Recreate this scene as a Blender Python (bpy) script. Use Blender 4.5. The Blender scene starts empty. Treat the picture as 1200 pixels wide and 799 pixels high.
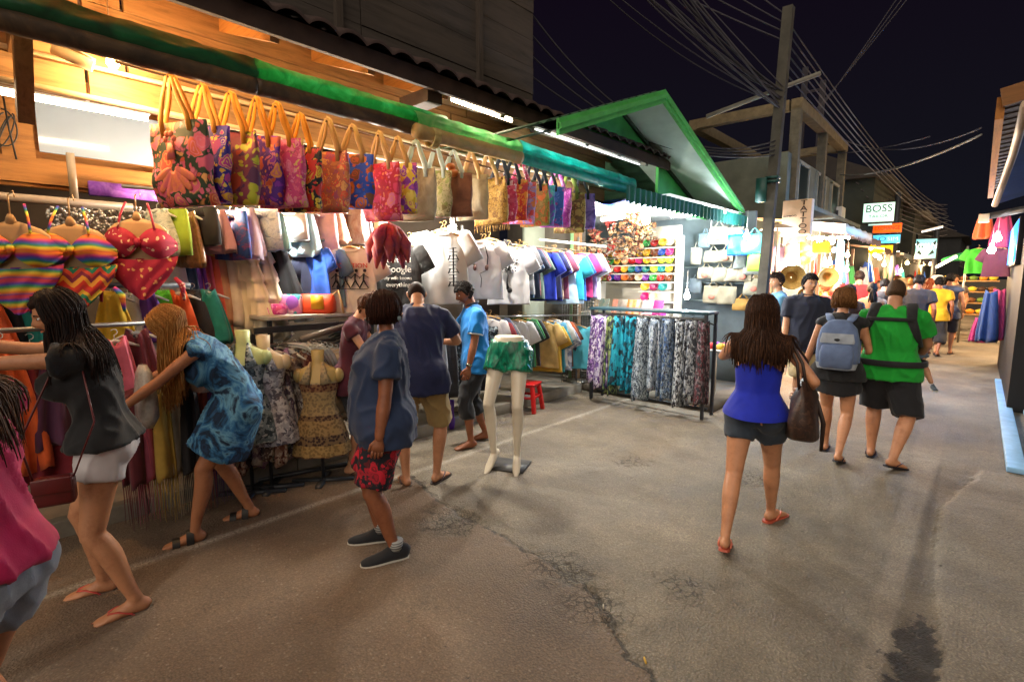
import bpy, bmesh, math, random
import numpy as np
from mathutils import Vector, Matrix, noise as mnoise

# ------------------------------------------------------------------ camera, sky, light, exposure
SC = bpy.context.scene
COL = SC.collection
random.seed(7)
CAM_H, PITCH, YAW, FPX = 1.72, math.radians(7.08), math.radians(42.3), 600.0
cd = bpy.data.cameras.new('camera'); cam = bpy.data.objects.new('camera', cd); COL.objects.link(cam)
cam.location = (0, 0, CAM_H); cam.rotation_euler = (math.radians(90) - PITCH, 0, YAW)
cd.sensor_width = 36; cd.lens = 36 * FPX / 1200; cd.clip_start = 0.05; cd.clip_end = 2000
SC.camera = cam
W = bpy.data.worlds.new('World'); SC.world = W; W.use_nodes = True
_n = W.node_tree; _bg = _n.nodes['Background']
_tc = _n.nodes.new('ShaderNodeTexCoord'); _sp = _n.nodes.new('ShaderNodeSeparateXYZ'); _rp = _n.nodes.new('ShaderNodeValToRGB')
_n.links.new(_tc.outputs['Generated'], _sp.inputs[0]); _n.links.new(_sp.outputs['Z'], _rp.inputs[0]); _n.links.new(_rp.outputs[0], _bg.inputs[0])
_rp.color_ramp.elements[0].position = 0.0; _rp.color_ramp.elements[0].color = (.0062, .0072, .0105, 1)
_rp.color_ramp.elements[1].position = .45; _rp.color_ramp.elements[1].color = (.0046, .0026, .0068, 1)
_bg.inputs[1].default_value = .6                      # night sky glow
sd = bpy.data.lights.new('sky_glow_sun', 'SUN'); sun = bpy.data.objects.new('sky_glow_sun', sd); COL.objects.link(sun)
sd.energy = 1.2; sd.angle = math.radians(80); sd.color = (1, .86, .70)   # warm fill added from the camera side to lift the night scene
sun.rotation_euler = (math.radians(50), 0, math.radians(25))
SC.view_settings.view_transform = 'Standard'; SC.view_settings.look = 'None'
SC.view_settings.exposure = 0.9; SC.view_settings.gamma = 1; SC.view_settings.use_curve_mapping = False
SC.render.engine = 'CYCLES'
SC.cycles.max_bounces = 6; SC.cycles.diffuse_bounces = 3; SC.cycles.glossy_bounces = 2
SC.cycles.sample_clamp_indirect = 3.0; SC.cycles.caustics_reflective = False; SC.cycles.caustics_refractive = False
SC.cycles.use_denoising = True
LIGHT = 3.3                                            # one scale for every lamp in the place

# ------------------------------------------------------------------ rays: a pixel of the photo meets a real plane
_f = Vector((-math.sin(YAW) * math.cos(PITCH), math.cos(YAW) * math.cos(PITCH), -math.sin(PITCH)))
_r = Vector((math.cos(YAW), math.sin(YAW), 0)); _u = _r.cross(_f)
def _ray(x, y): return _f * FPX + _r * (x - 600) + _u * (399.5 - y)
def gz(x, y, z=0):
    d = _ray(x, y); t = (z - CAM_H) / d.z; return Vector((0, 0, CAM_H)) + d * t
def gx(x, y, X):
    d = _ray(x, y); t = X / d.x; return Vector((0, 0, CAM_H)) + d * t
def gy(x, y, Y):
    d = _ray(x, y); t = Y / d.y; return Vector((0, 0, CAM_H)) + d * t

# ------------------------------------------------------------------ materials
def lin(h):
    if isinstance(h, (tuple, list)): return tuple(h[:3])
    h = h.lstrip('#'); o = []
    for i in (0, 2, 4):
        c = int(h[i:i + 2], 16) / 255; o.append(c / 12.92 if c <= .04045 else ((c + .055) / 1.055) ** 2.4)
    return tuple(o)
_mc = {}
def _new(name):
    m = bpy.data.materials.new(name); m.use_nodes = True; nt = m.node_tree
    return m, nt, nt.nodes['Principled BSDF']
def N(nt, t, **kw):
    n = nt.nodes.new('ShaderNode' + t)
    for k, v in kw.items():
        if k in n.inputs.keys(): n.inputs[k].default_value = v
        else: setattr(n, k, v)
    return n
def ramp(nt, fac, stops, interp='LINEAR'):
    r = nt.nodes.new('ShaderNodeValToRGB'); r.color_ramp.interpolation = interp
    e = r.color_ramp.elements
    while len(e) < len(stops): e.new(.5)
    for el, (p, c) in zip(e, stops):
        el.position = p; el.color = (*lin(c), 1)
    nt.links.new(fac, r.inputs[0]); return r.outputs[0]
def coords(nt, scale=(1, 1, 1), src='Object', rot=(0, 0, 0)):
    tc = nt.nodes.new('ShaderNodeTexCoord'); mp = nt.nodes.new('ShaderNodeMapping')
    mp.inputs['Scale'].default_value = scale; mp.inputs['Rotation'].default_value = rot
    nt.links.new(tc.outputs[src], mp.inputs[0]); return mp.outputs[0]
def bump(nt, b, h, strength=.3, dist=.01):
    n = nt.nodes.new('ShaderNodeBump'); n.inputs['Strength'].default_value = strength; n.inputs['Distance'].default_value = dist
    nt.links.new(h, n.inputs['Height']); nt.links.new(n.outputs[0], b.inputs['Normal'])
def plain(c, rough=.6, var=.18, scale=9, metal=0, bmp=.15, name=None, stretch=(1, 1, 1), coat=0, src='Object'):
    key = ('plain', str(c), rough, var, scale, metal, bmp, stretch, coat)
    if key in _mc: return _mc[key]
    m, nt, b = _new(name or 'surface'); c = lin(c)
    v = coords(nt, stretch, src)
    t = N(nt, 'TexNoise', Scale=scale, Detail=6.0, Roughness=.62); nt.links.new(v, t.inputs['Vector'])
    d = tuple(x * (1 - var) for x in c); l = tuple(min(1, x * (1 + var)) for x in c)
    nt.links.new(ramp(nt, t.outputs['Fac'], [(.3, d), (.7, l)]), b.inputs['Base Color'])
    b.inputs['Roughness'].default_value = rough; b.inputs['Metallic'].default_value = metal
    b.inputs['Coat Weight'].default_value = coat
    if bmp: bump(nt, b, t.outputs['Fac'], bmp, .006)
    _mc[key] = m; return m
def cloth(c, var=.14, rough=.85, fine=260):
    key = ('cloth', str(c), var, rough)
    if key in _mc: return _mc[key]
    m, nt, b = _new('cloth'); c = lin(c); v = coords(nt)
    t = N(nt, 'TexNoise', Scale=14.0, Detail=5.0); nt.links.new(v, t.inputs['Vector'])
    w = N(nt, 'TexNoise', Scale=float(fine), Detail=2.0); nt.links.new(v, w.inputs['Vector'])
    nt.links.new(ramp(nt, t.outputs['Fac'], [(.3, tuple(x * (1 - var) for x in c)), (.72, tuple(min(1, x * (1 + var)) for x in c))]), b.inputs['Base Color'])
    b.inputs['Roughness'].default_value = rough; b.inputs['Sheen Weight'].default_value = .12
    cr = N(nt, 'TexNoise', Scale=7.0, Detail=4.0, Roughness=.55, Distortion=.8); cr.noise_type = 'RIDGED_MULTIFRACTAL'; nt.links.new(coords(nt, (1, 1, .6), 'Object', (.5, .3, .4)), cr.inputs['Vector'])
    sm = nt.nodes.new('ShaderNodeMath'); sm.operation = 'MULTIPLY_ADD'; sm.inputs[1].default_value = .06; nt.links.new(w.outputs['Fac'], sm.inputs[0]); nt.links.new(cr.outputs['Fac'], sm.inputs[2])
    bump(nt, b, sm.outputs[0], .8, .016); _mc[key] = m; return m
def pattern(kind, cols, scale=10, rough=.75, distort=1.5, stretch=(1, 1, 1), rot=(0, 0, 0), seed=0):
    """printed cloth: a list of colours laid out by a procedural texture"""
    key = ('pat', kind, str(cols), scale, rough, distort, stretch, rot, seed)
    if key in _mc: return _mc[key]
    m, nt, b = _new('printed_cloth_' + kind); v = coords(nt, stretch, 'Object', rot)
    ad = nt.nodes.new('ShaderNodeVectorMath'); ad.operation = 'ADD'; ad.inputs[1].default_value = (seed * 1.37, seed * .71, seed * 2.3)
    nt.links.new(v, ad.inputs[0]); v = ad.outputs[0]
    n = len(cols); stops = [((i + .0) / n, c) for i, c in enumerate(cols)]
    if kind in ('floral', 'dots', 'cells'):
        nz = N(nt, 'TexNoise', Scale=scale * .8, Detail=3.0); nt.links.new(v, nz.inputs['Vector'])
        mx = nt.nodes.new('ShaderNodeMix'); mx.data_type = 'RGBA'; mx.blend_type = 'ADD'
        mx.inputs[0].default_value = .06 * distort; nt.links.new(v, mx.inputs[6]); nt.links.new(nz.outputs['Color'], mx.inputs[7])
        vo = N(nt, 'TexVoronoi', Scale=float(scale)); nt.links.new(mx.outputs[2], vo.inputs['Vector'])
        if kind == 'dots':
            col = ramp(nt, vo.outputs['Distance'], [(0, cols[1]), (.22, cols[1]), (.27, cols[0])], 'LINEAR')
        elif kind == 'cells':
            sp = nt.nodes.new('ShaderNodeSeparateColor'); nt.links.new(vo.outputs['Color'], sp.inputs[0])
            col = ramp(nt, sp.outputs[0], stops, 'CONSTANT')
        else:
            sp = nt.nodes.new('ShaderNodeSeparateColor'); nt.links.new(vo.outputs['Color'], sp.inputs[0])
            petal = ramp(nt, sp.outputs[0], stops[1:] if n > 2 else stops, 'CONSTANT')
            rg = nt.nodes.new('ShaderNodeMath'); rg.operation = 'SINE'
            mu = nt.nodes.new('ShaderNodeMath'); mu.operation = 'MULTIPLY'; mu.inputs[1].default_value = 30
            nt.links.new(vo.outputs['Distance'], mu.inputs[0]); nt.links.new(mu.outputs[0], rg.inputs[0])
            def mixc(f, a, c):
                x = nt.nodes.new('ShaderNodeMix'); x.data_type = 'RGBA'
                for k_, q in ((0, f), (6, a), (7, c)):
                    if isinstance(q, (float, int)): x.inputs[k_].default_value = q
                    elif isinstance(q, (str, tuple)): x.inputs[k_].default_value = (*lin(q), 1)
                    else: nt.links.new(q, x.inputs[k_])
                return x.outputs[2]
            v2 = N(nt, 'TexVoronoi', Scale=scale * 2.6); nt.links.new(mx.outputs[2], v2.inputs['Vector'])
            s2 = nt.nodes.new('ShaderNodeSeparateColor'); nt.links.new(v2.outputs['Color'], s2.inputs[0])
            small = ramp(nt, s2.outputs[1], [(i / (n - 1), c) for i, c in enumerate(cols[::-1][:n - 1])], 'CONSTANT')
            bgc = mixc(ramp(nt, v2.outputs['Distance'], [(.36, (1, 1, 1)), (.44, (0, 0, 0))]), cols[0], small)
            fl = mixc(ramp(nt, rg.outputs[0], [(.3, (0, 0, 0)), (.7, (.75, .75, .75))]), petal, ramp(nt, sp.outputs[1], [(i / (n - 1), c) for i, c in enumerate(cols[::-1][:n - 1])], 'CONSTANT'))
            col = mixc(ramp(nt, vo.outputs['Distance'], [(.44, (1, 1, 1)), (.5, (0, 0, 0))]), bgc, fl)
    elif kind in ('stripe', 'chevron'):
        if kind == 'chevron':
            sx = nt.nodes.new('ShaderNodeSeparateXYZ'); nt.links.new(v, sx.inputs[0])
            pp = nt.nodes.new('ShaderNodeMath'); pp.operation = 'PINGPONG'; pp.inputs[1].default_value = .05
            sm = nt.nodes.new('ShaderNodeMath'); sm.operation = 'ADD'; nt.links.new(sx.outputs['X'], sm.inputs[0]); nt.links.new(sx.outputs['Y'], sm.inputs[1])
            nt.links.new(sm.outputs[0], pp.inputs[0])
            a2 = nt.nodes.new('ShaderNodeMath'); a2.operation = 'ADD'; nt.links.new(sx.outputs['Z'], a2.inputs[0]); nt.links.new(pp.outputs[0], a2.inputs[1])
            fr = nt.nodes.new('ShaderNodeMath'); fr.operation = 'MULTIPLY'; fr.inputs[1].default_value = scale; nt.links.new(a2.outputs[0], fr.inputs[0])
            f2 = nt.nodes.new('ShaderNodeMath'); f2.operation = 'FRACT'; nt.links.new(fr.outputs[0], f2.inputs[0]); fac = f2.outputs[0]
        else:
            wv = N(nt, 'TexWave', Scale=float(scale), Distortion=float(distort), Detail=2.0); wv.bands_direction = 'Z'; wv.wave_profile = 'SAW'
            nt.links.new(v, wv.inputs['Vector']); fac = wv.outputs['Fac']
        col = ramp(nt, fac, stops, 'CONSTANT' if kind == 'chevron' else 'LINEAR')
    else:   # dye: blurred clouds of colour
        nz = N(nt, 'TexNoise', Scale=float(scale), Detail=5.0, Roughness=.6, Distortion=float(distort)); nt.links.new(v, nz.inputs['Vector'])
        col = ramp(nt, nz.outputs['Fac'], [(.28 + .44 * i / max(1, n - 1), c) for i, c in enumerate(cols)])
    nt.links.new(col, b.inputs['Base Color']); b.inputs['Roughness'].default_value = rough
    w = N(nt, 'TexNoise', Scale=200.0, Detail=2.0); nt.links.new(v, w.inputs['Vector']); bump(nt, b, w.outputs['Fac'], .2, .002)
    _mc[key] = m; return m
def wood(c, var=.35, scale=1.0, axis='Y', rough=.7):
    key = ('wood', str(c), var, scale, axis, rough)
    if key in _mc: return _mc[key]
    m, nt, b = _new('wood'); c = lin(c)
    st = {'X': (1.2, 14, 14), 'Y': (14, 1.2, 14), 'Z': (14, 14, 1.2)}[axis]
    v = coords(nt, tuple(s * scale for s in st))
    t = N(nt, 'TexNoise', Scale=2.0, Detail=8.0, Roughness=.7, Distortion=.6); nt.links.new(v, t.inputs['Vector'])
    nt.links.new(ramp(nt, t.outputs['Fac'], [(.25, tuple(x * (1 - var * 1.6) for x in c)), (.5, c), (.8, tuple(min(1, x * (1 + var)) for x in c))]), b.inputs['Base Color'])
    b.inputs['Roughness'].default_value = rough; bump(nt, b, t.outputs['Fac'], .4, .006); _mc[key] = m; return m
def sheetlike(m, f=.45):
    """thin plastic or cloth that lets lamp light through"""
    nt = m.node_tree; out = nt.nodes['Material Output']; b = nt.nodes['Principled BSDF']; t = nt.nodes.new('ShaderNodeBsdfTranslucent'); x = nt.nodes.new('ShaderNodeMixShader'); x.inputs[0].default_value = f
    if b.inputs['Base Color'].links: nt.links.new(b.inputs['Base Color'].links[0].from_socket, t.inputs[0])
    else: t.inputs[0].default_value = b.inputs['Base Color'].default_value
    nt.links.new(b.outputs[0], x.inputs[1]); nt.links.new(t.outputs[0], x.inputs[2]); nt.links.new(x.outputs[0], out.inputs['Surface']); return m
def glow(c, s, name='lit_lamp'):
    key = ('glow', str(c), s)
    if key in _mc: return _mc[key]
    m, nt, b = _new(name); b.inputs['Base Color'].default_value = (*lin(c), 1)
    b.inputs['Emission Color'].default_value = (*lin(c), 1); b.inputs['Emission Strength'].default_value = s
    _mc[key] = m; return m
def hairm(c, tip=None):
    key = ('hair', str(c), str(tip))
    if key in _mc: return _mc[key]
    m, nt, b = _new('hair'); c = lin(c); tip = lin(tip) if tip else tuple(x * 1.5 for x in c)
    v = coords(nt, (150, 150, 4)); t = N(nt, 'TexNoise', Scale=2.0, Detail=6.0); nt.links.new(v, t.inputs['Vector'])
    nt.links.new(ramp(nt, t.outputs['Fac'], [(.3, tuple(x * .45 for x in c)), (.52, c), (.75, tip)]), b.inputs['Base Color'])
    b.inputs['Roughness'].default_value = .68; b.inputs['Specular IOR Level'].default_value = .2
    bump(nt, b, t.outputs['Fac'], .5, .004); _mc[key] = m; return m
def skinm(c):
    key = ('skin', str(c))
    if key in _mc: return _mc[key]
    m, nt, b = _new('skin'); c = lin(c); v = coords(nt)
    t = N(nt, 'TexNoise', Scale=11.0, Detail=9.0, Roughness=.7); nt.links.new(v, t.inputs['Vector'])
    nt.links.new(ramp(nt, t.outputs['Fac'], [(.3, (c[0] * .74, c[1] * .64, c[2] * .6)), (.5, c), (.72, (c[0] * 1.14, c[1] * 1.1, c[2] * 1.06))]), b.inputs['Base Color'])
    b.inputs['Roughness'].default_value = .5; b.inputs['Subsurface Weight'].default_value = 0
    w = N(nt, 'TexNoise', Scale=130.0, Detail=3.0); nt.links.new(v, w.inputs['Vector']); bump(nt, b, w.outputs['Fac'], .12, .002)
    _mc[key] = m; return m

# ------------------------------------------------------------------ mesh helpers
def thing(name, label, cat, loc=(0, 0, 0), rz=0, group=None):
    o = bpy.data.objects.new(name, None); COL.objects.link(o); o.location = loc; o.rotation_euler = (0, 0, rz)
    o.empty_display_size = .1; o['label'] = label; o['category'] = cat
    if group: o['group'] = group
    return o
def tag(o, label, cat, group=None):
    o['label'] = label; o['category'] = cat
    if group: o['group'] = group
    return o
def link_mesh(name, me, mats, parent=None, loc=(0, 0, 0), rz=0):
    o = bpy.data.objects.new(name, me); COL.objects.link(o); o.location = loc; o.rotation_euler = (0, 0, rz)
    for m in mats: me.materials.append(m)
    if parent is not None: o.parent = parent
    return o
def inst(name, me, mat, parent=None, loc=(0, 0, 0), rz=0, rot=None):
    """another object on shared mesh data, with its own first material"""
    o = bpy.data.objects.new(name, me); COL.objects.link(o); o.location = loc; o.rotation_euler = rot or (0, 0, rz)
    if parent is not None: o.parent = parent
    if mat is not None:
        if not me.materials: me.materials.append(None)
        o.material_slots[0].link = 'OBJECT'; o.material_slots[0].material = mat
    return o
def perp(d):
    a = Vector((0, 0, 1)) if abs(d.z) < .9 else Vector((0, 1, 0))
    s = d.cross(a).normalized(); return s, s.cross(d).normalized()
class MB:
    def __init__(s): s.v = []; s.f = []; s.mi = []
    def add(s, vs, fs, mi=0):
        b = len(s.v); s.v += [tuple(p) for p in vs]; s.f += [tuple(i + b for i in f) for f in fs]; s.mi += [mi] * len(fs); return s
    def box(s, c, d, rz=0, mi=0, rot=None):
        x, y, z = d[0] / 2, d[1] / 2, d[2] / 2
        p = [Vector(q) for q in [(-x, -y, -z), (x, -y, -z), (x, y, -z), (-x, y, -z), (-x, -y, z), (x, -y, z), (x, y, z), (-x, y, z)]]
        R = rot if rot is not None else Matrix.Rotation(rz, 3, 'Z')
        return s.add([R @ q + Vector(c) for q in p], [(0, 3, 2, 1), (4, 5, 6, 7), (0, 1, 5, 4), (1, 2, 6, 5), (2, 3, 7, 6), (3, 0, 4, 7)], mi)
    def bar(s, a, b, w, h, mi=0):
        """square bar from a to b"""
        a, b = Vector(a), Vector(b); d = (b - a).normalized(); e, g = perp(d)
        p = []
        for q in (a, b): p += [q + e * (i * w / 2) + g * (j * h / 2) for i, j in ((-1, -1), (1, -1), (1, 1), (-1, 1))]
        return s.add(p, [(0, 3, 2, 1), (4, 5, 6, 7), (0, 1, 5, 4), (1, 2, 6, 5), (2, 3, 7, 6), (3, 0, 4, 7)], mi)
    def loft(s, rings, mi=0, caps=True, closed=True):
        n = len(rings[0]); vs = [p for r in rings for p in r]; fs = []
        m = n if closed else n - 1
        for i in range(len(rings) - 1):
            for j in range(m):
                k = (j + 1) % n; fs.append((i * n + j, i * n + k, (i + 1) * n + k, (i + 1) * n + j))
        if caps and closed:
            fs.append(tuple(range(n - 1, -1, -1))); fs.append(tuple(range((len(rings) - 1) * n, len(rings) * n)))
        return s.add(vs, fs, mi)
    def tube(s, pts, r, n=8, mi=0, side=None, rb=None, caps=True):
        """swept ellipse: r across `side`, rb the other way (lists or numbers)"""
        pts = [Vector(p) for p in pts]; k = len(pts)
        r = [r] * k if not hasattr(r, '__len__') else r; rb = r if rb is None else ([rb] * k if not hasattr(rb, '__len__') else rb)
        rings = []; e = None
        for i, p in enumerate(pts):
            d = (pts[min(i + 1, k - 1)] - pts[max(i - 1, 0)]).normalized()
            if side is not None: e = (Vector(side) - d * d.dot(Vector(side))).normalized()
            elif e is None: e = perp(d)[0]
            else:
                e = e - d * d.dot(e); e = e.normalized() if e.length > 1e-6 else perp(d)[0]
            g = d.cross(e)
            rings.append([p + e * (math.cos(t) * r[i]) + g * (math.sin(t) * rb[i]) for t in [2 * math.pi * j / n for j in range(n)]])
        return s.loft(rings, mi, caps)
    def capsule(s, a, b, ra, rb, n=14, mi=0, side=None, fa=1.0, fb=1.0):
        """tapered limb with round ends; fa/fb flatten the second axis"""
        a, b = Vector(a), Vector(b); d = (b - a); L = d.length; d = d / max(L, 1e-6)
        P = []; R = []; F = []
        for t in (-.95, -.7, -.35): P.append(a + d * (ra * t)); R.append(ra * math.sqrt(1 - t * t)); F.append(fa)
        for t in (0, .25, .5, .75, 1): P.append(a.lerp(b, t)); R.append(ra + (rb - ra) * t); F.append(fa + (fb - fa) * t)
        for t in (.35, .7, .95): P.append(b + d * (rb * t)); R.append(rb * math.sqrt(1 - t * t)); F.append(fb)
        return s.tube(P, R, n, mi, side, [x * f for x, f in zip(R, F)])
    def ball(s, c, r, n=14, m=9, mi=0, R=None):
        r = (r, r, r) if not hasattr(r, '__len__') else r; c = Vector(c); rings = []
        for i in range(1, m):
            a = math.pi * i / m; z = -math.cos(a); q = math.sin(a)
            rings.append([Vector((r[0] * q * math.cos(t), r[1] * q * math.sin(t), r[2] * z)) for t in [2 * math.pi * j / n for j in range(n)]])
        if R is not None: rings = [[R @ p for p in g] for g in rings]
        return s.loft([[p + c for p in g] for g in rings], mi)
    def lathe(s, prof, c=(0, 0, 0), n=20, mi=0, caps=True):
        c = Vector(c)
        return s.loft([[c + Vector((r * math.cos(t), r * math.sin(t), z)) for t in [2 * math.pi * j / n for j in range(n)]] for r, z in prof], mi, caps)
    def sheet(s, P, mi=0):
        """grid of points P[i][j]"""
        n = len(P[0]); vs = [p for r in P for p in r]
        return s.add(vs, [(i * n + j, i * n + j + 1, (i + 1) * n + j + 1, (i + 1) * n + j) for i in range(len(P) - 1) for j in range(n - 1)], mi)
    def text(s, body, size, M, mi=0, ext=.001, align='CENTER'):
        """lettering as geometry: text in the local xy plane placed by matrix M"""
        c = bpy.data.curves.new('lettering', 'FONT'); c.body = body; c.size = size; c.extrude = ext; c.align_x = align; c.align_y = 'CENTER'; c.resolution_u = 3
        o = bpy.data.objects.new('lettering', c); COL.objects.link(o)
        me = bpy.data.meshes.new_from_object(o); bpy.data.objects.remove(o); bpy.data.curves.remove(c)
        s.add([M @ v.co for v in me.vertices], [tuple(p.vertices) for p in me.polygons], mi); bpy.data.meshes.remove(me); return s
    def mesh(s, name, smooth=True):
        me = bpy.data.meshes.new(name); me.from_pydata(s.v, [], s.f)
        me.polygons.foreach_set('material_index', s.mi)
        if smooth: me.polygons.foreach_set('use_smooth', [True] * len(s.f))
        me.update(); return me
    def obj(s, name, mats, parent=None, loc=(0, 0, 0), rz=0, smooth=True, label=None, cat=None, group=None, crisp=None, bev=0):
        me = s.mesh(name, smooth)
        o = link_mesh(name, me, mats if isinstance(mats, (list, tuple)) else [mats], parent, loc, rz)
        if smooth and crisp is not None: me.set_sharp_from_angle(angle=math.radians(crisp))
        if bev:
            bm = bmesh.new(); bm.from_mesh(me)
            bmesh.ops.remove_doubles(bm, verts=bm.verts, dist=1e-5)
            bmesh.ops.bevel(bm, geom=[e for e in bm.edges if len(e.link_faces) == 2 and e.calc_face_angle(0) > .6], offset=bev, segments=2, profile=.6, affect='EDGES')
            bm.to_mesh(me); bm.free()
        if label: o['label'] = label
        if cat: o['category'] = cat
        if group: o['group'] = group
        return o
def remesh(mb, voxel, smooth=3, fold=0, fscale=6, seed=0, stretch=(1, 1, .45), clean=None):
    """one continuous skin around overlapping pieces, then cloth folds along its normals"""
    me = mb.mesh('rough'); o = bpy.data.objects.new('rough', me); COL.objects.link(o)
    m = o.modifiers.new('r', 'REMESH'); m.mode = 'VOXEL'; m.voxel_size = voxel; m.use_smooth_shade = True
    if smooth:
        k = o.modifiers.new('s', 'SMOOTH'); k.factor = .5; k.iterations = smooth
    dg = bpy.context.evaluated_depsgraph_get(); out = bpy.data.meshes.new_from_object(o.evaluated_get(dg))
    bpy.data.objects.remove(o); bpy.data.meshes.remove(me)
    out.materials.clear()
    n = len(out.vertices); co = np.zeros(n * 3); out.vertices.foreach_get('co', co); co = co.reshape(-1, 3)
    if fold:
        nr = np.zeros(n * 3); out.vertices.foreach_get('normal', nr); nr = nr.reshape(-1, 3)
        for i in range(n):
            p = Vector((co[i, 0] * stretch[0], co[i, 1] * stretch[1], co[i, 2] * stretch[2])) * fscale + Vector((seed * 3.1, seed, 0))
            rg_ = 1 - abs(mnoise.noise(p * 1.3 + Vector((p.z * .6, 0, p.x * .5)))) * 2; d = mnoise.noise(p) * .7 + max(0, rg_) ** 3 * .9 - .25
            co[i] += nr[i] * d * fold * 1.7
        out.vertices.foreach_set('co', co.ravel())
    out.polygons.foreach_set('use_smooth', [True] * len(out.polygons)); out.update(); return out
def mesh_into(mb, me, mi=0, M=None):
    mb.add([(M @ v.co if M is not None else v.co) for v in me.vertices], [tuple(p.vertices) for p in me.polygons], mi)
# ------------------------------------------------------------------ people
def rotx(a): return Matrix.Rotation(-a, 3, 'X')       # pitch forward
def Dv(a): return Vector((0, math.sin(a), math.cos(a)))
def ik(a, b, l1, l2, pole):
    d = b - a; L = min(d.length, (l1 + l2) * .999); n = d.normalized(); e = a + n * L
    x = (l1 * l1 - l2 * l2 + L * L) / (2 * L); h = math.sqrt(max(0, l1 * l1 - x * x))
    p = pole - n * pole.dot(n); p = p.normalized() if p.length > 1e-5 else Vector((0, 1, 0))
    return a + n * x + p * h, e
def lerpl(xs, ys, t):
    for i in range(len(xs) - 1):
        if t <= xs[i + 1]:
            u = (t - xs[i]) / (xs[i + 1] - xs[i]); u = max(0, u)
            return ys[i] * (1 - u) + ys[i + 1] * u
    return ys[-1]
class Rig:
    def __init__(s, S=1.7, sex='f', build=1.0, belly=0., bust=0., lean=0, twist=0, look=(0, 0), hip=(0, 0, 0), feet=None, hands=(None, None),
                 poles=(None, None), curl=(.45, .45), butt=1.0, legs=1.0, arms=1.0, palm=(None, None)):
        s.S, s.sex, s.bd, s.bust = S, sex, build, bust; k = s.k = S / 1.75; f = sex == 'f'; s.curl = curl; s.butt = butt; s.legs = legs; s.arms = arms; s.palm = palm
        le = math.radians(lean); tw = math.radians(twist)
        s.xt = Vector((math.cos(tw), math.sin(tw), 0)); s.xp = Vector((1, 0, 0))
        H = s.H = Vector((hip[0], hip[1], .915 * k - hip[2]))
        s.pel = H + Vector((0, 0, .03 * k)); s.waist = s.pel + Dv(le * .5) * (.145 * k); s.chest = s.waist + Dv(le * .95) * (.165 * k)
        s.uch = s.chest + Dv(le * 1.02) * (.15 * k); s.nb = s.uch + Dv(le * 1.05) * (.085 * k); s.le = le
        hp, hy = math.radians(look[0]), math.radians(look[1])
        s.nt = s.nb + Dv((le * .8 + hp) * .5 + .12) * (.055 * k)
        s.hk = .965 * min(1.04, max(k, .93 if S > 1.45 else k * 1.1)); s.hR = Matrix.Rotation(hy, 3, 'Z') @ rotx(hp)
        s.hc = s.nt + s.hR @ Vector((0, .02, .1)) * s.hk
        sw = (.168 if f else .192) * k * (1 + (build - 1) * .5); s.sh = [s.uch + Dv(le) * (.0 * k) + s.xt * (sw * q) for q in (-1, 1)]
        feet = feet or ((-.1, 0, 0, 8, 0), (.1, 0, 0, -8, 0)); s.feet = []; s.leg = []
        for q, ft in zip((-1, 1), feet):
            x, y, z, yw, pt = ft; yw = math.radians(yw); pt = math.radians(pt)
            fw = Vector((-math.sin(yw), math.cos(yw), 0)); rg = Vector((math.cos(yw), math.sin(yw), 0))
            o = Vector((x, y, z)); ballp = o + fw * (.12 * k)
            # heel lifted about the ball of the foot
            def tf(a, h, o=o, fw=fw, rg=rg, ballp=ballp, pt=pt, k=k):
                u = a * k - .12 * k; return ballp + fw * (u * math.cos(pt) + h * k * math.sin(pt)) + Vector((0, 0, -u * math.sin(pt) + h * k * math.cos(pt)))
            hj = H + s.xp * (.092 * k * q)
            kn, an = ik(hj, tf(0, .085), .445 * k, .425 * k, fw + Vector((0, 0, .0)))
            s.feet.append((tf, fw, rg, pt)); s.leg.append((hj, kn, an))
        s.arm = []
        for i, q in enumerate((-1, 1)):
            t = hands[i]
            t = s.sh[i] + s.xt * (q * .07 * k) + Vector((0, .05 * k, -.5 * k)) if t is None else Vector(t)
            pole = Vector(poles[i]) if poles[i] is not None else Vector((q * .5, -1, -.25))
            el, wr = ik(s.sh[i], t, .285 * k, .25 * k, pole); s.arm.append((s.sh[i], el, wr))
        A = dict(m=[(.155, .108), (.170, .118), (.150, .108), (.168, .120), (.178, .108), (.075, .068)],
                 f=[(.165, .112), (.174, .118), (.128, .092), (.142, .104), (.152, .092), (.062, .058)])[sex]
        pts = [s.pel - Vector((0, 0, .09 * k)), s.pel, s.waist, s.chest, s.uch, s.nb]
        s.spine = []
        for i, (p, (a, b)) in enumerate(zip(pts, A)):
            g = build if i < 5 else 1; a *= k * g; b *= k * g
            bl = belly * (0, .55, 1, .7, .25, 0)[i] * k
            s.spine.append([p + Vector((0, bl * .55, 0)), a + bl * .45, b + bl * .75])
        s.T = [0, .15, .38, .62, .86, 1.0]
    def at(s, t):
        """spine centre and half widths; t<0 goes below the pelvis"""
        if t < 0: c, a, b = s.spine[0]; return c + Vector((0, 0, t * .6 * s.k)), a, b
        X = [q[0] for q in s.spine]
        return lerpl(s.T, X, t), lerpl(s.T, [q[1] for q in s.spine], t), lerpl(s.T, [q[2] for q in s.spine], t)
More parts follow.
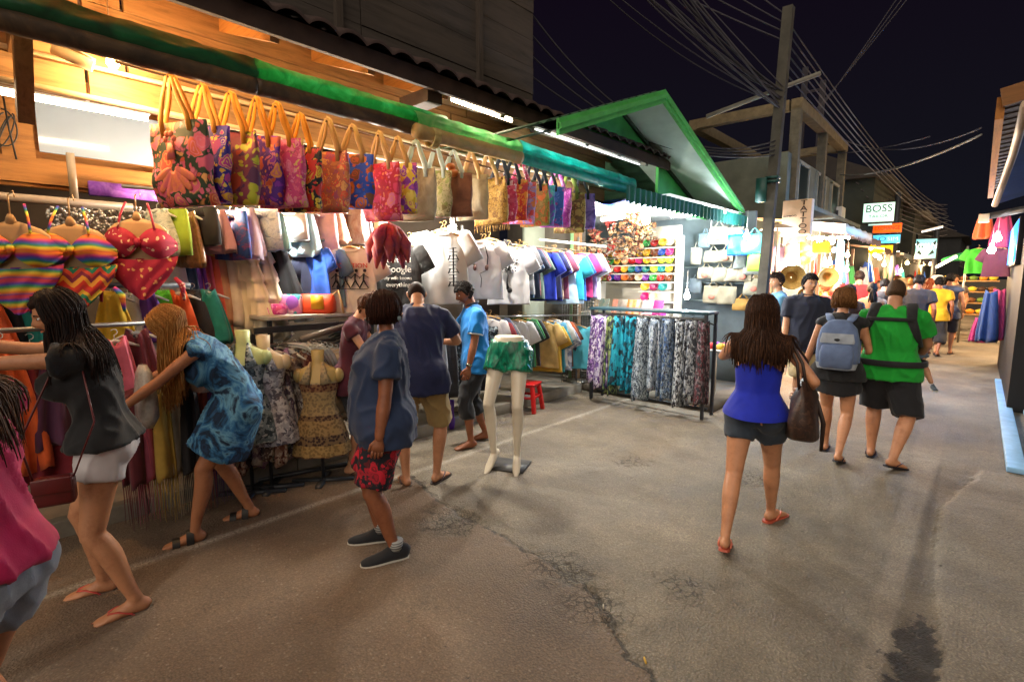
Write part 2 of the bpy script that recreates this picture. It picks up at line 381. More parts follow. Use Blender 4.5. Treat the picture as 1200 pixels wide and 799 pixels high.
    def torso(s, mb, infl=0, t0=0, t1=1, n=22, flare=0, k=14, hips=0.):
        C, A, B = [], [], []
        for i in range(k + 1):
            t = t0 + (t1 - t0) * i / k; c, a, b = s.at(t); fl = infl + flare * max(0, min(.5, (.45 - t)))
            if t > .86: fl *= .6
            hw = max(0, min(1, (.36 - t) / .3)) * hips * s.k
            C.append(c); A.append(a + fl + hw); B.append(b + fl + hw * .55)
        mb.tube(C, A, n, 0, s.xt, B)
        kk = s.k; R = .052 * kk if s.sex == 'f' else .06 * kk
        if t1 > .8:
            for q in (0, 1): mb.capsule(s.nb - Dv(s.le) * (.02 * kk), s.sh[q], .05 * kk + infl * .5, R * .95 * s.arms + infl * .7, 14, 0)
        if s.bust and t1 > .7:
            for q in (-1, 1): mb.ball(s.chest + Dv(s.le) * (.03 * kk) + s.xt * (q * .068 * kk) + s.fwd() * (.085 * kk * s.bd + s.bust * .2), (.062 * kk + s.bust * .45 + infl,) * 3, 16, 10)
    def fwd(s): return Vector((0, math.cos(s.le), -math.sin(s.le)))
    def legs_into(s, mb, f0=0, f1=2.0, infl=0, flare=0, n=16):
        """both legs as tubes; f runs 0..1 along the thigh, 1..2 along the shin"""
        k = s.k; m = s.legs * (.5 + .5 * s.bd)
        for hj, kn, an in s.leg:
            d = (kn - hj).normalized(); back = Vector((0, -1, 0)); P, R = [], []
            for f in [f0 + (f1 - f0) * i / 18 for i in range(19)]:
                if f <= 1: p = hj.lerp(kn, f); r = lerpl([-.3, 0, .3, .7, 1], [.1, .098, .086, .066, .056], f)
                else:
                    p = kn.lerp(an, f - 1); r = lerpl([1, 1.28, 1.6, 1.9, 2], [.054, .0585, .045, .034, .034], f)
                    p = p + back * (.018 * k * max(0, 1 - abs(f - 1.3) / .5))
                P.append(p); R.append(r * k * m + infl + flare * max(0, f - f0))
            mb.tube(P, R, n, 0, s.xp)
    def body(s, mb):
        k = s.k; f = s.sex == 'f'; s.torso(mb); s.legs_into(mb)
        for q in (0, 1): mb.ball(s.leg[q][0] + Vector((0, -.045 * k, .0)), tuple(x * k * s.butt * s.bd for x in (.095, .085, .1)), 16, 10)
        for hj, kn, an in s.leg: mb.ball(kn, .055 * k * s.legs, 12, 8)
        mb.capsule(s.nb - Dv(s.le) * .03, s.nt + (s.hc - s.nt) * .45, (.052 if f else .06) * k, (.047 if f else .056) * k, 16)
        g = (.9 if f else 1.04) * k * s.arms
        for i, (a, e, w) in enumerate(s.arm):
            mb.capsule(a, e, .05 * g, .039 * g, 14); mb.capsule(e, e.lerp(w, .35), .039 * g, .041 * g, 14); mb.capsule(e.lerp(w, .35), w, .041 * g, .027 * g, 14)
        for tf, fw, rg, pt in s.feet:
            X = [(-.062, .03, .02, .02), (-.045, .04, .03, .036), (0, .05, .034, .046), (.05, .042, .038, .036), (.1, .03, .044, .026), (.14, .022, .046, .019), (.175, .016, .04, .013), (.192, .014, .026, .01)]
            mb.tube([tf(x, z) for x, z, _, _ in X], [w * k for _, _, w, _ in X], 16, 0, rg, [h * k for *_, h in X])
    def hands_into(s, mb, mi=0):
        k = s.k * (.92 if s.sex == 'f' else 1.0)
        for i, (a, e, w) in enumerate(s.arm):
            q = -1 if i == 0 else 1; d = (w - e).normalized()
            # the palm faces the body; the thumb leads forward
            pn = Vector(s.palm[i]) if s.palm[i] is not None else s.xt * (-q); pn = (pn - d * d.dot(pn)).normalized(); th = d.cross(pn)
            if th.dot(Vector((0, 1, .25))) < 0: th = -th
            c = s.curl[i]
            mb.tube([w - d * .02 * k, w + d * .012 * k, w + d * .05 * k, w + d * .088 * k], [.024 * k, .028 * k, .04 * k, .041 * k], 12, mi, th, [.019 * k, .017 * k, .015 * k, .012 * k])
            for j, (o, L) in enumerate(((.030, .070), (.010, .078), (-.010, .073), (-.029, .057))):
                p = w + d * .082 * k + th * (o * k); ang = 0; pts = [p]
                dd = (d + th * (o * 1.2)).normalized()
                for sg, fr in enumerate((.45, .32, .25)):
                    ang += c * (.7, 1.0, .8)[sg] * (1 + .08 * j); v = dd * math.cos(ang) + pn * math.sin(ang); p = p + v * (L * fr * k); pts.append(p)
                mb.tube(pts, [.0098 * k, .0092 * k, .0083 * k, .0062 * k], 8, mi)
            p = w + d * .025 * k + th * .022 * k; v = (d * .72 + th * .62 + pn * .25).normalized(); v2 = (d * .9 + th * .2 + pn * .4).normalized()
            mb.tube([p, p + v * .035 * k, p + v * .035 * k + v2 * .03 * k, p + v * .035 * k + v2 * .052 * k], [.014 * k, .0125 * k, .0105 * k, .007 * k], 8, mi)
    # head
    def hpt(s, u, off=0.):
        x, y, z = u; a, b, c = .0745, .094, .114
        px, py, pz = x * a, y * b, z * c
        if z < -.05:
            t = min(1, (-.05 - z) / .95); px *= 1 - .38 * t * t; 
            if y < 0: py *= 1 - .62 * min(1, t * 1.6); py += .012 * t
            else: py *= 1 - .12 * t
        if y > 0: py -= .006 * y * (1 - abs(z))
        if y > 0 and off == 0:
            g = lambda cx, cz, sx, sz: math.exp(-((px - cx) / sx) ** 2 - ((pz - cz) / sz) ** 2)
            py += .026 * g(0, -.027, .011, .02) + .013 * g(0, -.004, .009, .02) + .006 * g(0, .024, .05, .012) + .008 * g(0, -.064, .022, .011) + .008 * g(0, -.1, .02, .014)
            for q in (-1, 1): py -= .010 * g(q * .031, .003, .016, .012); py += .004 * g(q * .04, -.03, .018, .016)
        n = Vector((x / a, y / b, z / c)).normalized()
        return (Vector((px, py, pz)) + n * off) * s.hk
    def head_into(s, mb, mi=0, eye=1, lip=2, brow=3, n=40, m=34):
        R, C = s.hR, s.hc; rings = []
        for i in range(1, m):
            a = math.pi * i / m
            rings.append([C + R @ s.hpt((math.sin(a) * math.cos(t), math.sin(a) * math.sin(t), -math.cos(a))) for t in [2 * math.pi * j / n for j in range(n)]])
        mb.loft(rings, mi)
        for q in (-1, 1):
            mb.ball(C + R @ (Vector((q * .076, -.008, -.012)) * s.hk), (.009 * s.hk, .017 * s.hk, .03 * s.hk), 10, 8, mi, R @ Matrix.Rotation(q * .35, 3, 'Z'))
            if n > 30:
                e = Vector((q * .031, .0745, .003)) * s.hk
                mb.ball(C + R @ e, (.0135 * s.hk, .009 * s.hk, .007 * s.hk), 10, 8, eye, R); mb.ball(C + R @ (e + Vector((0, .0065, 0))), (.0058, .004, .0058), 8, 6, brow, R)
                mb.tube([C + R @ (Vector((q * x, y, z)) * s.hk) for x, y, z in ((.014, .089, .019), (.03, .086, .025), (.048, .073, .019))], [.002, .0034, .0015], 6, brow)
        if n > 30:
            mb.tube([C + R @ (Vector((x, y, -.063)) * s.hk) for x, y in ((-.021, .083), (-.01, .091), (0, .0935), (.01, .091), (.021, .083))], [.002, .0045, .005, .0045, .002], 8, lip)
    def push(s, p, gap=.012):
        for i in range(15):
            t = .1 + .9 * i / 14; c, a, b = s.at(t); d = p - c
            if abs(d.z) > .045 * s.k: continue
            f = s.fwd(); x, y = d.dot(s.xt), d.dot(f); a += gap; b += gap; q = (x / a) ** 2 + (y / b) ** 2
            if q < 1:
                g = 1 / math.sqrt(max(q, .02)); p = p + s.xt * (x * (g - 1)) + f * (y * (g - 1))
        for sh in s.sh:
            d = p - sh; r = .07 * s.k + gap * .5
            if d.length < r: p = sh + d.normalized() * r
        return p
    def hair(s, style, mat, tip=None, length=.4, locks=70, seed=1, parent=None, spread=125, gray=None):
        rnd = random.Random(seed); mb = MB(); R, C = s.hR, s.hc; n, m = 36, 26
        thick = dict(buzz=.0025, short=.013, long=.017, bob=.019, pony=.012)[style] * (1 if s.S > 1.3 else .8)
        low = dict(buzz=-.58, short=-.6, long=-.62, bob=-.75, pony=-.55)[style]
        rings = []
        for i in range(0, m + 1):
            r = []
            for j in range(n):
                t = 2 * math.pi * j / n; y0 = math.sin(t)          # 1 front, -1 back
                hl = (.52 + .0 * y0) if y0 > .55 else (.52 + (low - .52) * min(1, (.55 - y0) / .75) if y0 > -.2 else low)
                hl += .10 * mnoise.noise(Vector((math.cos(t) * 6, math.sin(t) * 6, seed * 1.7)))
                a = math.pi * .5 - (math.pi * .5 - math.asin(max(-1, min(1, hl)))) * (1 - i / m)
                z = math.sin(a); q = math.cos(a); u = (q * math.cos(t), q * y0, z)
                e = min(1, i / 3.5); jag = (mnoise.noise(Vector((u[0] * 9, u[1] * 9, u[2] * 5 + seed))) * .5 + mnoise.noise(Vector((u[0] * 26, u[1] * 26, u[2] * 12 + seed))) * .45) * thick
                r.append(C + R @ s.hpt(u, .001 + thick * (.25 + .75 * e) + jag * e if i else .0005))
            rings.append(r)
        mb.loft(rings, 0, True)
        def lock(u0, L, w0, out=.0, vdir=Vector((0, 0, -1))):
            a = math.asin(u0[2]); t = math.atan2(u0[1], u0[0]); p = None; pts = []; aa = a
            while aa > -.42: 
                q = math.cos(aa); pts.append(C + R @ s.hpt((q * math.cos(t), q * math.sin(t), math.sin(aa)), thick * 1.15 + out)); aa -= .32
            p = pts[-1]; step = .035; ph = rnd.uniform(0, 6.28); amp = rnd.uniform(.001, .0045); nst = max(1, int(L / step))
            side = R @ Vector((math.cos(t), math.sin(t), 0))
            for i in range(nst):
                p = p + vdir * step + side * (.004 * math.sin(i * .7 + ph)) + Vector((math.sin(i * .55 + ph), math.cos(i * .6 + ph), 0)) * amp
                p = s.push(p, .012 + out); pts.append(p)
            K = len(pts); rr = [w0 * (.35 + .65 * min(1, i / 2)) * (1 if i < K * .75 else max(.2, 1 - (i - K * .75) / (K * .3))) for i in range(K)]
            mb.tube(pts, rr, 5, 0, side=None, rb=[x * .6 for x in rr])
        if style in ('long', 'bob'):
            L0 = length if style == 'long' else .05
            for i in range(46):          # broad strands underneath, so the mass has no gaps
                ph = math.radians(-90 + spread * (2 * i / 45 - 1)); q = math.cos(.55); lock((q * math.cos(ph), q * math.sin(ph), math.sin(.55)), L0 * rnd.uniform(.8, .92), .02, -.004)
            for i in range(int(locks * (6.5 if locks > 80 else 4))):
                ph = math.radians(-90 + rnd.uniform(-spread, spread)); a = rnd.uniform(.15, 1.15)
                q = math.cos(a); lock((q * math.cos(ph), q * math.sin(ph), math.sin(a)), L0 * rnd.uniform(.72, 1.05), rnd.uniform(.002, .0046), rnd.uniform(0, .02))
        if style == 'short':
            for i in range(int(locks * 5)):
                ph = rnd.uniform(0, 6.283); a = rnd.uniform(-.45, 1.45); y0 = math.sin(ph)
                if y0 > .3 and a < .62 or y0 > -.25 and a < .2: continue
                pts = []
                for k in range(4):
                    aa = a - .11 * k; q = math.cos(aa); pts.append(C + R @ s.hpt((q * math.cos(ph + .04 * k), q * math.sin(ph + .04 * k), math.sin(aa)), thick * (1.0 + .25 * math.sin(k * 1.2)) + rnd.uniform(-.002, .003)))
                mb.tube(pts, [.004, .0075, .006, .001], 5)
        if style == 'pony':
            b = C + R @ (Vector((0, -.105, -.015)) * s.hk)
            for i in range(26):
                p = b + Vector((rnd.gauss(0, .008), rnd.gauss(0, .008), rnd.gauss(0, .008))); pts = [C + R @ (Vector((rnd.gauss(0, .03), -.085, rnd.uniform(-.02, .03))) * s.hk), p]
                v = R @ Vector((rnd.gauss(0, .3), -.5, -.4))
                for j in range(max(3, int(length / .025))): v = (v + Vector((0, 0, -.35))).normalized(); p = s.push(p + v * .025 + Vector((rnd.gauss(0, .003), rnd.gauss(0, .003), 0)), .012); pts.append(p)
                mb.tube(pts, [.009] * (len(pts) - 2) + [.006, .002], 6)
        return mb.obj('hair', mat, parent)
    # clothes
    def tee(s, mat, parent, hem=-.12, sleeve=.55, infl=.016, flare=.03, fold=.006, seed=1, voxel=.013, name='shirt', top=.985, loose=1.0):
        mb = MB(); s.torso(mb, infl, hem, top, flare=flare, hips=.05 if s.sex == 'f' else .058)
        if hem < .05:
            for q in (0, 1): mb.ball(s.leg[q][0] + Vector((0, -.04 * s.k, .03 * s.k)), tuple(x * s.k * s.butt * s.bd + infl * 2.1 for x in (.098, .09, .1)), 16, 10)
        if sleeve > 0:
            for a, e, w in s.arm:
                g = (.052 if s.sex == 'f' else .06) * s.k * s.arms; d = (e - a)
                P = [a - d * .12] + [a + d * (sleeve * i / 5) for i in range(6)]
                mb.tube(P, [g * 1.0 + infl * .4] + [g + infl * .75 + .012 * loose * i / 5 for i in range(6)], 16)
        me = remesh(mb, voxel, 3, fold, 7, seed); return link_mesh(name, me, [mat], parent)
    def shorts(s, mat, parent, f1=.8, infl=.014, flare=.03, top=.3, fold=.005, seed=2, voxel=.013, name='shorts'):
        mb = MB(); s.torso(mb, infl * .55, -.02, top, k=6)
        s.legs_into(mb, -.05, f1, infl, flare)
        for q in (0, 1): mb.ball(s.leg[q][0] + Vector((0, -.045 * s.k, 0)), tuple(x * s.k * s.butt * s.bd + infl * .5 for x in (.095, .085, .1)), 16, 10)
        me = remesh(mb, voxel, 3, fold, 8, seed); return link_mesh(name, me, [mat], parent)
    def skirt(s, mat, parent, z0, infl=.02, flare=.08, t1=.3, fold=.01, seed=3, name='skirt', sleeve=0, tt=None, voxel=.013):
        """dress or skirt: torso cloth that goes on down to height z0 round both thighs"""
        mb = MB()
        s.torso(mb, infl, .0, tt or t1, k=10)
        c0, a0, b0 = s.at(.12); mid = (s.leg[0][1] + s.leg[1][1]) * .5; dz = c0.z - z0; sp = abs(s.leg[0][1].x - s.leg[1][1].x) * .5
        P, A, B = [], [], []
        for i in range(9):
            f = i / 8; z = c0.z - dz * f; q = min(1, max(0, (c0.z - z) / max(.05, c0.z - mid.z))); c = c0.lerp(Vector((mid.x, mid.y, 0)), q); c.z = z
            P.append(c); A.append(max(a0 + infl + flare * f, sp * q + .1 * s.k * s.legs)); B.append(b0 + infl * 1.6 + flare * f + .02)
        mb.tube(P, A, 26, 0, s.xp, B)
        if sleeve:
            for a, e, w in s.arm: mb.tube([a - (e - a) * .1, a, a.lerp(e, sleeve)], [.06 * s.k + infl * .5, .06 * s.k + infl, .062 * s.k + infl * 1.4], 16)
        for q in (0, 1): mb.ball(s.leg[q][0] + Vector((0, -.045 * s.k, 0)), tuple(x * s.k * s.butt * s.bd + infl for x in (.095, .085, .1)), 16, 10)
        me = remesh(mb, voxel, 3, fold, 5, seed, (1, 1, .3)); return link_mesh(name, me, [mat], parent)
    def shell(s, mat, parent, keep, infl=.009, t0=-.1, t1=1, n=64, k=60, name='tank_top', flare=.02, fold=.003):
        P = []
        for i in range(k + 1):
            t = t0 + (t1 - t0) * i / k; c, a, b = s.at(t); d = (s.at(t + .02)[0] - s.at(t - .02)[0]).normalized()
            e = (s.xt - d * d.dot(s.xt)).normalized(); g = d.cross(e); fl = infl + flare * max(0, .4 - t) + max(0, min(1, (.36 - t) / .28)) * .036 * s.k; r = []
            for j in range(n):
                th = 2 * math.pi * j / n; ff = fl + fold * mnoise.noise(Vector((math.cos(th) * 2.5, math.sin(th) * 2.5, t * 3)))
                # follow the bust and the seat under the cloth
                ex = 0
                if s.bust: ex += (.03 + s.bust * .5) * math.exp(-((t - .66) / .12) ** 2) * max(0, math.sin(th)) ** 1.5
                ex += .055 * s.butt * math.exp(-((t - .02) / .2) ** 2) * max(0, -math.sin(th))
                r.append(c + e * (math.cos(th) * (a + ff)) + g * (math.sin(th) * (b + ff + ex)))
            P.append(r)
        mb = MB(); mb.v = [tuple(p) for r in P for p in r]
        for i in range(k):
            for j in range(n):
                if keep(math.degrees(2 * math.pi * (j + .5) / n), t0 + (t1 - t0) * (i + .5) / k): 
                    q = (j + 1) % n; mb.f.append((i * n + j, i * n + q, (i + 1) * n + q, (i + 1) * n + j)); mb.mi.append(0)
        return mb.obj(name, mat, parent)
    def flipflop(s, i, mat, parent, strap=None, kind='flip_flop', name=None):
        tf, fw, rg, pt = s.feet[i]; k = s.k; q = -1 if i == 0 else 1; mb = MB()
        O = [(-.075, 0), (-.07, .022), (-.04, .036), (.0, .036), (.05, .037), (.1, .046), (.15, .048), (.18, .042), (.2, .028), (.207, 0)]
        out = [(x, w) for x, w in O] + [(x, -w) for x, w in O[-2:0:-1]]
        P = lambda x, w, h: tf(x, h) + rg * (w * k)
        mb.loft([[P(x * 1.02, w, -.002) for x, w in out], [P(x, w, .0) for x, w in out], [P(x, w, .013) for x, w in out]], 0)
        sh = mb.obj(name or kind, mat, parent, crisp=40)
        st = MB()
        if kind == 'flip_flop':
            for w in (-1, 1):
                st.tube([P(.135, .006 * q * -1, .02), P(.12, w * .012, .052), P(.08, w * .033, .055), P(.03, w * .04, .03), P(.01, w * .038, .012)], [.004, .007, .008, .007, .005], 8, 0, None, [.003] * 5)
        else:
            for x in (.03, .11):
                n = 9; st = MB(); st.loft([[P(x + dx, .052 * math.cos(a) * (1 if x > .05 else .95), .012 + (.05 if x > .05 else .09) * math.sin(a)) for a in [math.pi * j / n for j in range(n + 1)]] for dx in (-.022, -.02, .02, .022)], 0, False, False); st.obj('strap', strap or mat, sh)
        if kind == 'flip_flop': st.obj('strap', strap or mat, sh)
        return sh
    def sneaker(s, i, mat, sole, parent):
        tf, fw, rg, pt = s.feet[i]; k = s.k; mb = MB(); up = MB()
        X = [(-.08, .04, .03, .04), (-.06, .05, .037, .055), (-.02, .06, .042, .065), (.03, .056, .044, .052), (.08, .042, .047, .038), (.13, .034, .049, .03), (.18, .028, .046, .024), (.21, .024, .034, .018), (.222, .022, .018, .012)]
        up.tube([tf(x, z + .006) for x, z, _, _ in X], [w * k for _, _, w, _ in X], 18, 0, rg, [h * k for *_, h in X])
        sh = up.obj('sneaker', mat, parent)
        O = [(-.088, 0), (-.08, .03), (-.04, .043), (.03, .045), (.1, .052), (.16, .052), (.2, .042), (.225, .022), (.23, 0)]
        out = O + [(x, -w) for x, w in O[-2:0:-1]]; P = lambda x, w, h: tf(x, h) + rg * (w * k)
        mb.loft([[P(x * .99, w * .95, -.001) for x, w in out], [P(x, w, .008) for x, w in out], [P(x * .99, w * .98, .026) for x, w in out]], 0); mb.obj('sole', sole, sh, crisp=45)
        lc = MB()
        for j in range(5): lc.tube([P(.03 + .022 * j, w * .03, .098 - .011 * j - .006 * abs(w)) for w in (-1, -.5, 0, .5, 1)], .0028, 6)
        lc.obj('laces', sole, sh); return sh
def person(label, loc, heading, rig, skin, group=None, voxel=.013, face=True, hands=True):
    t = thing('person', label, 'person', loc, math.radians(heading), group)
    mb = MB(); rig.body(mb); me = remesh(mb, voxel, 4); b2 = MB(); mesh_into(b2, me); bpy.data.meshes.remove(me)
    if hands: rig.hands_into(b2)
    rig.head_into(b2, n=40 if face else 22, m=34 if face else 18)
    lip = tuple(min(1, a * b) for a, b in zip(lin(skin), (.85, .55, .55)))
    b2.obj('body', [skinm(skin), plain('#d8d4cc', .3, .02, bmp=0), skinm(lip), plain('#120b08', .4, .1, bmp=0)], t)
    return t
# ------------------------------------------------------------------ the street
def struct(o): o['kind'] = 'structure'; return o
CRACK = [gz(*p) for p in [(430, 520), (478, 556), (512, 588), (575, 622), (640, 660), (676, 680), (702, 706), (712, 732), (734, 771), (768, 800), (800, 850), (830, 950)]]
DR_L = [gz(*p) for p in [(1001, 799), (1060, 567)]]; DR_R = [gz(*p) for p in [(1033, 799), (1089, 579)]]
RAG = [gz(*p) for p in [(1120, 900), (1098, 799), (1107, 766), (1097, 710), (1095, 655), (1101, 597), (1147, 556), (1190, 540)]]
HOLES = [(gz(528, 612), .2, .022), (gz(668, 676), .1, .02)]; RUBBLE = [(gz(525, 612), .24), (gz(800, 688), .17), (gz(700, 712), .2), (gz(650, 668), .2), (gz(880, 560), .2), (gz(740, 540), .16)]
def poly_signed(X, Y, P):
    best = np.full(X.shape, 1e9); sg = np.ones(X.shape)
    for a, b in zip(P[:-1], P[1:]):
        dx, dy = b.x - a.x, b.y - a.y; t = np.clip(((X - a.x) * dx + (Y - a.y) * dy) / (dx * dx + dy * dy), 0, 1)
        ex, ey = X - a.x - t * dx, Y - a.y - t * dy; d = np.hypot(ex, ey); c = dx * ey - dy * ex
        m = d < best; best = np.where(m, d, best); sg = np.where(m, np.sign(c), sg)
    return best * sg
def fbm(X, Y, sc, seed=0, oct=4):
    f = np.empty(X.size)
    for i, (x, y) in enumerate(zip(X.ravel(), Y.ravel())): f[i] = mnoise.fractal(Vector((x * sc + seed * 7.3, y * sc, seed)), 1.0, 2.0, oct)
    return f.reshape(X.shape)
def build_road():
    xs = np.concatenate([[-400, -120, -40, -15, -8, -5.6], np.arange(-4.7, 1.05, .028), [1.4, 2.5, 6, 20, 80, 400]])
    ys = np.concatenate([[-300, -60, -12, -4, -1.5], np.arange(.0, 6.6, .028), np.arange(6.6, 13, .09), [13.5, 15, 18, 24, 34, 60, 150, 600]])
    X, Y = np.meshgrid(xs, ys, indexing='ij'); near = (X > -4.75) & (X < 1.1) & (Y > -.2) & (Y < 13)
    n1 = np.where(near, fbm(X, Y, 2.2, 1), 0); n2 = np.where(near, fbm(X, Y, 9, 2), 0); n3 = np.where(near, fbm(X, Y, 28, 3, 2), 0)
    h = .006 * n1
    wob = .05 * n2 + .03 * n3
    d = -poly_signed(X, Y, CRACK) + wob                    # >0 on the smooth asphalt patch towards the viewer
    fade = np.clip((3.6 - Y) / .6, 0, 1)
    patch = np.clip(d / .03 + .5, 0, 1) * near * np.clip((3.25 + .3 * n1 - Y) / .3, 0, 1)
    h += patch * .016 + (1 - patch) * near * (.005 * n2 + .0035 * n3)
    groove = np.exp(-((d + .02) / .022) ** 2) * np.clip(.25 + n2 * 1.6 + n1, 0, 1) * fade; h -= .034 * groove * near
    hole = np.zeros_like(X)
    for c, r, dep in HOLES:
        q = np.hypot((X - c.x), (Y - c.y)) / r + .55 * n2 + .2 * n3; m = np.clip(1.25 - q, 0, 1) * near; h -= dep * np.clip(m * 2, 0, 1) * (1 + .5 * n3); hole = np.maximum(hole, np.clip(m * 2, 0, 1))
    f = np.clip((Y - DR_L[0].y) / (DR_L[1].y - DR_L[0].y), -1, 2.2)
    xl = DR_L[0].x + f * (DR_L[1].x - DR_L[0].x); xr = DR_R[0].x + f * (DR_R[1].x - DR_R[0].x)
    ragx = np.interp(Y, [p.y for p in RAG][:7], [p.x for p in RAG][:7]) + .03 * n2 + .015 * n3
    rub = np.zeros_like(X)
    for c, r in RUBBLE: rub = np.maximum(rub, np.clip(1.3 - (np.hypot(X - c.x, Y - c.y) / r + .6 * n2), 0, 1) * near)
    dcr = np.where(near, -poly_signed(X, Y, CRACK), -1.0); cfade = np.clip((3.2 - Y) / .5, 0, 1) * near; drag = np.where(near & (Y < 6.1), X - np.interp(Y, [p.y for p in RAG][:7], [p.x for p in RAG][:7]), -1.0)
    endY = np.clip((6.2 - Y) / .25, 0, 1)
    strip = ((X > xl) & (X < xr)) * np.clip((9 - Y) / 3, 0, 1) * near
    chan = np.clip((X - xr) / .012, 0, 1) * np.clip((ragx - X) / .012, 0, 1) * endY * near
    slab = np.clip((X - ragx) / .02 + .5, 0, 1) * np.clip((Y - .0) / .1, 0, 1) * near * np.clip((6.1 + .1 * n1 - Y) / .1, 0, 1)
    slab = np.where(Y > 6.2, 0, slab)
    h = h - strip * .004 - chan * (.014 + .010 * n2) + slab * .02
    line = np.clip(1 - np.abs(X + 3.585 + .006 * n2) / .05, 0, 1) * (Y > -.5) * (Y < 8)
    lip = np.exp(-((X - ragx - .012) / .018) ** 2) * near * (Y < 6.1) * (Y > .5)
    wet = np.exp(-(((X - (xr + ragx) / 2) / .11) ** 2 + ((Y - 2.78) / .35) ** 2)) * near
    wet = np.clip(wet * 1.8 + .7 * n2 * wet, 0, 1) * np.clip(chan + .15, 0, 1)
    me = bpy.data.meshes.new('road'); nx, ny = X.shape
    idx = np.arange(nx * ny).reshape(nx, ny)
    q = np.stack([idx[:-1, :-1], idx[1:, :-1], idx[1:, 1:], idx[:-1, 1:]], -1).reshape(-1, 4)
    me.vertices.add(nx * ny); me.vertices.foreach_set('co', np.stack([X, Y, h], -1).ravel())
    me.loops.add(q.size); me.loops.foreach_set('vertex_index', q.ravel()); me.polygons.add(len(q))
    me.polygons.foreach_set('loop_start', np.arange(0, q.size, 4)); me.polygons.foreach_set('use_smooth', [True] * len(q)); me.update(calc_edges=True)
    for nm, arrs in (('zone_a', (patch, chan, slab)), ('zone_b', (line, hole, np.clip(wet, 0, 1))), ('zone_c', (strip, lip, rub)), ('zone_d', (dcr * .5 + .5, cfade, drag * .5 + .5))):
        at = me.color_attributes.new(nm, 'FLOAT_COLOR', 'POINT'); a = np.ones((nx * ny, 4)); 
        for i, z in enumerate(arrs): a[:, i] = np.clip(z, 0, 1).ravel()
        at.data.foreach_set('color', a.ravel())
    m, nt, b = _new('worn_asphalt'); v = coords(nt)
    def att(nm):
        a = N(nt, 'Attribute'); a.attribute_name = nm; s = nt.nodes.new('ShaderNodeSeparateColor'); nt.links.new(a.outputs['Color'], s.inputs[0]); return s.outputs
    A, B_, C_, D_ = att('zone_a'), att('zone_b'), att('zone_c'), att('zone_d')
    big = N(nt, 'TexNoise', Scale=1.15, Detail=9.0, Roughness=.7); nt.links.new(v, big.inputs['Vector'])
    fine = N(nt, 'TexNoise', Scale=60.0, Detail=6.0, Roughness=.75); nt.links.new(v, fine.inputs['Vector'])
    agg = N(nt, 'TexVoronoi', Scale=85.0); nt.links.new(v, agg.inputs['Vector'])
    def mix(fac, a, c, bl='MIX', f=None):
        x = nt.nodes.new('ShaderNodeMix'); x.data_type = 'RGBA'; x.blend_type = bl
        if fac is not None: nt.links.new(fac, x.inputs[0])
        else: x.inputs[0].default_value = f
        for i, q in ((6, a), (7, c)):
            if isinstance(q, tuple): x.inputs[i].default_value = (*q, 1)
            else: nt.links.new(q, x.inputs[i])
        return x.outputs[2]
    def mth(op, a, c, d=None):
        x = nt.nodes.new('ShaderNodeMath'); x.operation = op
        for k_, q in enumerate((a, c) + ((d,) if d is not None else ())):
            if isinstance(q, (int, float)): x.inputs[k_].default_value = q
            else: nt.links.new(q, x.inputs[k_])
        return x.outputs[0]
    edge = N(nt, 'TexNoise', Scale=11.0, Detail=7.0, Roughness=.68); nt.links.new(v, edge.inputs['Vector'])
    jit = mth('MULTIPLY', mth('SUBTRACT', edge.outputs['Fac'], .5), .22)
    dc = mth('ADD', mth('MULTIPLY', mth('SUBTRACT', D_[0], .5), 2.0), jit)          # metres past the broken edge
    dr = mth('ADD', mth('MULTIPLY', mth('SUBTRACT', D_[2], .5), 2.0), mth('MULTIPLY', jit, .35))
    broken = mth('MULTIPLY', ramp(nt, mth('MULTIPLY_ADD', dc, 4.0, .5), [(.36, (0, 0, 0)), (.47, (1, 1, 1)), (.51, (1, 1, 1)), (.52, (0, 0, 0))]), D_[1])
    broken = mth('MULTIPLY', broken, ramp(nt, big.outputs['Fac'], [(.36, (.15, .15, .15)), (.52, (1, 1, 1))]))
    rcr = N(nt, 'TexVoronoi', Scale=16.0); rcr.feature = 'DISTANCE_TO_EDGE'; vj = nt.nodes.new('ShaderNodeMix'); vj.data_type = 'RGBA'; vj.blend_type = 'ADD'; vj.inputs[0].default_value = .1
    nt.links.new(v, vj.inputs[6]); nt.links.new(edge.outputs['Color'], vj.inputs[7]); nt.links.new(vj.outputs[2], rcr.inputs['Vector'])
    crk = mth('MULTIPLY', ramp(nt, rcr.outputs['Distance'], [(.0, (1, 1, 1)), (.07, (0, 0, 0))]), C_[2])
    lcr = N(nt, 'TexVoronoi', Scale=1.35); lcr.feature = 'DISTANCE_TO_EDGE'; vl = nt.nodes.new('ShaderNodeMix'); vl.data_type = 'RGBA'; vl.blend_type = 'ADD'; vl.inputs[0].default_value = .35
    nt.links.new(v, vl.inputs[6]); nt.links.new(edge.outputs['Color'], vl.inputs[7]); nt.links.new(vl.outputs[2], lcr.inputs['Vector'])
    hair_ = mth('MULTIPLY', ramp(nt, lcr.outputs['Distance'], [(.0, (1, 1, 1)), (.010, (0, 0, 0))]), ramp(nt, big.outputs['Fac'], [(.46, (0, 0, 0)), (.6, (.55, .55, .55))]))
    base = ramp(nt, big.outputs['Fac'], [(.3, (.10, .085, .066)), (.44, (.17, .15, .122)), (.56, (.225, .2, .162)), (.7, (.31, .275, .225))])
    pat = ramp(nt, big.outputs['Fac'], [(.3, (.135, .10, .074)), (.7, (.225, .17, .127))])
    slb = ramp(nt, big.outputs['Fac'], [(.3, (.2, .18, .152)), (.7, (.30, .27, .23))])
    pm_ = mth('MULTIPLY', ramp(nt, mth('MULTIPLY_ADD', dc, 4.0, .5), [(.49, (0, 0, 0)), (.53, (1, 1, 1))]), D_[1])
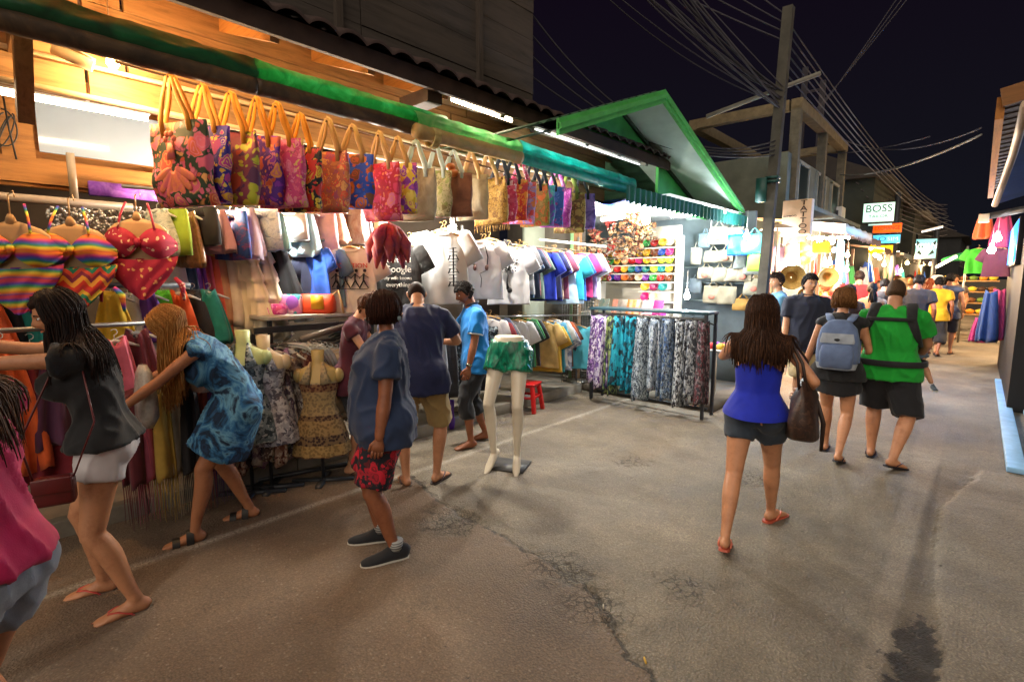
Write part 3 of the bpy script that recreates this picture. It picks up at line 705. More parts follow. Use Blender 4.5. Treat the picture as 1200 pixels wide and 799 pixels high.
    col = mix(pm_, base, pat); col = mix(ramp(nt, mth('MULTIPLY_ADD', dr, 4.0, .5), [(.49, (0, 0, 0)), (.51, (1, 1, 1))]), col, slb)
    col = mix(C_[0], col, ramp(nt, big.outputs['Fac'], [(.3, (.215, .185, .15)), (.7, (.29, .255, .21))]))
    col = mix(A[1], col, ramp(nt, big.outputs['Fac'], [(.3, (.115, .094, .07)), (.7, (.2, .168, .128))]))
    col = mix(mth('MULTIPLY', B_[1], .7), col, ramp(nt, fine.outputs['Fac'], [(.35, (.05, .044, .036)), (.65, (.2, .18, .15))]))
    lp = ramp(nt, mth('MULTIPLY_ADD', dr, 4.0, .5), [(.49, (0, 0, 0)), (.52, (.38, .38, .38)), (.72, (0, 0, 0))]); col = mix(lp, col, (.28, .255, .21))
    ag2 = N(nt, 'TexVoronoi', Scale=38.0); nt.links.new(v, ag2.inputs['Vector']); a2c = nt.nodes.new('ShaderNodeSeparateColor'); nt.links.new(ag2.outputs['Color'], a2c.inputs[0])
    stone = mth('MULTIPLY', ramp(nt, ag2.outputs['Distance'], [(.22, (1, 1, 1)), (.32, (0, 0, 0))]), ramp(nt, a2c.outputs[0], [(.80, (0, 0, 0)), (.9, (.55, .55, .55))]))
    col = mix(stone, col, (.34, .3, .25))
    sp = ramp(nt, agg.outputs['Distance'], [(.08, (1.35, 1.32, 1.28)), (.5, (.7, .7, .7))])
    col = mix(None, col, sp, 'MULTIPLY', .7); col = mix(None, col, ramp(nt, fine.outputs['Fac'], [(.3, (.5, .5, .5)), (.68, (1.3, 1.3, 1.3))]), 'MULTIPLY', .75)
    hu = N(nt, 'TexNoise', Scale=.75, Detail=5.0, Roughness=.6, Distortion=.5); nt.links.new(ad_ if False else v, hu.inputs['Vector'])
    col = mix(None, col, ramp(nt, hu.outputs['Fac'], [(.34, (.76, .70, .64)), (.46, (1.05, .97, .86)), (.56, (1.2, 1.14, 1.04)), (.66, (1.0, .86, .72))]), 'MULTIPLY', .85)
    col = mix(mth('MULTIPLY', broken, .8), col, (.03, .024, .02)); col = mix(mth('MULTIPLY', crk, .75), col, (.04, .033, .027)); col = mix(hair_, col, (.05, .042, .034))
    wr = nt.nodes.new('ShaderNodeMath'); wr.operation = 'MULTIPLY'; nt.links.new(B_[0], wr.inputs[0])
    nt.links.new(ramp(nt, fine.outputs['Fac'], [(.38, (.0, .0, .0)), (.55, (.9, .9, .9))]), wr.inputs[1])
    col = mix(wr.outputs[0], col, (.42, .39, .33)); col = mix(ramp(nt, mth('ADD', B_[2], mth('MULTIPLY', mth('SUBTRACT', edge.outputs['Fac'], .52), 3.2)), [(.42, (0, 0, 0)), (.62, (.9, .9, .9))]), col, (.024, .018, .014))
    nt.links.new(col, b.inputs['Base Color'])
    rr = nt.nodes.new('ShaderNodeMapRange'); nt.links.new(big.outputs['Fac'], rr.inputs[0]); rr.inputs[1].default_value = .3; rr.inputs[2].default_value = .7; rr.inputs[3].default_value = .52; rr.inputs[4].default_value = .8
    nt.links.new(rr.outputs[0], b.inputs['Roughness'])
    hh = mth('ADD', mth('ADD', fine.outputs['Fac'], mth('MULTIPLY', agg.outputs['Distance'], -.9)), mth('MULTIPLY', stone, .8)); hh = mth('SUBTRACT', mth('SUBTRACT', hh, mth('MULTIPLY', broken, 2.5)), mth('MULTIPLY', crk, 2.0))
    bump(nt, b, hh, .8, .008)
    o = link_mesh('road', me, [m]); struct(o)
build_road()
CREAM = plain('#b8a682', .8, .12, 3); CONC = plain('#6f685e', .9, .3, 2.2, bmp=.5); DARKW = wood('#4a3524', .4); AMB = wood('#a8763e', .35); AMBX = wood('#a8763e', .35, axis='X')
GREYW = wood('#8d7a62', .35); STEEL = plain('#8b8b88', .4, .1, metal=.8); DSTEEL = plain('#3a3c40', .45, .15, metal=.5); WHITE = plain('#d9d6cc', .55, .05); RUST = plain('#3d2b22', .8, .4, 5)

pv = MB(); pv.box((-6.9, 2.2, .06), (4.9, 9.0, .12)); pave = struct(pv.obj('pavement', plain('#8f867a', .85, .28, 3, bmp=.5), bev=.012))
kb = MB()
for i in range(8): kb.box((-4.39, -1.9 + 1.1 * i, .065), (.11, 1.09, .135))
struct(kb.obj('kerb', plain('#7d776c', .85, .3, 5, bmp=.5), bev=.012))

# ------------------------------------------------------------------ the long open-fronted shop on the left
shop = thing('shop_building', 'long open fronted wooden clothes shop under a dark tiled eave with grey upper storey', 'shop building', (-4.05, 2, 0))
def sp(mb, name, mat, **k): return mb.obj(name, mat, shop, loc=(4.05, -2, 0), **k)
b = MB(); b.box((-6.45, 2.2, 1.75), (.1, 9, 3.3)); sp(b, 'back_wall', plain('#54473a', .85, .3, 2))
b = MB(); b.box((-5.6, 6.98, 1.75), (1.65, .08, 3.3)); sp(b, 'side_wall', CONC)
b = MB(); b.box((-5.6, -2.3, 1.75), (1.6, .08, 3.3)); sp(b, 'side_wall', CONC)
b = MB()
for i in range(7): b.box((-5.24, -2.15 + .0 + 1.28 * i + .4, 3.38), (2.3, 1.27, .03))
sp(b, 'ceiling', wood('#6b4d30', .35, axis='X'), smooth=False)
b = MB()
for j, (z, h) in enumerate(((2.855, .17), (3.04, .19), (3.235, .19), (3.45, .23))):
    for i in range(3): b.box((-4.05 + .012 * (j % 2), -.75 + 2.85 * i + .2 * (j % 2), z), (.045, 2.83, h))
sp(b, 'lintel_boards', wood('#93714a', .4), smooth=False)
b = MB(); b.bar((-4.0, -2, 2.955), (-4.0, 6.6, 2.955), .03, .022); b.bar((-4.0, -2, 2.79), (-4.0, 6.6, 2.745), .03, .03); sp(b, 'trim_strip', plain('#c8b797', .6, .1))
b = MB(); b.box((-5.06, -.1, 2.78), (.05, 3.2, .75)); b.box((-5.0, -.1, 2.46), (.09, 3.2, .17)); b.box((-4.99, .42, 2.76), (.06, .17, .46)); b.box((-4.99, 1.42, 2.76), (.06, .2, .46)); b.box((-5.02, -.1, 2.36), (.06, 3.2, .02))
sp(b, 'inner_boards', wood('#a06a30', .35), smooth=False)
b = MB(); b.box((-5.0, -.45, 2.78), (.05, 1.5, .5)); sp(b, 'plaster_panel', plain('#c9b78e', .8, .1, 3), smooth=False)
b = MB(); b.box((-4.995, .92, 2.78), (.02, .78, .36)); sp(b, 'glass_panel', plain('#9fb0c4', .12, .05, 2, bmp=0, coat=.6), smooth=False)
def eave_z(X): return 3.17 + (-3.2 - X) * .36
b = MB()
for i in range(5):
    x = -3.28 - .165 * i; b.box((x, .65, eave_z(x) + .06), (.182, 5.7, .018), rot=Matrix.Rotation(.345, 3, 'Y'))
sp(b, 'soffit', wood('#b07a3c', .35), smooth=False)
b = MB(); b.sheet([[Vector((-3.2 - .17 * i, y, eave_z(-3.2 - .17 * i) + .06)) for y in (3.5, 6.0, 6.7)] for i in range(6)]); sp(b, 'soffit_sheet', plain('#9a9a92', .6, .15))
for i in range(13):
    b = MB(); y = -1.85 + .66 * i; b.bar((-3.22, y, 3.15), (-4.02, y, eave_z(-4.02) - .02), .055, .09); sp(b, 'rafter', AMBX if y < 3.4 else plain('#86867e', .6, .2), smooth=False)
b = MB(); b.box((-3.185, 2.3, 3.185), (.035, 8.6, .12)); sp(b, 'eave_beam', RUST, smooth=False)
b = MB(); b.box((-3.4, 2.66, 3.1), (.36, .14, .1)); sp(b, 'eave_bracket', wood('#3a281a', .4), smooth=False)
b = MB(); rows = []
for k, x in enumerate((-3.1, -3.1, -3.45, -3.46, -3.8, -3.81, -4.25)):
    zz = eave_z(x) + .12 + (.0 if k % 2 else .012)
    if k == 0: zz -= .035
    r = []
    for j in range(440):
        y = -2 + 8.6 * j / 439; w = (y / .2) % 1; s_ = abs(math.sin(math.pi * w)); r.append(Vector((x, y, zz + .055 * s_ ** .7 - .02 + .01 * mnoise.noise(Vector((y * 2, x, 0))))))
    rows.append(r)
b.sheet(rows); sp(b, 'roof_tiles', plain('#3a2a26', .85, .4, 6, bmp=.5))
b = MB()
for j in range(14):
    for i, (a, c) in enumerate(((-2.2, .3), (.31, 2.6), (2.61, 4.9))): b.box((-4.2 - .004 * ((i + j) % 3), (a + c) / 2, 3.72 + .3 * j), (.16, c - a, .294))
sp(b, 'upper_wall', wood('#4a423c', .45, .5), smooth=False)
b = MB(); b.box((-6, 4.83, 5.7), (3.4, .1, 4.2)); sp(b, 'upper_end_wall', CONC, smooth=False)
for y in (2.38, 4.0):
    b = MB(); b.box((-4.1, y, 5.7), (.05, .06, 4.2)); sp(b, 'upper_post', wood('#4a4038', .3, axis='Z'), smooth=False)
b = MB(); b.bar((-3.98, .38, 2.6), (-3.42, .36, 3.12), .07, .13); b.bar((-4.1, .37, 2.98), (-3.35, .37, 3.04), .06, .1); sp(b, 'corner_bracket', wood('#8a6a48', .3, axis='X'), smooth=False)
for y in (-1.6, 3.05, 6.55):
    b = MB(); b.box((-4.6 if y > 0 else -4.1, y, 1.6), (.09, .09, 3.1)); sp(b, 'post', wood('#7a5a3a', .3, axis='Z'), smooth=False)

# rolled tarpaulins under the eave
def rolled(name, label, y0, y1, mat, rollmat, zt=3.01, zb=2.85, X=-3.3, r=.05, dz=0, seed=0):
    t = thing(name, label, 'tarpaulin', (X, (y0 + y1) / 2, zb)); o = Vector((X, (y0 + y1) / 2, zb)); n = max(16, int((y1 - y0) / .03))
    P = []
    for i in range(9):
        f = i / 8; r_ = []
        for j in range(n + 1):
            y = y0 + (y1 - y0) * j / n; k = mnoise.noise(Vector((y * 5 + f * 3, f * 2.5 - y * 2, seed))) + .6 * mnoise.noise(Vector((y * 13 + f * 8, f * 3, seed + 4)))
            z = zt + (zb - zt) * f - dz * j / n; r_.append(Vector((X - .01 + .05 * math.sin(f * math.pi) + .016 * k, y, z + .008 * k)) - o)
        P.append(r_)
    b = MB(); b.sheet(P); b.obj('hanging_sheet', mat, t)
    b = MB(); pts = []
    for j in range(n + 1):
        y = y0 + (y1 - y0) * j / n; pts.append(Vector((X + .0, y, zb - dz * j / n + .006 * mnoise.noise(Vector((y * 3, 1, seed))))) - o)
    b.tube(pts, [r * (1 + .12 * mnoise.noise(Vector((j * .35, 2, seed)))) for j in range(n + 1)], 14); b.obj('roll', rollmat, t); return t
TG = pattern('dye', ['#0c2c1a', '#14502c', '#1a6a38'], 5, .45, 1); TB = pattern('dye', ['#2e2418', '#4a3826', '#6a5234'], 6, .6, 1)  # TG: dark green carries the shade on the tarpaulin's unlit left end
TL = pattern('dye', ['#3fa84e', '#70c870', '#a0d48a'], 6, .45, 1); TT = pattern('dye', ['#087a78', '#0fa49a', '#1fb8b0'], 6, .4, 1)
TM = pattern('dye', ['#0c5a26', '#168a40', '#36b062'], 7, .4, 1)  # brighter green carries the lamplight on the tarpaulin's middle
for m_ in (TL, TT): sheetlike(m_)
sheetlike(TM, .14)
rolled('rolled_tarpaulin', 'dark green tarpaulin rolled up on a brown pole under the left end of the eave', -1.6, 1.36, TG, TB, seed=1)
rolled('rolled_tarpaulin', 'bright green crumpled tarpaulin rolled on a brown pole above the beige bags', 1.35, 2.85, TM, TB, seed=2, r=.05)
rolled('rolled_tarpaulin', 'pale green and tan tarpaulin roll tied with rope beside the teal one', 2.45, 3.62, TL, pattern('dye', ['#9a7a48', '#b8945a', '#8a8a50'], 5, .6, 1), X=-3.2, zb=2.80, zt=2.95, seed=3, r=.055)
rolled('rolled_tarpaulin', 'teal tarpaulin rolled under the eave beside the green gabled roof', 3.64, 5.75, TT, TT, X=-3.22, zt=2.96, zb=2.81, dz=.05, seed=4, r=.05)
b = MB()
for k in range(5): b.tube([Vector((.07 * math.cos(a), .012 * k - .03 + .004 * math.sin(3 * a), .07 * math.sin(a))) for a in [2 * math.pi * j / 14 for j in range(15)]], .008, 6)
tag(b.obj('rope_tie', plain('#b09a60', .9, .3, 30), loc=(-3.2, 2.62, 2.78)), 'straw coloured rope knotted round the pale tarpaulin roll', 'rope')
b = MB(); b.sheet([[Vector((-.5 + .11 * i, -.5 + .12 * j, .05 * math.sin(i * .9 + j * .5) - .035 * i * .6)) for j in range(10)] for i in range(9)])
tag(b.obj('plastic_sheet', pattern('dye', ['#0a3a9a', '#1455c8', '#2a70d8'], 4, .35, 1), loc=(-3.4, 5.75, 2.72)), 'bright blue plastic sheet hanging under the eave end', 'plastic sheet')
# ------------------------------------------------------------------ the gabled kiosk
GX = -2.7; PK = (5.44, 3.72); SL = math.tan(math.radians(20.5))
kiosk = thing('gabled_kiosk', 'souvenir kiosk under a green gable roof with white soffit', 'kiosk', (-3.4, 7, 0))
def kp(mb, name, mat, **k): return mb.obj(name, mat, kiosk, loc=(3.4, -7, 0), **k)
GRN = plain('#56b45a', .5, .22, 7, bmp=.3); GRN2 = plain('#45b055', .6, .2, 5, bmp=.3)
def gzr(y): return PK[1] - abs(y - PK[0]) * SL
for nm, ys in (('near_roof_slope', (3.3, PK[0])), ('far_roof_slope', (PK[0], 8.5))):
    b = MB(); P = []
    for x in (GX - .05, -6.2): P.append([Vector((x, ys[0] + (ys[1] - ys[0]) * j / 60, gzr(ys[0] + (ys[1] - ys[0]) * j / 60) + .02 + (.012 * math.sin(j * 1.57)))) for j in range(61)])
    b.sheet(P); kp(b, nm, plain('#3b5a44', .6, .25, 5))
for nm, ys in (('near_soffit', (3.4, PK[0] - .01)), ('far_soffit', (PK[0] + .01, 8.4))):
    b = MB(); b.sheet([[Vector((x, ys[0] + (ys[1] - ys[0]) * j / 8, gzr(ys[0] + (ys[1] - ys[0]) * j / 8) - .07)) for j in range(9)] for x in (GX - .03, -3.6)]); kp(b, nm, plain('#b4c6be', .6, .16, 3, bmp=.2))
for nm, y1 in (('near_fascia', 3.55), ('far_fascia', 8.08)):
    b = MB(); s_ = 1 if y1 > PK[0] else -1
    for dx, w0, w1 in ((0, .02, -.12), (.02, -.02, -.07)):
        y0 = PK[0] + s_ * .0
        q = [(y0, gzr(y0) + w0), (y1, gzr(y1) + w0), (y1, gzr(y1) + w1), (y0, gzr(y0) + w1)]
        b.loft([[Vector((GX + dx + e, y, z)) for y, z in q] for e in (-.03, 0)])
    kp(b, nm, GRN, smooth=False)
b = MB(); q = [(3.75, 3.17), (PK[0], gzr(PK[0]) - .08), (8.2, gzr(8.2) - .08), (8.2, 2.62), (6.45, 2.62), (6.45, 3.17)]
b.loft([[Vector((x, y, z)) for y, z in q] for x in (-3.3, -3.26)]); kp(b, 'gable_wall', GRN2, smooth=False)
b = MB(); b.bar((-3.24, PK[0], gzr(PK[0]) - .1), (-3.24, 8.1, gzr(8.1) - .1), .03, .04); kp(b, 'dark_batten', plain('#15301c', .7, .2), smooth=False)
b = MB(); P = []
for i in range(2): P.append([Vector((-2.66 - .0 * i, 4.6 + 3.6 * j / 150, 2.62 - .16 * i + .012 * math.sin(j * 1.3) * i)) + Vector((.012 * math.sin(j * 1.3), 0, 0)) for j in range(151)])
b.sheet(P); kp(b, 'corrugated_valance', plain('#1f6a5c', .5, .2, 8))
b = MB(); b.sheet([[Vector((x, y, 2.66)) for y in (5.6, 8.2)] for x in (-2.68, -6)]); kp(b, 'kiosk_ceiling', plain('#cfd4d2', .6, .05))
b = MB(); b.box((-4.55, 8.2, 1.3), (4, .08, 2.8)); kp(b, 'back_wall', plain('#76848a', .7, .2, 3))
b = MB(); b.box((-5.6, 7.4, 1.3), (.08, 1.9, 2.8)); kp(b, 'side_wall', plain('#b8c0ae', .7, .1, 2))
b = MB(); b.box((-2.34, 8.15, 1.3), (.1, .1, 2.55)); kp(b, 'corner_post', plain('#b0662c', .6, .2))
b = MB(); b.box((-4.72, 6.6, 1.35), (.07, .07, 2.6)); kp(b, 'inner_post', plain('#8fbf8a', .6, .1))
struct(MB().box((-4.1, 7.3, .05), (3.4, 1.7, .1)).obj('kiosk_floor', CONC))
# ------------------------------------------------------------------ goods: garment shapes (hook at the origin, front towards -Y)
def shirt_mb(w=.47, h=.7, seed=0, vneck=False, mb=None, sl=.22, thick=.03):
    mb = mb or MB(); n = 36
    Z = [(-.07, .075), (-.085, .13), (-.105, .185), (-.135, .215), (-.2, .225), (-.32, .222), (-.45, .228), (-.58, .235), (-h + .015, .242), (-h, .243)]
    rings = []
    for z, a in Z:
        a *= w / .47; r = []; b = thick * (.35 if z > -.11 else 1)
        for j in range(n):
            t = 2 * math.pi * j / n; x = a * math.copysign(abs(math.cos(t)) ** .8, math.cos(t)); s_ = math.sin(t)
            f = mnoise.noise(Vector((x * 9 + seed * 5.1, z * 2.2, seed + (1 if s_ > 0 else 0)))) * .04 * min(1, -z / .35) + .009 * math.sin(x * 26 + z * 9 + seed)
            r.append(Vector((x, b * s_ + f * (.6 + .4 * abs(s_)), z + .012 * mnoise.noise(Vector((x * 5, seed, z))) * (z < -.5))))
        rings.append(r)
    mb.loft(rings)
    for q in (-1, 1):
        a = Vector((q * .185 * w / .47, 0, -.135)); e = a + Vector((q * .115, 0, -sl)); 
        mb.tube([a - Vector((q * .03, 0, -.02)), a, a.lerp(e, .4) + Vector((0, .008, 0)), e], [.05, .082, .088, .088], 14, 0, Vector((q * .8, 0, .45)), [.02, .026, .028, .022])
    k = .075 if vneck else .035
    mb.tube([Vector((.078 * math.cos(t) * w / .47, -.012 - .022 * math.sin(t), -.072 - k * max(0, math.sin(t)) ** (1 if vneck else .7))) for t in [math.pi * j / 12 for j in range(13)]], .006, 6)
    return mb
def drape_mb(w0, w1, h, seed=0, folds=8, thick=.035, z0=-.07, mb=None, ruffle=0):
    """long hanging garment: strap width w0 at the top, w1 at the hem, gathered in folds"""
    mb = mb or MB(); n = 48; rings = []
    for i in range(15 if not ruffle else 41):
        f = i / (14 if not ruffle else 40); z = z0 - (h + z0) * f; a = (w0 + (w1 - w0) * min(1, f * 1.2) ** .8) / 2; r = []
        for j in range(n):
            t = 2 * math.pi * j / n; g = math.sin(t * folds + seed + 1.3 * math.sin(t * 3 + seed)) * (.35 + .65 * f)
            tier = ((f * 5) % 1) * ruffle; b = thick * (1 + .6 * f) * (1 + .75 * g) * (1 + .7 * tier) 
            r.append(Vector((a * math.cos(t) * (1 + .05 * g) * (1 + .12 * tier), b * math.sin(t) * 1.1, z + (.022 * math.sin(t * 5 + seed) if f > .95 else 0) - (.055 * math.exp(-(math.cos(t) / .45) ** 2) - .02 * abs(math.cos(t)) if f < .04 else 0))))
        rings.append(r)
    mb.loft(rings); return mb
def pants_mb(w=.3, h=.95, seed=0, mb=None):
    mb = mb or MB()
    for q in (-1, 1):
        P, A, B = [], [], []
        for i in range(13):
            f = i / 12; P.append(Vector((q * w * (.2 + .08 * f), .006 * math.sin(seed + f * 5), -.06 - (h - .06) * f))); A.append(w * (.27 + .06 * math.sin(f * 2.6))); B.append(.03 + .016 * math.sin(f * 7 + seed + q))
        n = 22; rings = []
        for c, a, b_ in zip(P, A, B): rings.append([c + Vector((a * math.cos(t) * (1 + .06 * math.sin(t * 6 + seed)), b_ * math.sin(t) * (1 + .35 * math.sin(t * 5 + seed)), 0)) for t in [2 * math.pi * j / n for j in range(n)]])
        mb.loft(rings)
    mb.tube([Vector((0, 0, -.06)), Vector((0, 0, -.13))], [w * .5, w * .52], 24, 0, Vector((1, 0, 0)), [.03, .036]); return mb
def shorts_mb(w=.34, h=.3, seed=0):
    mb = MB()
    for q in (-1, 1): mb.tube([Vector((q * w * .22, 0, -.06)), Vector((q * w * .25, .006, -h * .6)), Vector((q * w * .28, -.004, -h))], [w * .26, w * .27, w * .28], 16, 0, Vector((1, 0, 0)), [.03, .04, .042])
    mb.tube([Vector((0, 0, -.05)), Vector((0, 0, -.12))], [w * .45, w * .48], 20, 0, Vector((1, 0, 0)), [.03, .036]); return mb
def hanger_mb(w=.36, mb=None):
    mb = mb or MB()
    mb.tube([Vector((-w / 2, 0, -.115)), Vector((-w / 4, 0, -.083)), Vector((0, 0, -.062)), Vector((w / 4, 0, -.083)), Vector((w / 2, 0, -.115))], [.006, .011, .014, .011, .006], 8, 0, Vector((0, 0, 1)), .007)
    mb.tube([Vector((0, 0, -.06))] + [Vector((.018 * math.sin(a), 0, -.005 + .018 * math.cos(a))) for a in [math.pi - 4.2 * j / 8 for j in range(9)]], .0028, 6); return mb
SHIRT = [shirt_mb(.47, .7, s).mesh('shirt') for s in range(5)]; HANG = hanger_mb().mesh('hanger'); HANGT = hanger_mb(.3).mesh('hanger')
PALEW = wood('#c39a5e', .25, axis='X'); CLEAR = plain('#c9ccc9', .15, .1, bmp=0); BLACKP = plain('#15161a', .4, .2)
ORD = ['first', 'second', 'third', 'fourth', 'fifth', 'sixth', 'seventh', 'eighth', 'ninth', 'tenth', 'eleventh', 'twelfth', 'thirteenth', 'fourteenth', 'fifteenth', 'sixteenth']
R_ = random.Random(11)
def hang(name, me, mats, label, cat, group, loc, rz=0, hanger=None, scale=1.0, hlabel=None):
    """a garment and the hanger that carries it, each a thing of its own"""
    if isinstance(me, MB): o = me.obj(name, mats, loc=loc, rz=rz)
    else: o = inst(name, me, mats, loc=loc, rz=rz)
    o.scale = (scale,) * 3; tag(o, label, cat, group); hw_ = label.split(',')[0].split()[:10]
    while hw_[-1] in ('the', 'on', 'in', 'of', 'a', 'behind', 'and', 'with', 'beside', 'above', 'under', 'at', 'low', 'long', 'T-shirt', 'to'): hw_.pop()
    if hanger:
        h = inst('clothes_hanger', HANG if hanger[0] == 'w' else HANGT, {'wood': PALEW, 'clear': CLEAR, 'black': BLACKP}[hanger] if hanger in ('wood', 'clear', 'black') else PALEW, loc=loc, rz=rz); h.scale = (scale * 1.0,) * 3
        tag(h, hlabel or (('pale wooden' if hanger == 'wood' else 'clear plastic' if hanger == 'clear' else 'black plastic') + ' hanger carrying the ' + ' '.join(hw_)), 'clothes hanger', 'hangers on the rails')
    return o
# --- printed T-shirts facing down the rail
def fronty(mb, txt, size, x, z, mi=1, y=-.047): mb.text(txt, size, Matrix.Translation((x, y, z)) @ Matrix.Rotation(math.pi / 2, 4, 'X'), mi, .004)
INK = plain('#14141a', .8, .1, bmp=0); REDI = plain('#c04a4a', .8, .1, bmp=0); WHI = plain('#e6e4de', .8, .05, bmp=0)
WTEE = cloth('#c2c3c4', .04); BTEE = cloth('#141518'); RB = cloth('#0f4fb8')
UX, UG, LG = -4.42, 'T-shirts on the upper rail', 'T-shirts on the lower rail'
def stroke(mb, pts, r, mi=1, y=-.05): mb.tube([Vector((x, y, z)) for x, z in pts], r, 5, mi, None, [q * .5 for q in r] if hasattr(r, '__len__') else r * .5)
def tee_front(kind, seed):
    mb = shirt_mb(.5, .74, seed, vneck=kind in ('phones', 'tree', 'shades'))
    if kind == 'google':
        for t, s_, z in (("I don't need", .06, -.25), ("Google", .1, -.34), ("my wife knows", .05, -.43), ("everything", .062, -.5)): fronty(mb, t, s_, .0, z)
    if kind == 'runners':
        fronty(mb, 'EVOLUTION', .062, 0, -.24, 2)
        for i, x in enumerate((-.13, -.04, .05, .13)):
            stroke(mb, [(x - .035, -.44), (x, -.38), (x + .005, -.31)], [.01, .014, .018]); stroke(mb, [(x + .045, -.45), (x + .015, -.4), (x, -.37)], [.009, .013, .015]); mb.ball((x + .015, -.05, -.285), (.016, .006, .018), 10, 6, 1); stroke(mb, [(x - .04, -.36), (x, -.32), (x + .05, -.35)], .008)
        stroke(mb, [(-.17, -.455), (.17, -.455)], .006)
    if kind == 'glyphs':
        rnd = random.Random(3)
        for k, zc in enumerate((-.28, -.4, -.52)):
            for i in range(4): stroke(mb, [(.07, zc + .05 - .032 * i), (.155 + rnd.uniform(-.02, .01), zc + .056 - .032 * i)], .0065)
            stroke(mb, [(.112, zc + .06), (.112, zc - .055)], .008); stroke(mb, [(.085, zc - .01), (.065, zc - .055)], .007); stroke(mb, [(.14, zc - .01), (.165, zc - .055)], .007)
    if kind == 'phones':
        stroke(mb, [(-.075, -.36), (-.085, -.25), (-.06, -.15), (-.045, -.12)], .007); stroke(mb, [(.075, -.36), (.085, -.25), (.06, -.15), (.045, -.12)], .007)
        for q in (-1, 1): mb.ball((q * .07, -.052, -.375), (.022, .012, .034), 10, 8, 2)
        stroke(mb, [(.0, -.6), (.01, -.5), (-.01, -.44), (.06, -.41)], .004)
    if kind == 'tree':
        rnd = random.Random(5); stroke(mb, [(.0, -.56), (-.01, -.48), (.0, -.4), (.0, -.34)], [.02, .012, .01, .008]); mb.ball((.02, -.05, -.57), (.03, .01, .035), 10, 8, 1)
        for i in range(26):
            x, z = rnd.uniform(-.11, .11), rnd.uniform(-.36, -.2); stroke(mb, [(0, -.36), (x * .6, z - .03), (x, z)], .0035); mb.ball((x, -.05, z), (.012, .004, .009), 8, 6, 1)
    if kind == 'shades':
        for z in (-.28, -.37): mb.ball((.0, -.052, z), (.03, .01, .035), 10, 8, 1)
        stroke(mb, [(.03, -.28), (.04, -.2), (.02, -.13)], .004); stroke(mb, [(.03, -.37), (.03, -.46)], .004)
    return mb
def up(px, py, X=UX): p = gx(px, py, X); return p
ups = []
def front(kind, mats, label, px, py, X=UX, rz=0, sc=1.0, seed=0, group=UG):
    p = gx(px, py, X); return hang('t_shirt', tee_front(kind, seed), mats, label, 'T-shirt', group, (p.x, p.y, p.z + .05), rz, 'wood', sc)
front('mini2', [RB], 'small bright blue child T-shirt, front of the row beside the cream dresses', 368, 290, -4.5, .25, .72, 1)
bl = MB(); bl.tube([Vector((-.02, -.055, -.22)), Vector((.03, -.055, -.27)), Vector((-.01, -.055, -.33)), Vector((.02, -.055, -.38))], [.014, .024, .02, .008], 8)
front('runners', [cloth('#d8d0c4', .04), INK, REDI], 'cream T-shirt with a row of running figures in black', 410, 288, -4.3, .75, 0.97, 2)
front('google', [BTEE, WHI], 'black T-shirt with white lettering in four lines', 467, 283, -4.28, .6, 0.95, 3)
front('glyphs', [WTEE, INK], 'large white T-shirt with black brush characters down one side', 517, 268, -4.05, .75, 1.09, 4)
front('phones', [cloth('#cfcccb', .04), INK, plain('#5a3a34')], 'white T-shirt printed with hanging headphones', 564, 281, -4.2, .62, 0.97, 5)
front('tree', [cloth('#d4d3d6', .04), INK], 'white T-shirt printed with a black tree', 596, 288, -4.15, .6, 1.00, 6)
front('shades', [cloth('#a9c8e2', .05), INK], 'pale blue T-shirt printed with sunglasses', 663, 297, -4.25, .6, 1.0, 7)
def stack(cols, px, py, X, dy, of, start=0, group=UG, rz=.5, sc=1.0, dx=0.):
    p = gx(px, py, X)
    for i, (cn, c) in enumerate(cols):
        hang('t_shirt', SHIRT[i % 5], c if not isinstance(c, str) else cloth(c), f'{cn} T-shirt, {ORD[i + start]} behind the {of}', 'T-shirt', group,
             (p.x + R_.uniform(-.02, .02) + dx * i, p.y + dy * (i + 1), p.z + .05 + R_.uniform(-.045, .035)), rz + R_.uniform(-.32, .32), 'wood', sc * R_.uniform(.95, 1.03))
stack([('navy', '#1c2440'), ('grey blue', '#5a7890')], 368, 290, -4.5, .06, 'small blue child tee', sc=.85)
stack([('off white', '#c9c6c0')], 410, 288, -4.5, .055, 'running figures tee')
stack([('dark teal', '#0e5560'), ('charcoal', '#24262c'), ('teal', '#0a6a78'), ('dark navy', '#171c34')], 467, 283, -4.42, .06, 'lettered black tee')
stack([('pale grey', '#b8babd')], 517, 268, -4.25, .05, 'brush character tee', sc=1.08)
stack([('beige', '#b0a08e'), ('black', '#1b1b20')], 564, 281, -4.42, .055, 'headphone tee')
stack([('slate', '#4a5a6e'), ('steel blue', '#3a5878'), ('grey', '#7a7d84'), ('charcoal blue', '#28344a'), ('dark red', '#6a2a34'), ('dusty green', '#4a6058')], 596, 288, -4.38, .06, 'tree print tee', rz=.42)
p0 = gx(633, 294, -4.4)
hang('t_shirt', SHIRT[2], cloth('#1230b0'), 'royal blue T-shirt, foremost of the row of blue tees on the upper rail', 'T-shirt', UG, (p0.x, p0.y, p0.z + .05), .3, 'wood')
stack([('ultramarine', '#1a28a0'), ('indigo', '#232a78'), ('navy', '#161d48'), ('beige', '#b09a84'), ('plum', '#6a3048'), ('maroon', '#74303a'), ('white', '#d2d6da')], 633, 294, -4.4, .05, 'foremost royal blue tee', rz=.45)
stack([('turquoise', '#138aa4'), ('blue', '#1f5fb4'), ('violet', '#3a2a9a'), ('magenta', '#b02a6a'), ('lilac', '#8a7ab0'), ('white', '#d4d8dc')], 663, 297, -4.25, .055, 'sunglasses tee', rz=.5, dx=.015)
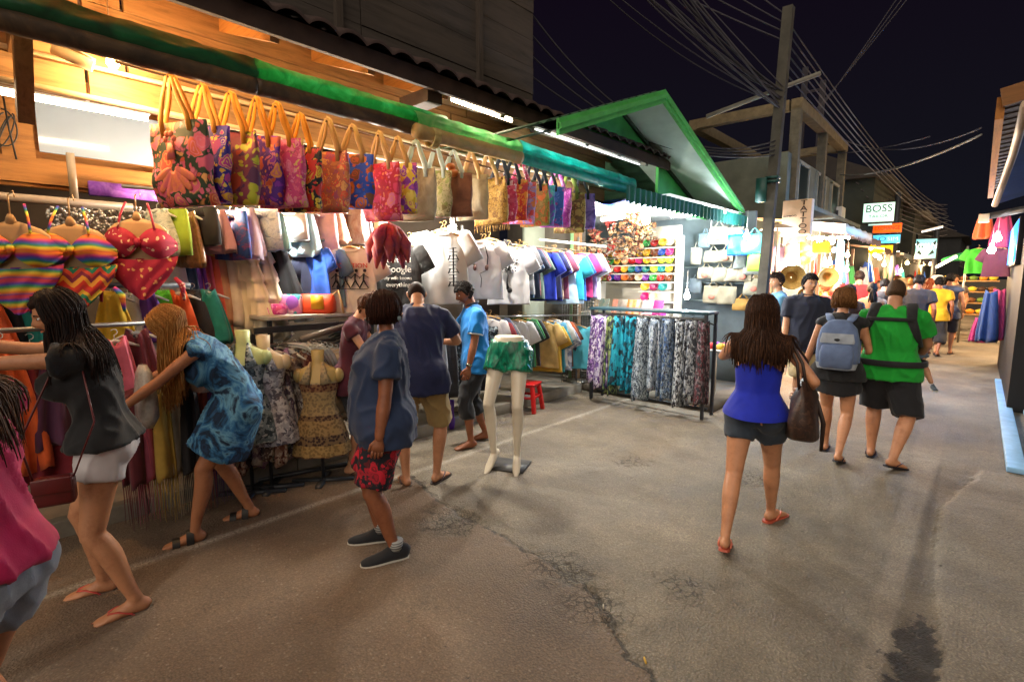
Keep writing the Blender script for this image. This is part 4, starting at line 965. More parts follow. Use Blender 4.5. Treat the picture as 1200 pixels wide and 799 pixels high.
# lower rail
def lowfront(mb, mats, label, px, py, X=-4.4, rz=.55, sc=.98): p = gx(px, py, X); return hang('t_shirt', mb, mats, label, 'T-shirt', LG, (p.x, p.y, p.z + .05), rz, 'wood', sc)
m_ = shirt_mb(.47, .7, 8, True); m_.ball((.02, -.05, -.34), (.045, .012, .075), 10, 8, 1)
lowfront(m_, [cloth('#cfcfd2', .04), plain('#5a4048')], 'white T-shirt with a dark oval print on the lower rail', 602, 374)
stack([('dark green', '#1c4a34'), ('green', '#2a7a44'), ('olive', '#5a5a34'), ('charcoal', '#2a2c30')], 602, 374, -4.4, .06, 'oval print tee', group=LG)
lowfront(shirt_mb(.47, .7, 9), [cloth('#c9c2c0', .05)], 'plain white T-shirt hanging low behind the man in the blue polo', 570, 372, -4.35)
stack([('slate blue', '#39455e'), ('dark red', '#7a2028'), ('grey', '#6d6a6a')], 570, 372, -4.35, .06, 'plain white lower tee', group=LG)
lowfront(shirt_mb(.47, .7, 10), [cloth('#b89a5e')], 'tan T-shirt, foremost of the mixed bunch on the lower rail', 636, 376, -4.36, .3)
stack([('mustard', '#b08a2a'), ('sky blue', '#5aa0c8'), ('teal', '#1a7a8a'), ('white', '#cfd2d2'), ('rust', '#9a4a24'), ('brown', '#5a3a28')], 636, 376, -4.36, .055, 'foremost tan tee', group=LG, rz=.45)
lowfront(shirt_mb(.47, .7, 11), [pattern('dye', ['#a8b0c4', '#5c6888', '#c8ccd4', '#b06a3c'], 6, .8, 2, (1, 1, 1))], 'grey and white marbled T-shirt with rust hem on the lower rail', 652, 380, -4.3, .35)
m_ = shirt_mb(.47, .7, 12); rnd = random.Random(2)
for i in range(22): x, z = rnd.uniform(-.1, .1), rnd.uniform(-.34, -.2); stroke(m_, [(0, -.44), (x * .5, z - .05), (x, z)], .004); m_.ball((x, -.05, z), (.014, .004, .01), 8, 6, 1)
lowfront(m_, [cloth('#4aa8bc', .06), plain('#4a4a6a')], 'light blue T-shirt with a purple tree print at the end of the lower rail', 676, 380, -4.22, .3)
# rails that carry them
def rail(label, pts, r=.014, mat=STEEL, name='clothes_rail'):
    b = MB(); o = Vector(pts[0]); b.tube([Vector(p) - o for p in pts], r, 10); return tag(b.obj(name, mat, loc=o), label, 'clothes rail')
rail('upper steel rail carrying the printed T-shirts along the shop', [(-4.5, 2.0, 2.03), (-4.46, 3.2, 2.12), (-4.42, 4.4, 2.14), (-4.4, 6.3, 2.1)])
rail('lower steel rail carrying the second row of T-shirts', [(-4.4, 4.0, 1.26), (-4.3, 6.5, 1.16)])
rail('thin white rail jutting out above the royal blue tees', [(-4.25, 5.2, 2.2), (-3.95, 6.3, 2.15)], .016, WHITE)
for i, y in enumerate((4.1, 6.45)):
    b = MB(); b.tube([Vector((0, 0, 0)), Vector((0, 0, 2.2))], .016, 10); b.box((0, 0, .01), (.3, .3, .02))
    tag(b.obj('rail_post', STEEL, loc=(-4.52, y, .12)), ('steel upright between the shirts behind the blue polo man' if i == 0 else 'steel upright at the kiosk end of the shirt rails'), 'rail post')

# --- bags under the eave
def tote_mb(seed, w=.35, h=.42, d=.1, drop=.23):
    b = MB(); rings = []; n = 32
    for i in range(11):
        f = i / 10; z = -drop - h * f; a = w / 2 * (1 + .05 * math.sin(f * 3)); dd = d * (.18 + .82 * min(1, f * 1.5)) / 2 * (1 if f < .95 else .8); r = []
        for j in range(n):
            t = 2 * math.pi * j / n; c, s_ = math.cos(t), math.sin(t)
            x = a * math.copysign(abs(c) ** .45, c); y = dd * math.copysign(abs(s_) ** .6, s_)
            k = mnoise.noise(Vector((x * 7 + seed * 3, z * 7, seed + s_))) * .03 + .008 * math.sin(x * 30 + z * 14 + seed) * f; r.append(Vector((x + .3 * k, y + k, z + (.008 * mnoise.noise(Vector((x * 9, seed, 1))) if i in (0, 10) else 0))))
        rings.append(r)
    b.loft(rings); return b
def strap_mb(side, w=.35, drop=.23, wd=.018, seed=0):
    b = MB(); q = w * .26; P = [Vector((-q, side * .012, -drop - .07)), Vector((-q * .96, side * .016, -drop + .02)), Vector((-q * .55, side * .02, -drop * .5)), Vector((-.016, side * .012, -.012)), Vector((0, side * .01, 0)), Vector((.016, side * .012, -.012)), Vector((q * .55, side * .02, -drop * .5)), Vector((q * .96, side * .016, -drop + .02)), Vector((q, side * .012, -drop - .07))]
    b.tube(P, [wd, wd, wd * .9, wd * .6, wd * .5, wd * .6, wd * .9, wd, wd], 8, 0, Vector((1, 0, .6)), .004); return b
TOTE = [tote_mb(s).mesh('tote') for s in range(4)]; STRAP = [strap_mb(s).mesh('strap') for s in (-1, 1)]
MUST, BEIGE, PALE, DARK = cloth('#c8861a'), cloth('#b08a58'), cloth('#b8c4c2', .05), cloth('#1a1c28')
FL = lambda cols, s=9, sd=0: pattern('floral', cols, s * 1.55, .7, 2.2, (1, 1, 1), (0, 0, 0), sd)
BAGS = [
 (199, 91, 'dark green tote bag with a big pink lady flower print, leftmost of the row', FL(['#2a3a22', '#e0607a', '#d85a40', '#e07a90', '#f0a860'], 7, 3), MUST, 1.08),
 (237, 103, 'purple and blue flowered tote bag with mustard straps', FL(['#34208a', '#c03a90', '#6a2ab0', '#e0b040', '#f0d060'], 8, 4), MUST, 1.0),
 (270, 112, 'lime and red swirl print tote bag with mustard straps', FL(['#8a3a4a', '#b8b830', '#d8c040', '#c04a30', '#5a2a50'], 6, 5), MUST, 1.02),
 (300, 118, 'violet tote bag with orange flowers and mustard straps', FL(['#5a2090', '#c85a40', '#8a30b0', '#d06a90', '#e8a050'], 7, 6), MUST, 1.0),
 (324, 124, 'hot pink flowered tote bag with mustard straps', FL(['#d0407a', '#e880a0', '#b03a60', '#e05a80', '#d8b060'], 10, 7), MUST, 1.0),
 (352, 137, 'black tote bag with red and yellow round flowers', FL(['#15161c', '#c82a24', '#d8b83a', '#d8b83a', '#c03028'], 8, 8), MUST, .98),
 (384, 142, 'orange and rose paisley tote bag with beige straps', FL(['#b0604a', '#d84a3a', '#c87a4a', '#a04a70', '#e0a060'], 11, 9), BEIGE, .98),
 (413, 150, 'cobalt blue tote bag with orange blossoms', FL(['#1c4ab8', '#d8782a', '#7a4a30', '#c85a2a', '#2a60d0'], 6, 10), BEIGE, .98),
 (444, 158, 'crimson and pink paisley tote bag, widest of the middle bags', FL(['#c01a3c', '#e0406a', '#d83a30', '#e87aa0', '#f08a60'], 7, 11), BEIGE, .98),
 (466, 164, 'yellow tote bag with purple orchids', FL(['#d0b030', '#7a2aa0', '#e8d060', '#8a40b0', '#c04a90'], 7, 12), BEIGE, .9),
 (487, 168, 'greyish cream cloth bag with brown trim and white straps', pattern('dye', ['#8a7a62', '#b8aa90', '#6a4a3a'], 4, .8, 1), PALE, .95),
 (511, 174, 'cream leaf print bag with pale straps', FL(['#b0a480', '#8a9050', '#c8b890', '#7a6a40'], 10, 13), PALE, .9),
 (531, 180, 'brown cloth bag with wooden beads on its strap', pattern('dye', ['#5a3022', '#7a4a34', '#3a2420'], 5, .8, 1), PALE, .9),
 (552, 181, 'plain ecru cotton bag with a dark scene at its foot', pattern('dye', ['#c0b296', '#b0a080', '#6a5a4a'], 3, .8, 1), BEIGE, .95),
 (571, 184, 'golden brown speckled bag with fringed edge', FL(['#b88a3a', '#7a4a20', '#c89a50', '#d8b060'], 18, 14), BEIGE, .95),
 (587, 187, 'pink and white patchwork bag with dark straps', FL(['#c83060', '#e8c0d0', '#d85a80', '#b02050'], 9, 15), DARK, 1.0),
 (601, 189, 'scarlet and orange mosaic print bag', FL(['#d83a20', '#e88a2a', '#c02a40', '#f0b040'], 9, 16), DARK, .95),
 (611, 191, 'lilac and red small flower bag', FL(['#a080c0', '#d83a50', '#e07a40', '#c0a0d8'], 10, 17), FL(['#c83060', '#e8c0d0', '#d85a80'], 14, 2), .95),
 (623, 194, 'olive green bag with a red flower band', FL(['#8a8a3a', '#c8502a', '#a0a050', '#d88a40'], 8, 18), DARK, .95),
 (633, 196, 'turquoise bag with a purple top edge', FL(['#2a90a8', '#6a50c0', '#40b0c0', '#8a60c8'], 8, 19), DARK, .93),
 (643, 198, 'denim blue bag with a pink edge', FL(['#3a5ab0', '#c04aa0', '#5070c0', '#6a80d0'], 8, 20), DARK, .93),
 (653, 200, 'magenta flowered bag in the narrow bunch near the bulb', FL(['#b03aa0', '#d86ab8', '#8a2a80', '#e090c8'], 10, 21), FL(['#b03aa0', '#e0a0d0', '#d86ab8'], 14, 5), .95),
 (667, 204, 'brown and olive embroidered bag beside the white bulb', FL(['#5a4424', '#8a7a3a', '#7a3a2a', '#a08a50'], 9, 22), pattern('dye', ['#7a8a3a', '#5a6a2a'], 6), 1.0),
 (681, 209, 'violet tie dyed bag, last of the hanging row', pattern('dye', ['#6a50b0', '#8a70c8', '#4a3a90', '#b05a90'], 6, .8, 1), DARK, .9)]
for i, (px, py, lab, mat, smat, sc) in enumerate(BAGS):
    p = gx(px, py - 4, -3.52 if i < 13 else -3.56); t = thing('tote_bag', lab, 'bag', p, .38 + R_.uniform(-.14, .14), 'bags hanging in a row under the eave'); t.scale = (sc * R_.uniform(.93, 1.08), sc, sc * R_.uniform(.95, 1.07)); t.rotation_euler.x = R_.uniform(-.07, .07); t.rotation_euler.y = R_.uniform(-.08, .08)
    inst('body', TOTE[i % 4], mat, t)
    for k in (0, 1): inst('strap', STRAP[k], smat, t)
    if i == 0:
        f = MB()
        for k in range(7): a_ = math.radians(-90 + (k - 3) * 21); f.ball((.02 + .085 * math.cos(a_) - .03, -.054, -.44 + .1 * math.sin(a_) - .01), (.024, .006, .075), 10, 8, 0, Matrix.Rotation(-(a_ + math.pi / 2), 3, 'Y'))
        for k in range(6): a_ = k * math.pi / 3; f.ball((-.01 + .028 * math.cos(a_), -.05, -.32 + .028 * math.sin(a_)), (.017, .006, .017), 8, 6)
        f.tube([Vector((-.01, -.052, -.34)), Vector((-.01, -.056, -.42))], [.02, .03], 8, 0, Vector((1, 0, 0)), .006); f.obj('flower_print', pattern('dye', ['#e0607a', '#e88050', '#d84a70'], 9, .7, 1), t)
    if i == 12:
        for k, zz in enumerate((-.18, -.24)): MB().ball((.03 * k, -.06, zz), (.045, .045, .04), 14, 10).obj('wooden_bead', plain('#b0602a', .4, .15), t)
    if i == 14:
        f = MB()
        for j in range(22): x = -.18 + .36 * j / 21; f.tube([Vector((x, 0, -.64)), Vector((x + R_.uniform(-.01, .01), 0, -.72))], [.004, .002], 5)
        f.obj('fringe', mat, t)
rail('wooden bar under the eave that the tote bags hang from', [(-3.54, .72, 2.87), (-3.54, 3.0, 2.78), (-3.57, 5.6, 2.65)], .008, wood('#6a4a2c', .3))
b = MB()
for k in range(11):
    a = k * 2 * math.pi / 11; r0 = .1 + .05 * (k % 2); c = Vector((r0 * math.cos(a), r0 * math.sin(a), -.08 - .05 * (k % 3))); 
    b.tube([Vector((0, 0, 0)), c * .6, c + Vector((0, 0, -.05)), c + Vector((.02 * math.cos(a), .02 * math.sin(a), -.2))], [.015, .04, .055, .008], 10)
pp = gx(455, 262, -3.75); tag(b.obj('pouch_bundle', pattern('dye', ['#5a2236', '#8a3450', '#b04a40', '#6a4a30'], 7, .7, 1), loc=pp), 'bunch of maroon and pink leaf shaped pouches hanging below the tote bags', 'pouches')

# --- swimwear at the far left
def bikini(px, py, matt, matb, label, X=-4.25, rz=1.2):
    p = gx(px, py, X); t = thing('swimsuit', label, 'bikini', p, rz, 'swimwear hanging in front at the left')
    b = MB(); rows = []
    for i in range(11):
        v = i / 10; r_ = []
        for k in range(41):
            u = k / 20 - 1; w = abs(u); hmp = math.sin(math.pi * min(1, w * 1.02)) ** .8; zt = -.165 + .085 * hmp - .01 * w; zb = -.205 - .075 * hmp - .02 * w
            z = zt + (zb - zt) * v; bl = hmp * math.sin(math.pi * min(1, max(0, .08 + v * .9))); r_.append(Vector((.215 * u, -.035 - .05 * bl + .07 * w ** 3 + .006 * math.sin(v * 16 + w * 8) * (1 - hmp * .6), z)))
        rows.append(r_)
    b.sheet(rows); b.sheet([[q + Vector((0, .03, 0)) for q in r] for r in rows]); b.tube([Vector((0, -.05, -.16)), Vector((0, -.055, -.185)), Vector((0, -.05, -.21))], [.016, .022, .016], 10)
    b.obj('bikini_top', matt, t)
    for q in (-1, 1):
        s_ = MB(); s_.tube([Vector((q * .1, -.06, -.09)), Vector((q * .085, -.02, .0)), Vector((q * .06, .03, .085))], .007, 6); s_.obj('strap', matt, t)
        s_ = MB(); s_.tube([Vector((q * .19, .0, -.42)), Vector((q * .23, -.01, -.47)), Vector((q * .235, .0, -.58))], [.012, .02, .008], 6); s_.obj('side_tie', matt, t)
    b = MB(); rows = []
    for i in range(13):
        f = i / 12; a = .215 * (1 - .8 * f ** 1.6); z = -.30 - .27 * f; rows.append([Vector((a * (2 * j / 20 - 1), -.05 * math.cos((2 * j / 20 - 1) * 1.35) * (1 - .3 * f) + .008 * math.sin(j * 1.1 + i), z + .025 * (2 * j / 20 - 1) ** 2)) for j in range(21)])
    b.sheet(rows); b.sheet([[q + Vector((0, .05, .01)) for q in r] for r in rows]); b.obj('bikini_bottom', matb, t)
    h = MB(); h.tube([Vector((0, 0, .02)), Vector((0, .0, .0)), Vector((0, .01, -.05))], [.012, .022, .035], 10, 0, Vector((1, 0, 0)), .010)
    rings = []
    for z, a in ((-.02, .03), (-.06, .13), (-.1, .17), (-.25, .16), (-.35, .155), (-.45, .12), (-.53, .03)): rings.append([Vector((a * math.cos(u), .02 + .022 * math.sin(u), z)) for u in [2 * math.pi * j / 18 for j in range(18)]])
    h.loft(rings); h.tube([Vector((0, 0, .01)), Vector((0, 0, .13)), Vector((.025, 0, .155)), Vector((.03, 0, .12))], .004, 6)
    tag(h.obj('hanger_form', plain('#b89468', .5, .1), loc=p, rz=rz), 'beige body shaped hanger under the ' + ' '.join(label.split(',')[0].split()[:7]), 'clothes hanger', 'body shaped hangers')
RBOW = ['#c83a2a', '#e0a02a', '#d8d03a', '#2a8a5a', '#2a5ab0', '#6a2a9a', '#c83a7a', '#e07a2a']
bikini(12, 255, pattern('stripe', RBOW, 3.2, .7, 3), pattern('stripe', ['#5a2a9a', '#e07a2a', '#d8c03a', '#3a9a5a', '#4a3ab0', '#c83a5a'], 3.5, .7, 2), 'purple and rainbow striped bikini, cut by the left edge')
bikini(82, 258, pattern('stripe', RBOW, 3.0, .7, 3, seed=2), pattern('chevron', ['#d83a2a', '#e8a03a', '#8a2a4a', '#d8503a', '#2a8a6a', '#e0b83a', '#c83a3a'], 5, .7), 'zigzag rainbow striped bikini between the purple and the red ones')
bikini(160, 252, pattern('dots', ['#a01a3a', '#e0c0a0'], 22), pattern('dots', ['#a82040', '#e8b070'], 18), 'crimson bikini with pale dots')
rail('grey steel rail above the bikinis at the far left', [(-4.4, -.9, 2.2), (-4.4, .92, 2.2)], .028, plain('#7a6f62', .5, .15))
b = MB(); b.box((0, 0, .1), (.035, .04, .34)); tag(b.obj('rail_bracket', plain('#7a6f62', .5, .15), loc=(-4.45, .62, 2.25)), 'short steel upright holding the bikini rail to the beam', 'bracket')
rail('second grey rail under the bikinis', [(-4.5, .2, 1.67), (-4.45, 1.25, 1.66)], .02, plain('#55606a', .5, .15))
# garments behind and below the bikinis
SWC = [('lime green', '#5ac82a'), ('orange', '#e0581a'), ('black', '#16161c'), ('teal', '#0f7a70'), ('coral', '#d85a4a'), ('navy', '#1a2448'), ('pink', '#d8508a'), ('yellow', '#d8b02a'), ('white', '#cfcfd0'), ('purple', '#5a2a8a')]
for i in range(14):
    cn, c = SWC[i % 10]; y = .05 + .105 * i
    if .5 < y < .75: continue
    hang('swim_top', drape_mb(.1, .3, .42 + .05 * (i % 3), i, 5, .03, -.05), cloth(c), f'{cn} swim top, {ORD[i]} on the rail behind the women', 'swimwear', 'swim tops on the second rail', (-4.62 + .03 * (i % 2), y, 1.66), 1.2 + R_.uniform(-.3, .3), 'clear', 1)
for i in range(10):
    cn, c = [('black sequin', '#121218'), ('salmon', '#d8806a'), ('green', '#2a9a5a'), ('peach', '#d89a70'), ('orange striped', '#d8602a'), ('dark red', '#7a1a2a'), ('plum', '#4a2040'), ('charcoal', '#26262a'), ('rose', '#c8607a'), ('wine', '#5a1428')][i]; y = -.35 + .13 * i
    hang('long_wrap', drape_mb(.12, .34, .7 + .1 * (i % 3), i, 6, .04, -.05), cloth(c), f'{cn} beach wrap, {ORD[i]} on the low rack facing the two women', 'beach wrap', 'wraps on the low rack', (-4.05 - .05 * (i % 2), y, 1.42 - .02 * (i % 3)), 1.35 + R_.uniform(-.3, .3), 'clear', 1)
rail('low steel rail of wraps in front of the two women', [(-4.08, -.6, 1.42), (-4.08, 1.1, 1.42)], .016)
for i in range(7):
    cn, c = [('maroon', '#5a1a28'), ('rose', '#a8506a'), ('gold', '#a88a3a'), ('cream', '#b8ae98'), ('black', '#16141a'), ('rust', '#8a3a22'), ('purple', '#48205a')][i]
    y = .72 + .085 * i; b = drape_mb(.1, .14, .62, i, 4, .03, 0)
    for j in range(14): x = -.065 + .01 * j; b.tube([Vector((x, 0, -.6)), Vector((x + R_.uniform(-.012, .012), R_.uniform(-.02, .02), -.86 - R_.uniform(0, .1)))], [.003, .0015], 4)
    tag(b.obj('fringed_scarf', cloth(c), loc=(-4.0 - .04 * (i % 2), y, 1.0), rz=1.2), f'{cn} scarf with a long fringe hanging low between the two women', 'scarf', 'fringed scarves')
b = MB(); b.loft([[Vector((a * math.cos(t), d * math.sin(t), z)) for t in [2 * math.pi * j / 16 for j in range(16)]] for z, a, d in ((0, .05, .02), (-.05, .1, .04), (-.2, .13, .06), (-.33, .12, .06), (-.4, .05, .03))])
tag(b.obj('plastic_wrapped_goods', plain('#a8a4a0', .12, .35, 14, bmp=.6), loc=(-3.82, .78, 1.18)), 'clear plastic bag of goods hanging behind the woman in black', 'plastic bag')
b = MB(); b.loft([[Vector((a * math.cos(t), d * math.sin(t), z)) for t in [2 * math.pi * j / 16 for j in range(16)]] for z, a, d in ((0, .08, .04), (-.06, .14, .06), (-.16, .14, .07), (-.24, .1, .05))])
tag(b.obj('plastic_wrapped_goods', pattern('dye', ['#c89aa0', '#d8c8c0', '#b87a88'], 8, .15, 1), loc=(-3.85, 1.1, 1.2)), 'pink and white plastic wrapped bundle hanging beneath the bending woman', 'plastic bag')

# --- long clothes in the middle of the shop
LONG = [(203, 286, 'white long shirt', '#d0ccd4', .28, .8), (216, 287, 'denim blue long shirt', '#2a4870', .26, .78), (227, 288, 'violet long dress', '#5a2a9a', .26, .95), (236, 283, 'pink long blouse', '#c05a7a', .26, .78), (245, 282, 'coral long blouse', '#d0604a', .26, .84), (252, 284, 'sand coloured blouse', '#b88a6a', .2, .7), (262, 282, 'ivory lace blouse', '#cfc4b4', .26, .74), (274, 284, 'cream lace blouse', '#d8ccb0', .28, .78)]
for i, (px, py, l, c, w, h) in enumerate(LONG):
    p = gx(px, py, -4.75); hang('long_garment', drape_mb(.12, w + .06, h, i, 6, .04), cloth(c, .08), l + ', hanging left of the ruffled cream dresses', 'blouse', 'long blouses in the middle of the shop', (p.x, p.y, p.z + .03), .5 + R_.uniform(-.2, .2), 'wood')
for i, (px, l, c, w, h) in enumerate([(286, 'ruffled cream dress, left one of two', '#e6d8bc', .5, .86), (303, 'tiered ivory dress, right one of two', '#ece4cc', .52, .9), (322, 'black wide skirted top beside the ivory dress', '#15161c', .56, .62), (348, 'white sleeveless blouse behind the shelf of pouches', '#d0cec8', .26, .7), (354, 'tan printed blouse behind the shelf of pouches', '#a8683a', .22, .66)]):
    p = gx(px, 282 if i < 3 else 292, -4.7 - .05 * i); hang('long_garment', drape_mb(.14, w, h, i + 20, 7, .05, ruffle=1 if i < 2 else 0), cloth(c, .1), l, 'dress', 'long blouses in the middle of the shop', (p.x, p.y, p.z + .03), .5, 'wood')
rail('steel rail of long blouses in the middle of the shop', [(-4.8, .95, 2.04), (-4.8, 2.35, 2.03)])
UP = [('teal print', pattern('dye', ['#0f5a5a', '#c0c8c0', '#1a3a4a'], 14)), ('lime', cloth('#8aa82a')), ('bronze sequin', plain('#7a5a3a', .3, .4, 40)), ('black', cloth('#16161a')), ('dusty rose', cloth('#a88088')), ('red and blue', pattern('dye', ['#a82a2a', '#1a3a7a', '#2a5ab0'], 8)), ('lilac grey', cloth('#a89ab0')), ('blue tie dyed', pattern('dye', ['#1a5a9a', '#d0dce4', '#2a7ac0'], 9)), ('pale aqua', cloth('#9ad0e0')), ('white', cloth('#d8d8d8')), ('ice blue', cloth('#b0d8e8')), ('pale pink', cloth('#d8b0b8')), ('brown marbled', pattern('dye', ['#7a3a3a', '#c8a890', '#8a5a4a'], 6)), ('white and brown', pattern('dye', ['#d0c8c0', '#8a4a3a'], 5)), ('grey', cloth('#8a8a94'))]
for i, (cn, m) in enumerate(UP):
    px = 183 + 17.2 * i; p = gx(px, 236 + (i % 3) * 2, -4.55)
    hang('short_garment', shorts_mb(.34, .34 + .05 * (i % 3), i) if i % 2 else drape_mb(.16, .32, .38 + .04 * (i % 4), i, 5), m, f'{cn} ' + ('shorts' if i % 2 else 'top') + ' on the high rail above the long blouses', 'clothes', 'clothes on the high rail', (p.x, p.y, p.z), .5 + R_.uniform(-.25, .25), 'clear')
rail('high steel rail behind the hanging bags', [(-4.55, .9, 2.36), (-4.55, 3.2, 2.4)])
b = MB()
for j in range(330): b.ball((R_.uniform(-.03, .03), -.28 + .56 * R_.random(), R_.uniform(-.11, .08)), (.008, .013, .015), 6, 4)
tag(b.obj('sequin_garment', plain('#b8b8bc', .2, .25, 40, metal=.6), loc=(-4.7, .78, 2.16)), 'silver sequin top glittering behind the bikinis', 'top')
b = MB(); b.box((0, 0, 0), (.06, .46, .1)); tag(b.obj('folded_cloth', pattern('dye', ['#4a1a9a', '#8a4ac8', '#b07ae0'], 9), loc=(-4.9, 1.0, 2.37)), 'folded purple cloth on the beam below the glass panel', 'cloth')

# --- dress stand, shelf of pouches and rails in the middle
rack = thing('display_rack', 'dark steel rack with a shelf top of bright pouches and dresses hanging below', 'rack', (-4.45, 2.2, .12))
RO = Vector((-4.45, 2.2, .12))
b = MB(); b.box(Vector((-4.45, 2.22, 1.385)) - RO, (.42, 1.0, .03)); b.obj('shelf', plain('#a8a49a', .5, .15), rack, bev=.004)
for y in (1.75, 2.7):
    for x in (-4.63, -4.27):
        b = MB(); b.bar(Vector((x, y, .12)) - RO, Vector((x, y, 1.37)) - RO, .03, .03); b.obj('leg', DSTEEL, rack, smooth=False)
b = MB(); b.bar(Vector((-4.2, 1.6, 1.3)) - RO, Vector((-4.2, 2.75, 1.3)) - RO, .03, .05); b.obj('side_rail', DSTEEL, rack, smooth=False)
rail('flat steel bar holding coat hangers in front of the pouch shelf', [tuple(gx(352, 398, -4.05)), tuple(gx(408, 381, -4.05))], .026, plain('#6a625a', .5, .2, metal=.3))
def pouch(px, py, X, s, mat, label, name='pouch'):
    p = gx(px, py, X); b = MB(); a, d, h = s
    b.loft([[Vector((a * math.copysign(abs(math.cos(t)) ** .5, math.cos(t)) * k, d * math.copysign(abs(math.sin(t)) ** .5, math.sin(t)) * k2, z)) for t in [2 * math.pi * j / 20 for j in range(20)]] for z, k, k2 in ((0, .9, .9), (h * .1, 1, 1), (h * .6, 1, .9), (h * .92, .95, .5), (h, .9, .25))])
    return tag(b.obj(name, mat, loc=(p.x, p.y, 1.402), rz=.7), label, 'pouch', 'pouches on the rack shelf')
pouch(322, 352, -4.5, (.09, .05, .09), FL(['#c83a90', '#e890c0', '#d8508a'], 9), 'small magenta pouch lying on the rack shelf')
pouch(341, 352, -4.5, (.1, .05, .17), FL(['#d080b8', '#2a9aa8', '#e8c0d8', '#8a4ab0'], 5, 2), 'pink and teal pouch standing on the rack shelf')
pouch(358, 352, -4.6, (.11, .05, .12), FL(['#5a3a9a', '#c04aa0', '#3a3a7a'], 8, 3), 'violet pouch behind the orange bag on the rack shelf')
o = pouch(372, 354, -4.38, (.16, .07, .17), plain('#d8481a', .5, .1), 'orange shopping pouch with a yellow label on the rack shelf')
b = MB(); b.box((.03, -.075, .1), (.11, .012, .12)); b.obj('yellow_label', plain('#d8a01a', .5, .15), o)
b = MB(); b.tube([Vector((.14, 0, .16)), Vector((.19, 0, .2)), Vector((.22, 0, .1)), Vector((.235, 0, .0))], .01, 6); b.obj('strap', BEIGE, o)
PAT = [pattern('cells', ['#b8b0a4', '#5a4a48', '#8a7a70', '#3a3034'], 34), pattern('cells', ['#a8b0b0', '#3a4a58', '#6a7a80', '#c8c8c0'], 30), pattern('cells', ['#8a5a4a', '#c0b0a0', '#5a2a28', '#a88a78'], 32), pattern('cells', ['#5a6a68', '#a8b4b0', '#2a3a3c', '#88948c'], 36), pattern('cells', ['#b0a8a0', '#7a6a78', '#4a3a48', '#c8c0b8'], 28), pattern('cells', ['#6a4a78', '#a88ab0', '#3a2448', '#c8b0c8'], 30)]
DRN = ['taupe mosaic', 'slate mosaic', 'rust mosaic', 'sage mosaic', 'mauve grey mosaic', 'purple mosaic']
for i in range(16):
    px = 240 + 8.4 * i; p = gx(px, 402 + .5 * (i % 4), -4.22); k = i % 6
    hang('sun_dress', drape_mb(.12, .36, .86 + .06 * (i % 3), i, 7, .045, -.08), PAT[k], f'{DRN[k]} sun dress, {ORD[i]} from the left on the dress rail', 'dress', 'dresses on the low rail', (p.x - .06 * (i % 2), p.y, 1.16 + .02 * (i % 3)), .55 + R_.uniform(-.25, .25), 'clear')
rail('low steel rail carrying the mosaic print dresses', [(-4.25, 1.1, 1.17), (-4.22, 2.3, 1.17)])
for i in range(12):
    p = gx(362 + 3.2 * i, 398 + 3 * (i % 2) + i * .8, -4.1); h = inst('clothes_hanger', HANGT, CLEAR, loc=(p.x, p.y, p.z), rot=(.15, .5 + .04 * i, .9 + .05 * i)); tag(h, 'empty clear plastic hanger in the tilted stack on the flat bar', 'clothes hanger', 'empty clear hangers on the flat bar')
for i in range(14):
    p = gx(396 + 2.8 * i, 378 + 2.6 * i, -4.12); h = inst('clothes_hanger', HANGT, BLACKP, loc=(p.x, p.y, p.z - .0), rz=.2 + .03 * i); tag(h, 'empty black plastic hanger in the row before the woman in maroon', 'clothes hanger', 'empty black hangers by the maroon top')
for i in range(6):
    p = gx(402 + 5 * i, 402 + 3 * i, -4.15); hang('hanging_skirt', drape_mb(.3, .4, .6, i, 7, .05, -.05), cloth(['#c8b8a4', '#b8c0b4', '#d0c4b0', '#c0a890', '#cfcabc', '#b09a84'][i]), ['cream skirt, first under the black hangers', 'pale green skirt under the black hangers', 'ivory skirt under the black hangers', 'sand skirt under the black hangers', 'white skirt under the black hangers', 'tan skirt, last under the black hangers'][i], 'skirt', 'skirts under the black hangers', (p.x, p.y, p.z), .3 + .1 * i)
# dark clothes behind the man in navy
for i in range(14):
    cn, c = [('black', '#14141a'), ('dark teal', '#14404a'), ('white speckled', '#9aa0a8'), ('navy', '#1a2240'), ('charcoal', '#2c2c32')][i % 5]; p = gx(492 + 6.4 * i, 386, -4.3)
    hang('hanging_trousers', pants_mb(.3, .8, i), pattern('cells', ['#14141a', '#8a98a0', '#2a3a40', '#14141a'], 40, seed=i) if i % 3 == 0 else cloth(c), f'{"speckled " if i % 3 == 0 else ""}{cn} trousers, {ORD[i]} on the low rail behind the two men', 'trousers', 'dark trousers on the low rail', (p.x - .1 * (i % 2), p.y, 1.2), .7 + R_.uniform(-.3, .3))
rail('low rail of dark trousers behind the two men', [(-4.38, 3.0, 1.17), (-4.38, 4.3, 1.17)])
def box_like(label, loc, d, mat, name, cat, rz=0): 
    b = MB(); b.box((0, 0, d[2] / 2), d); return tag(b.obj(name, mat, loc=loc, rz=rz, bev=.006), label, cat)
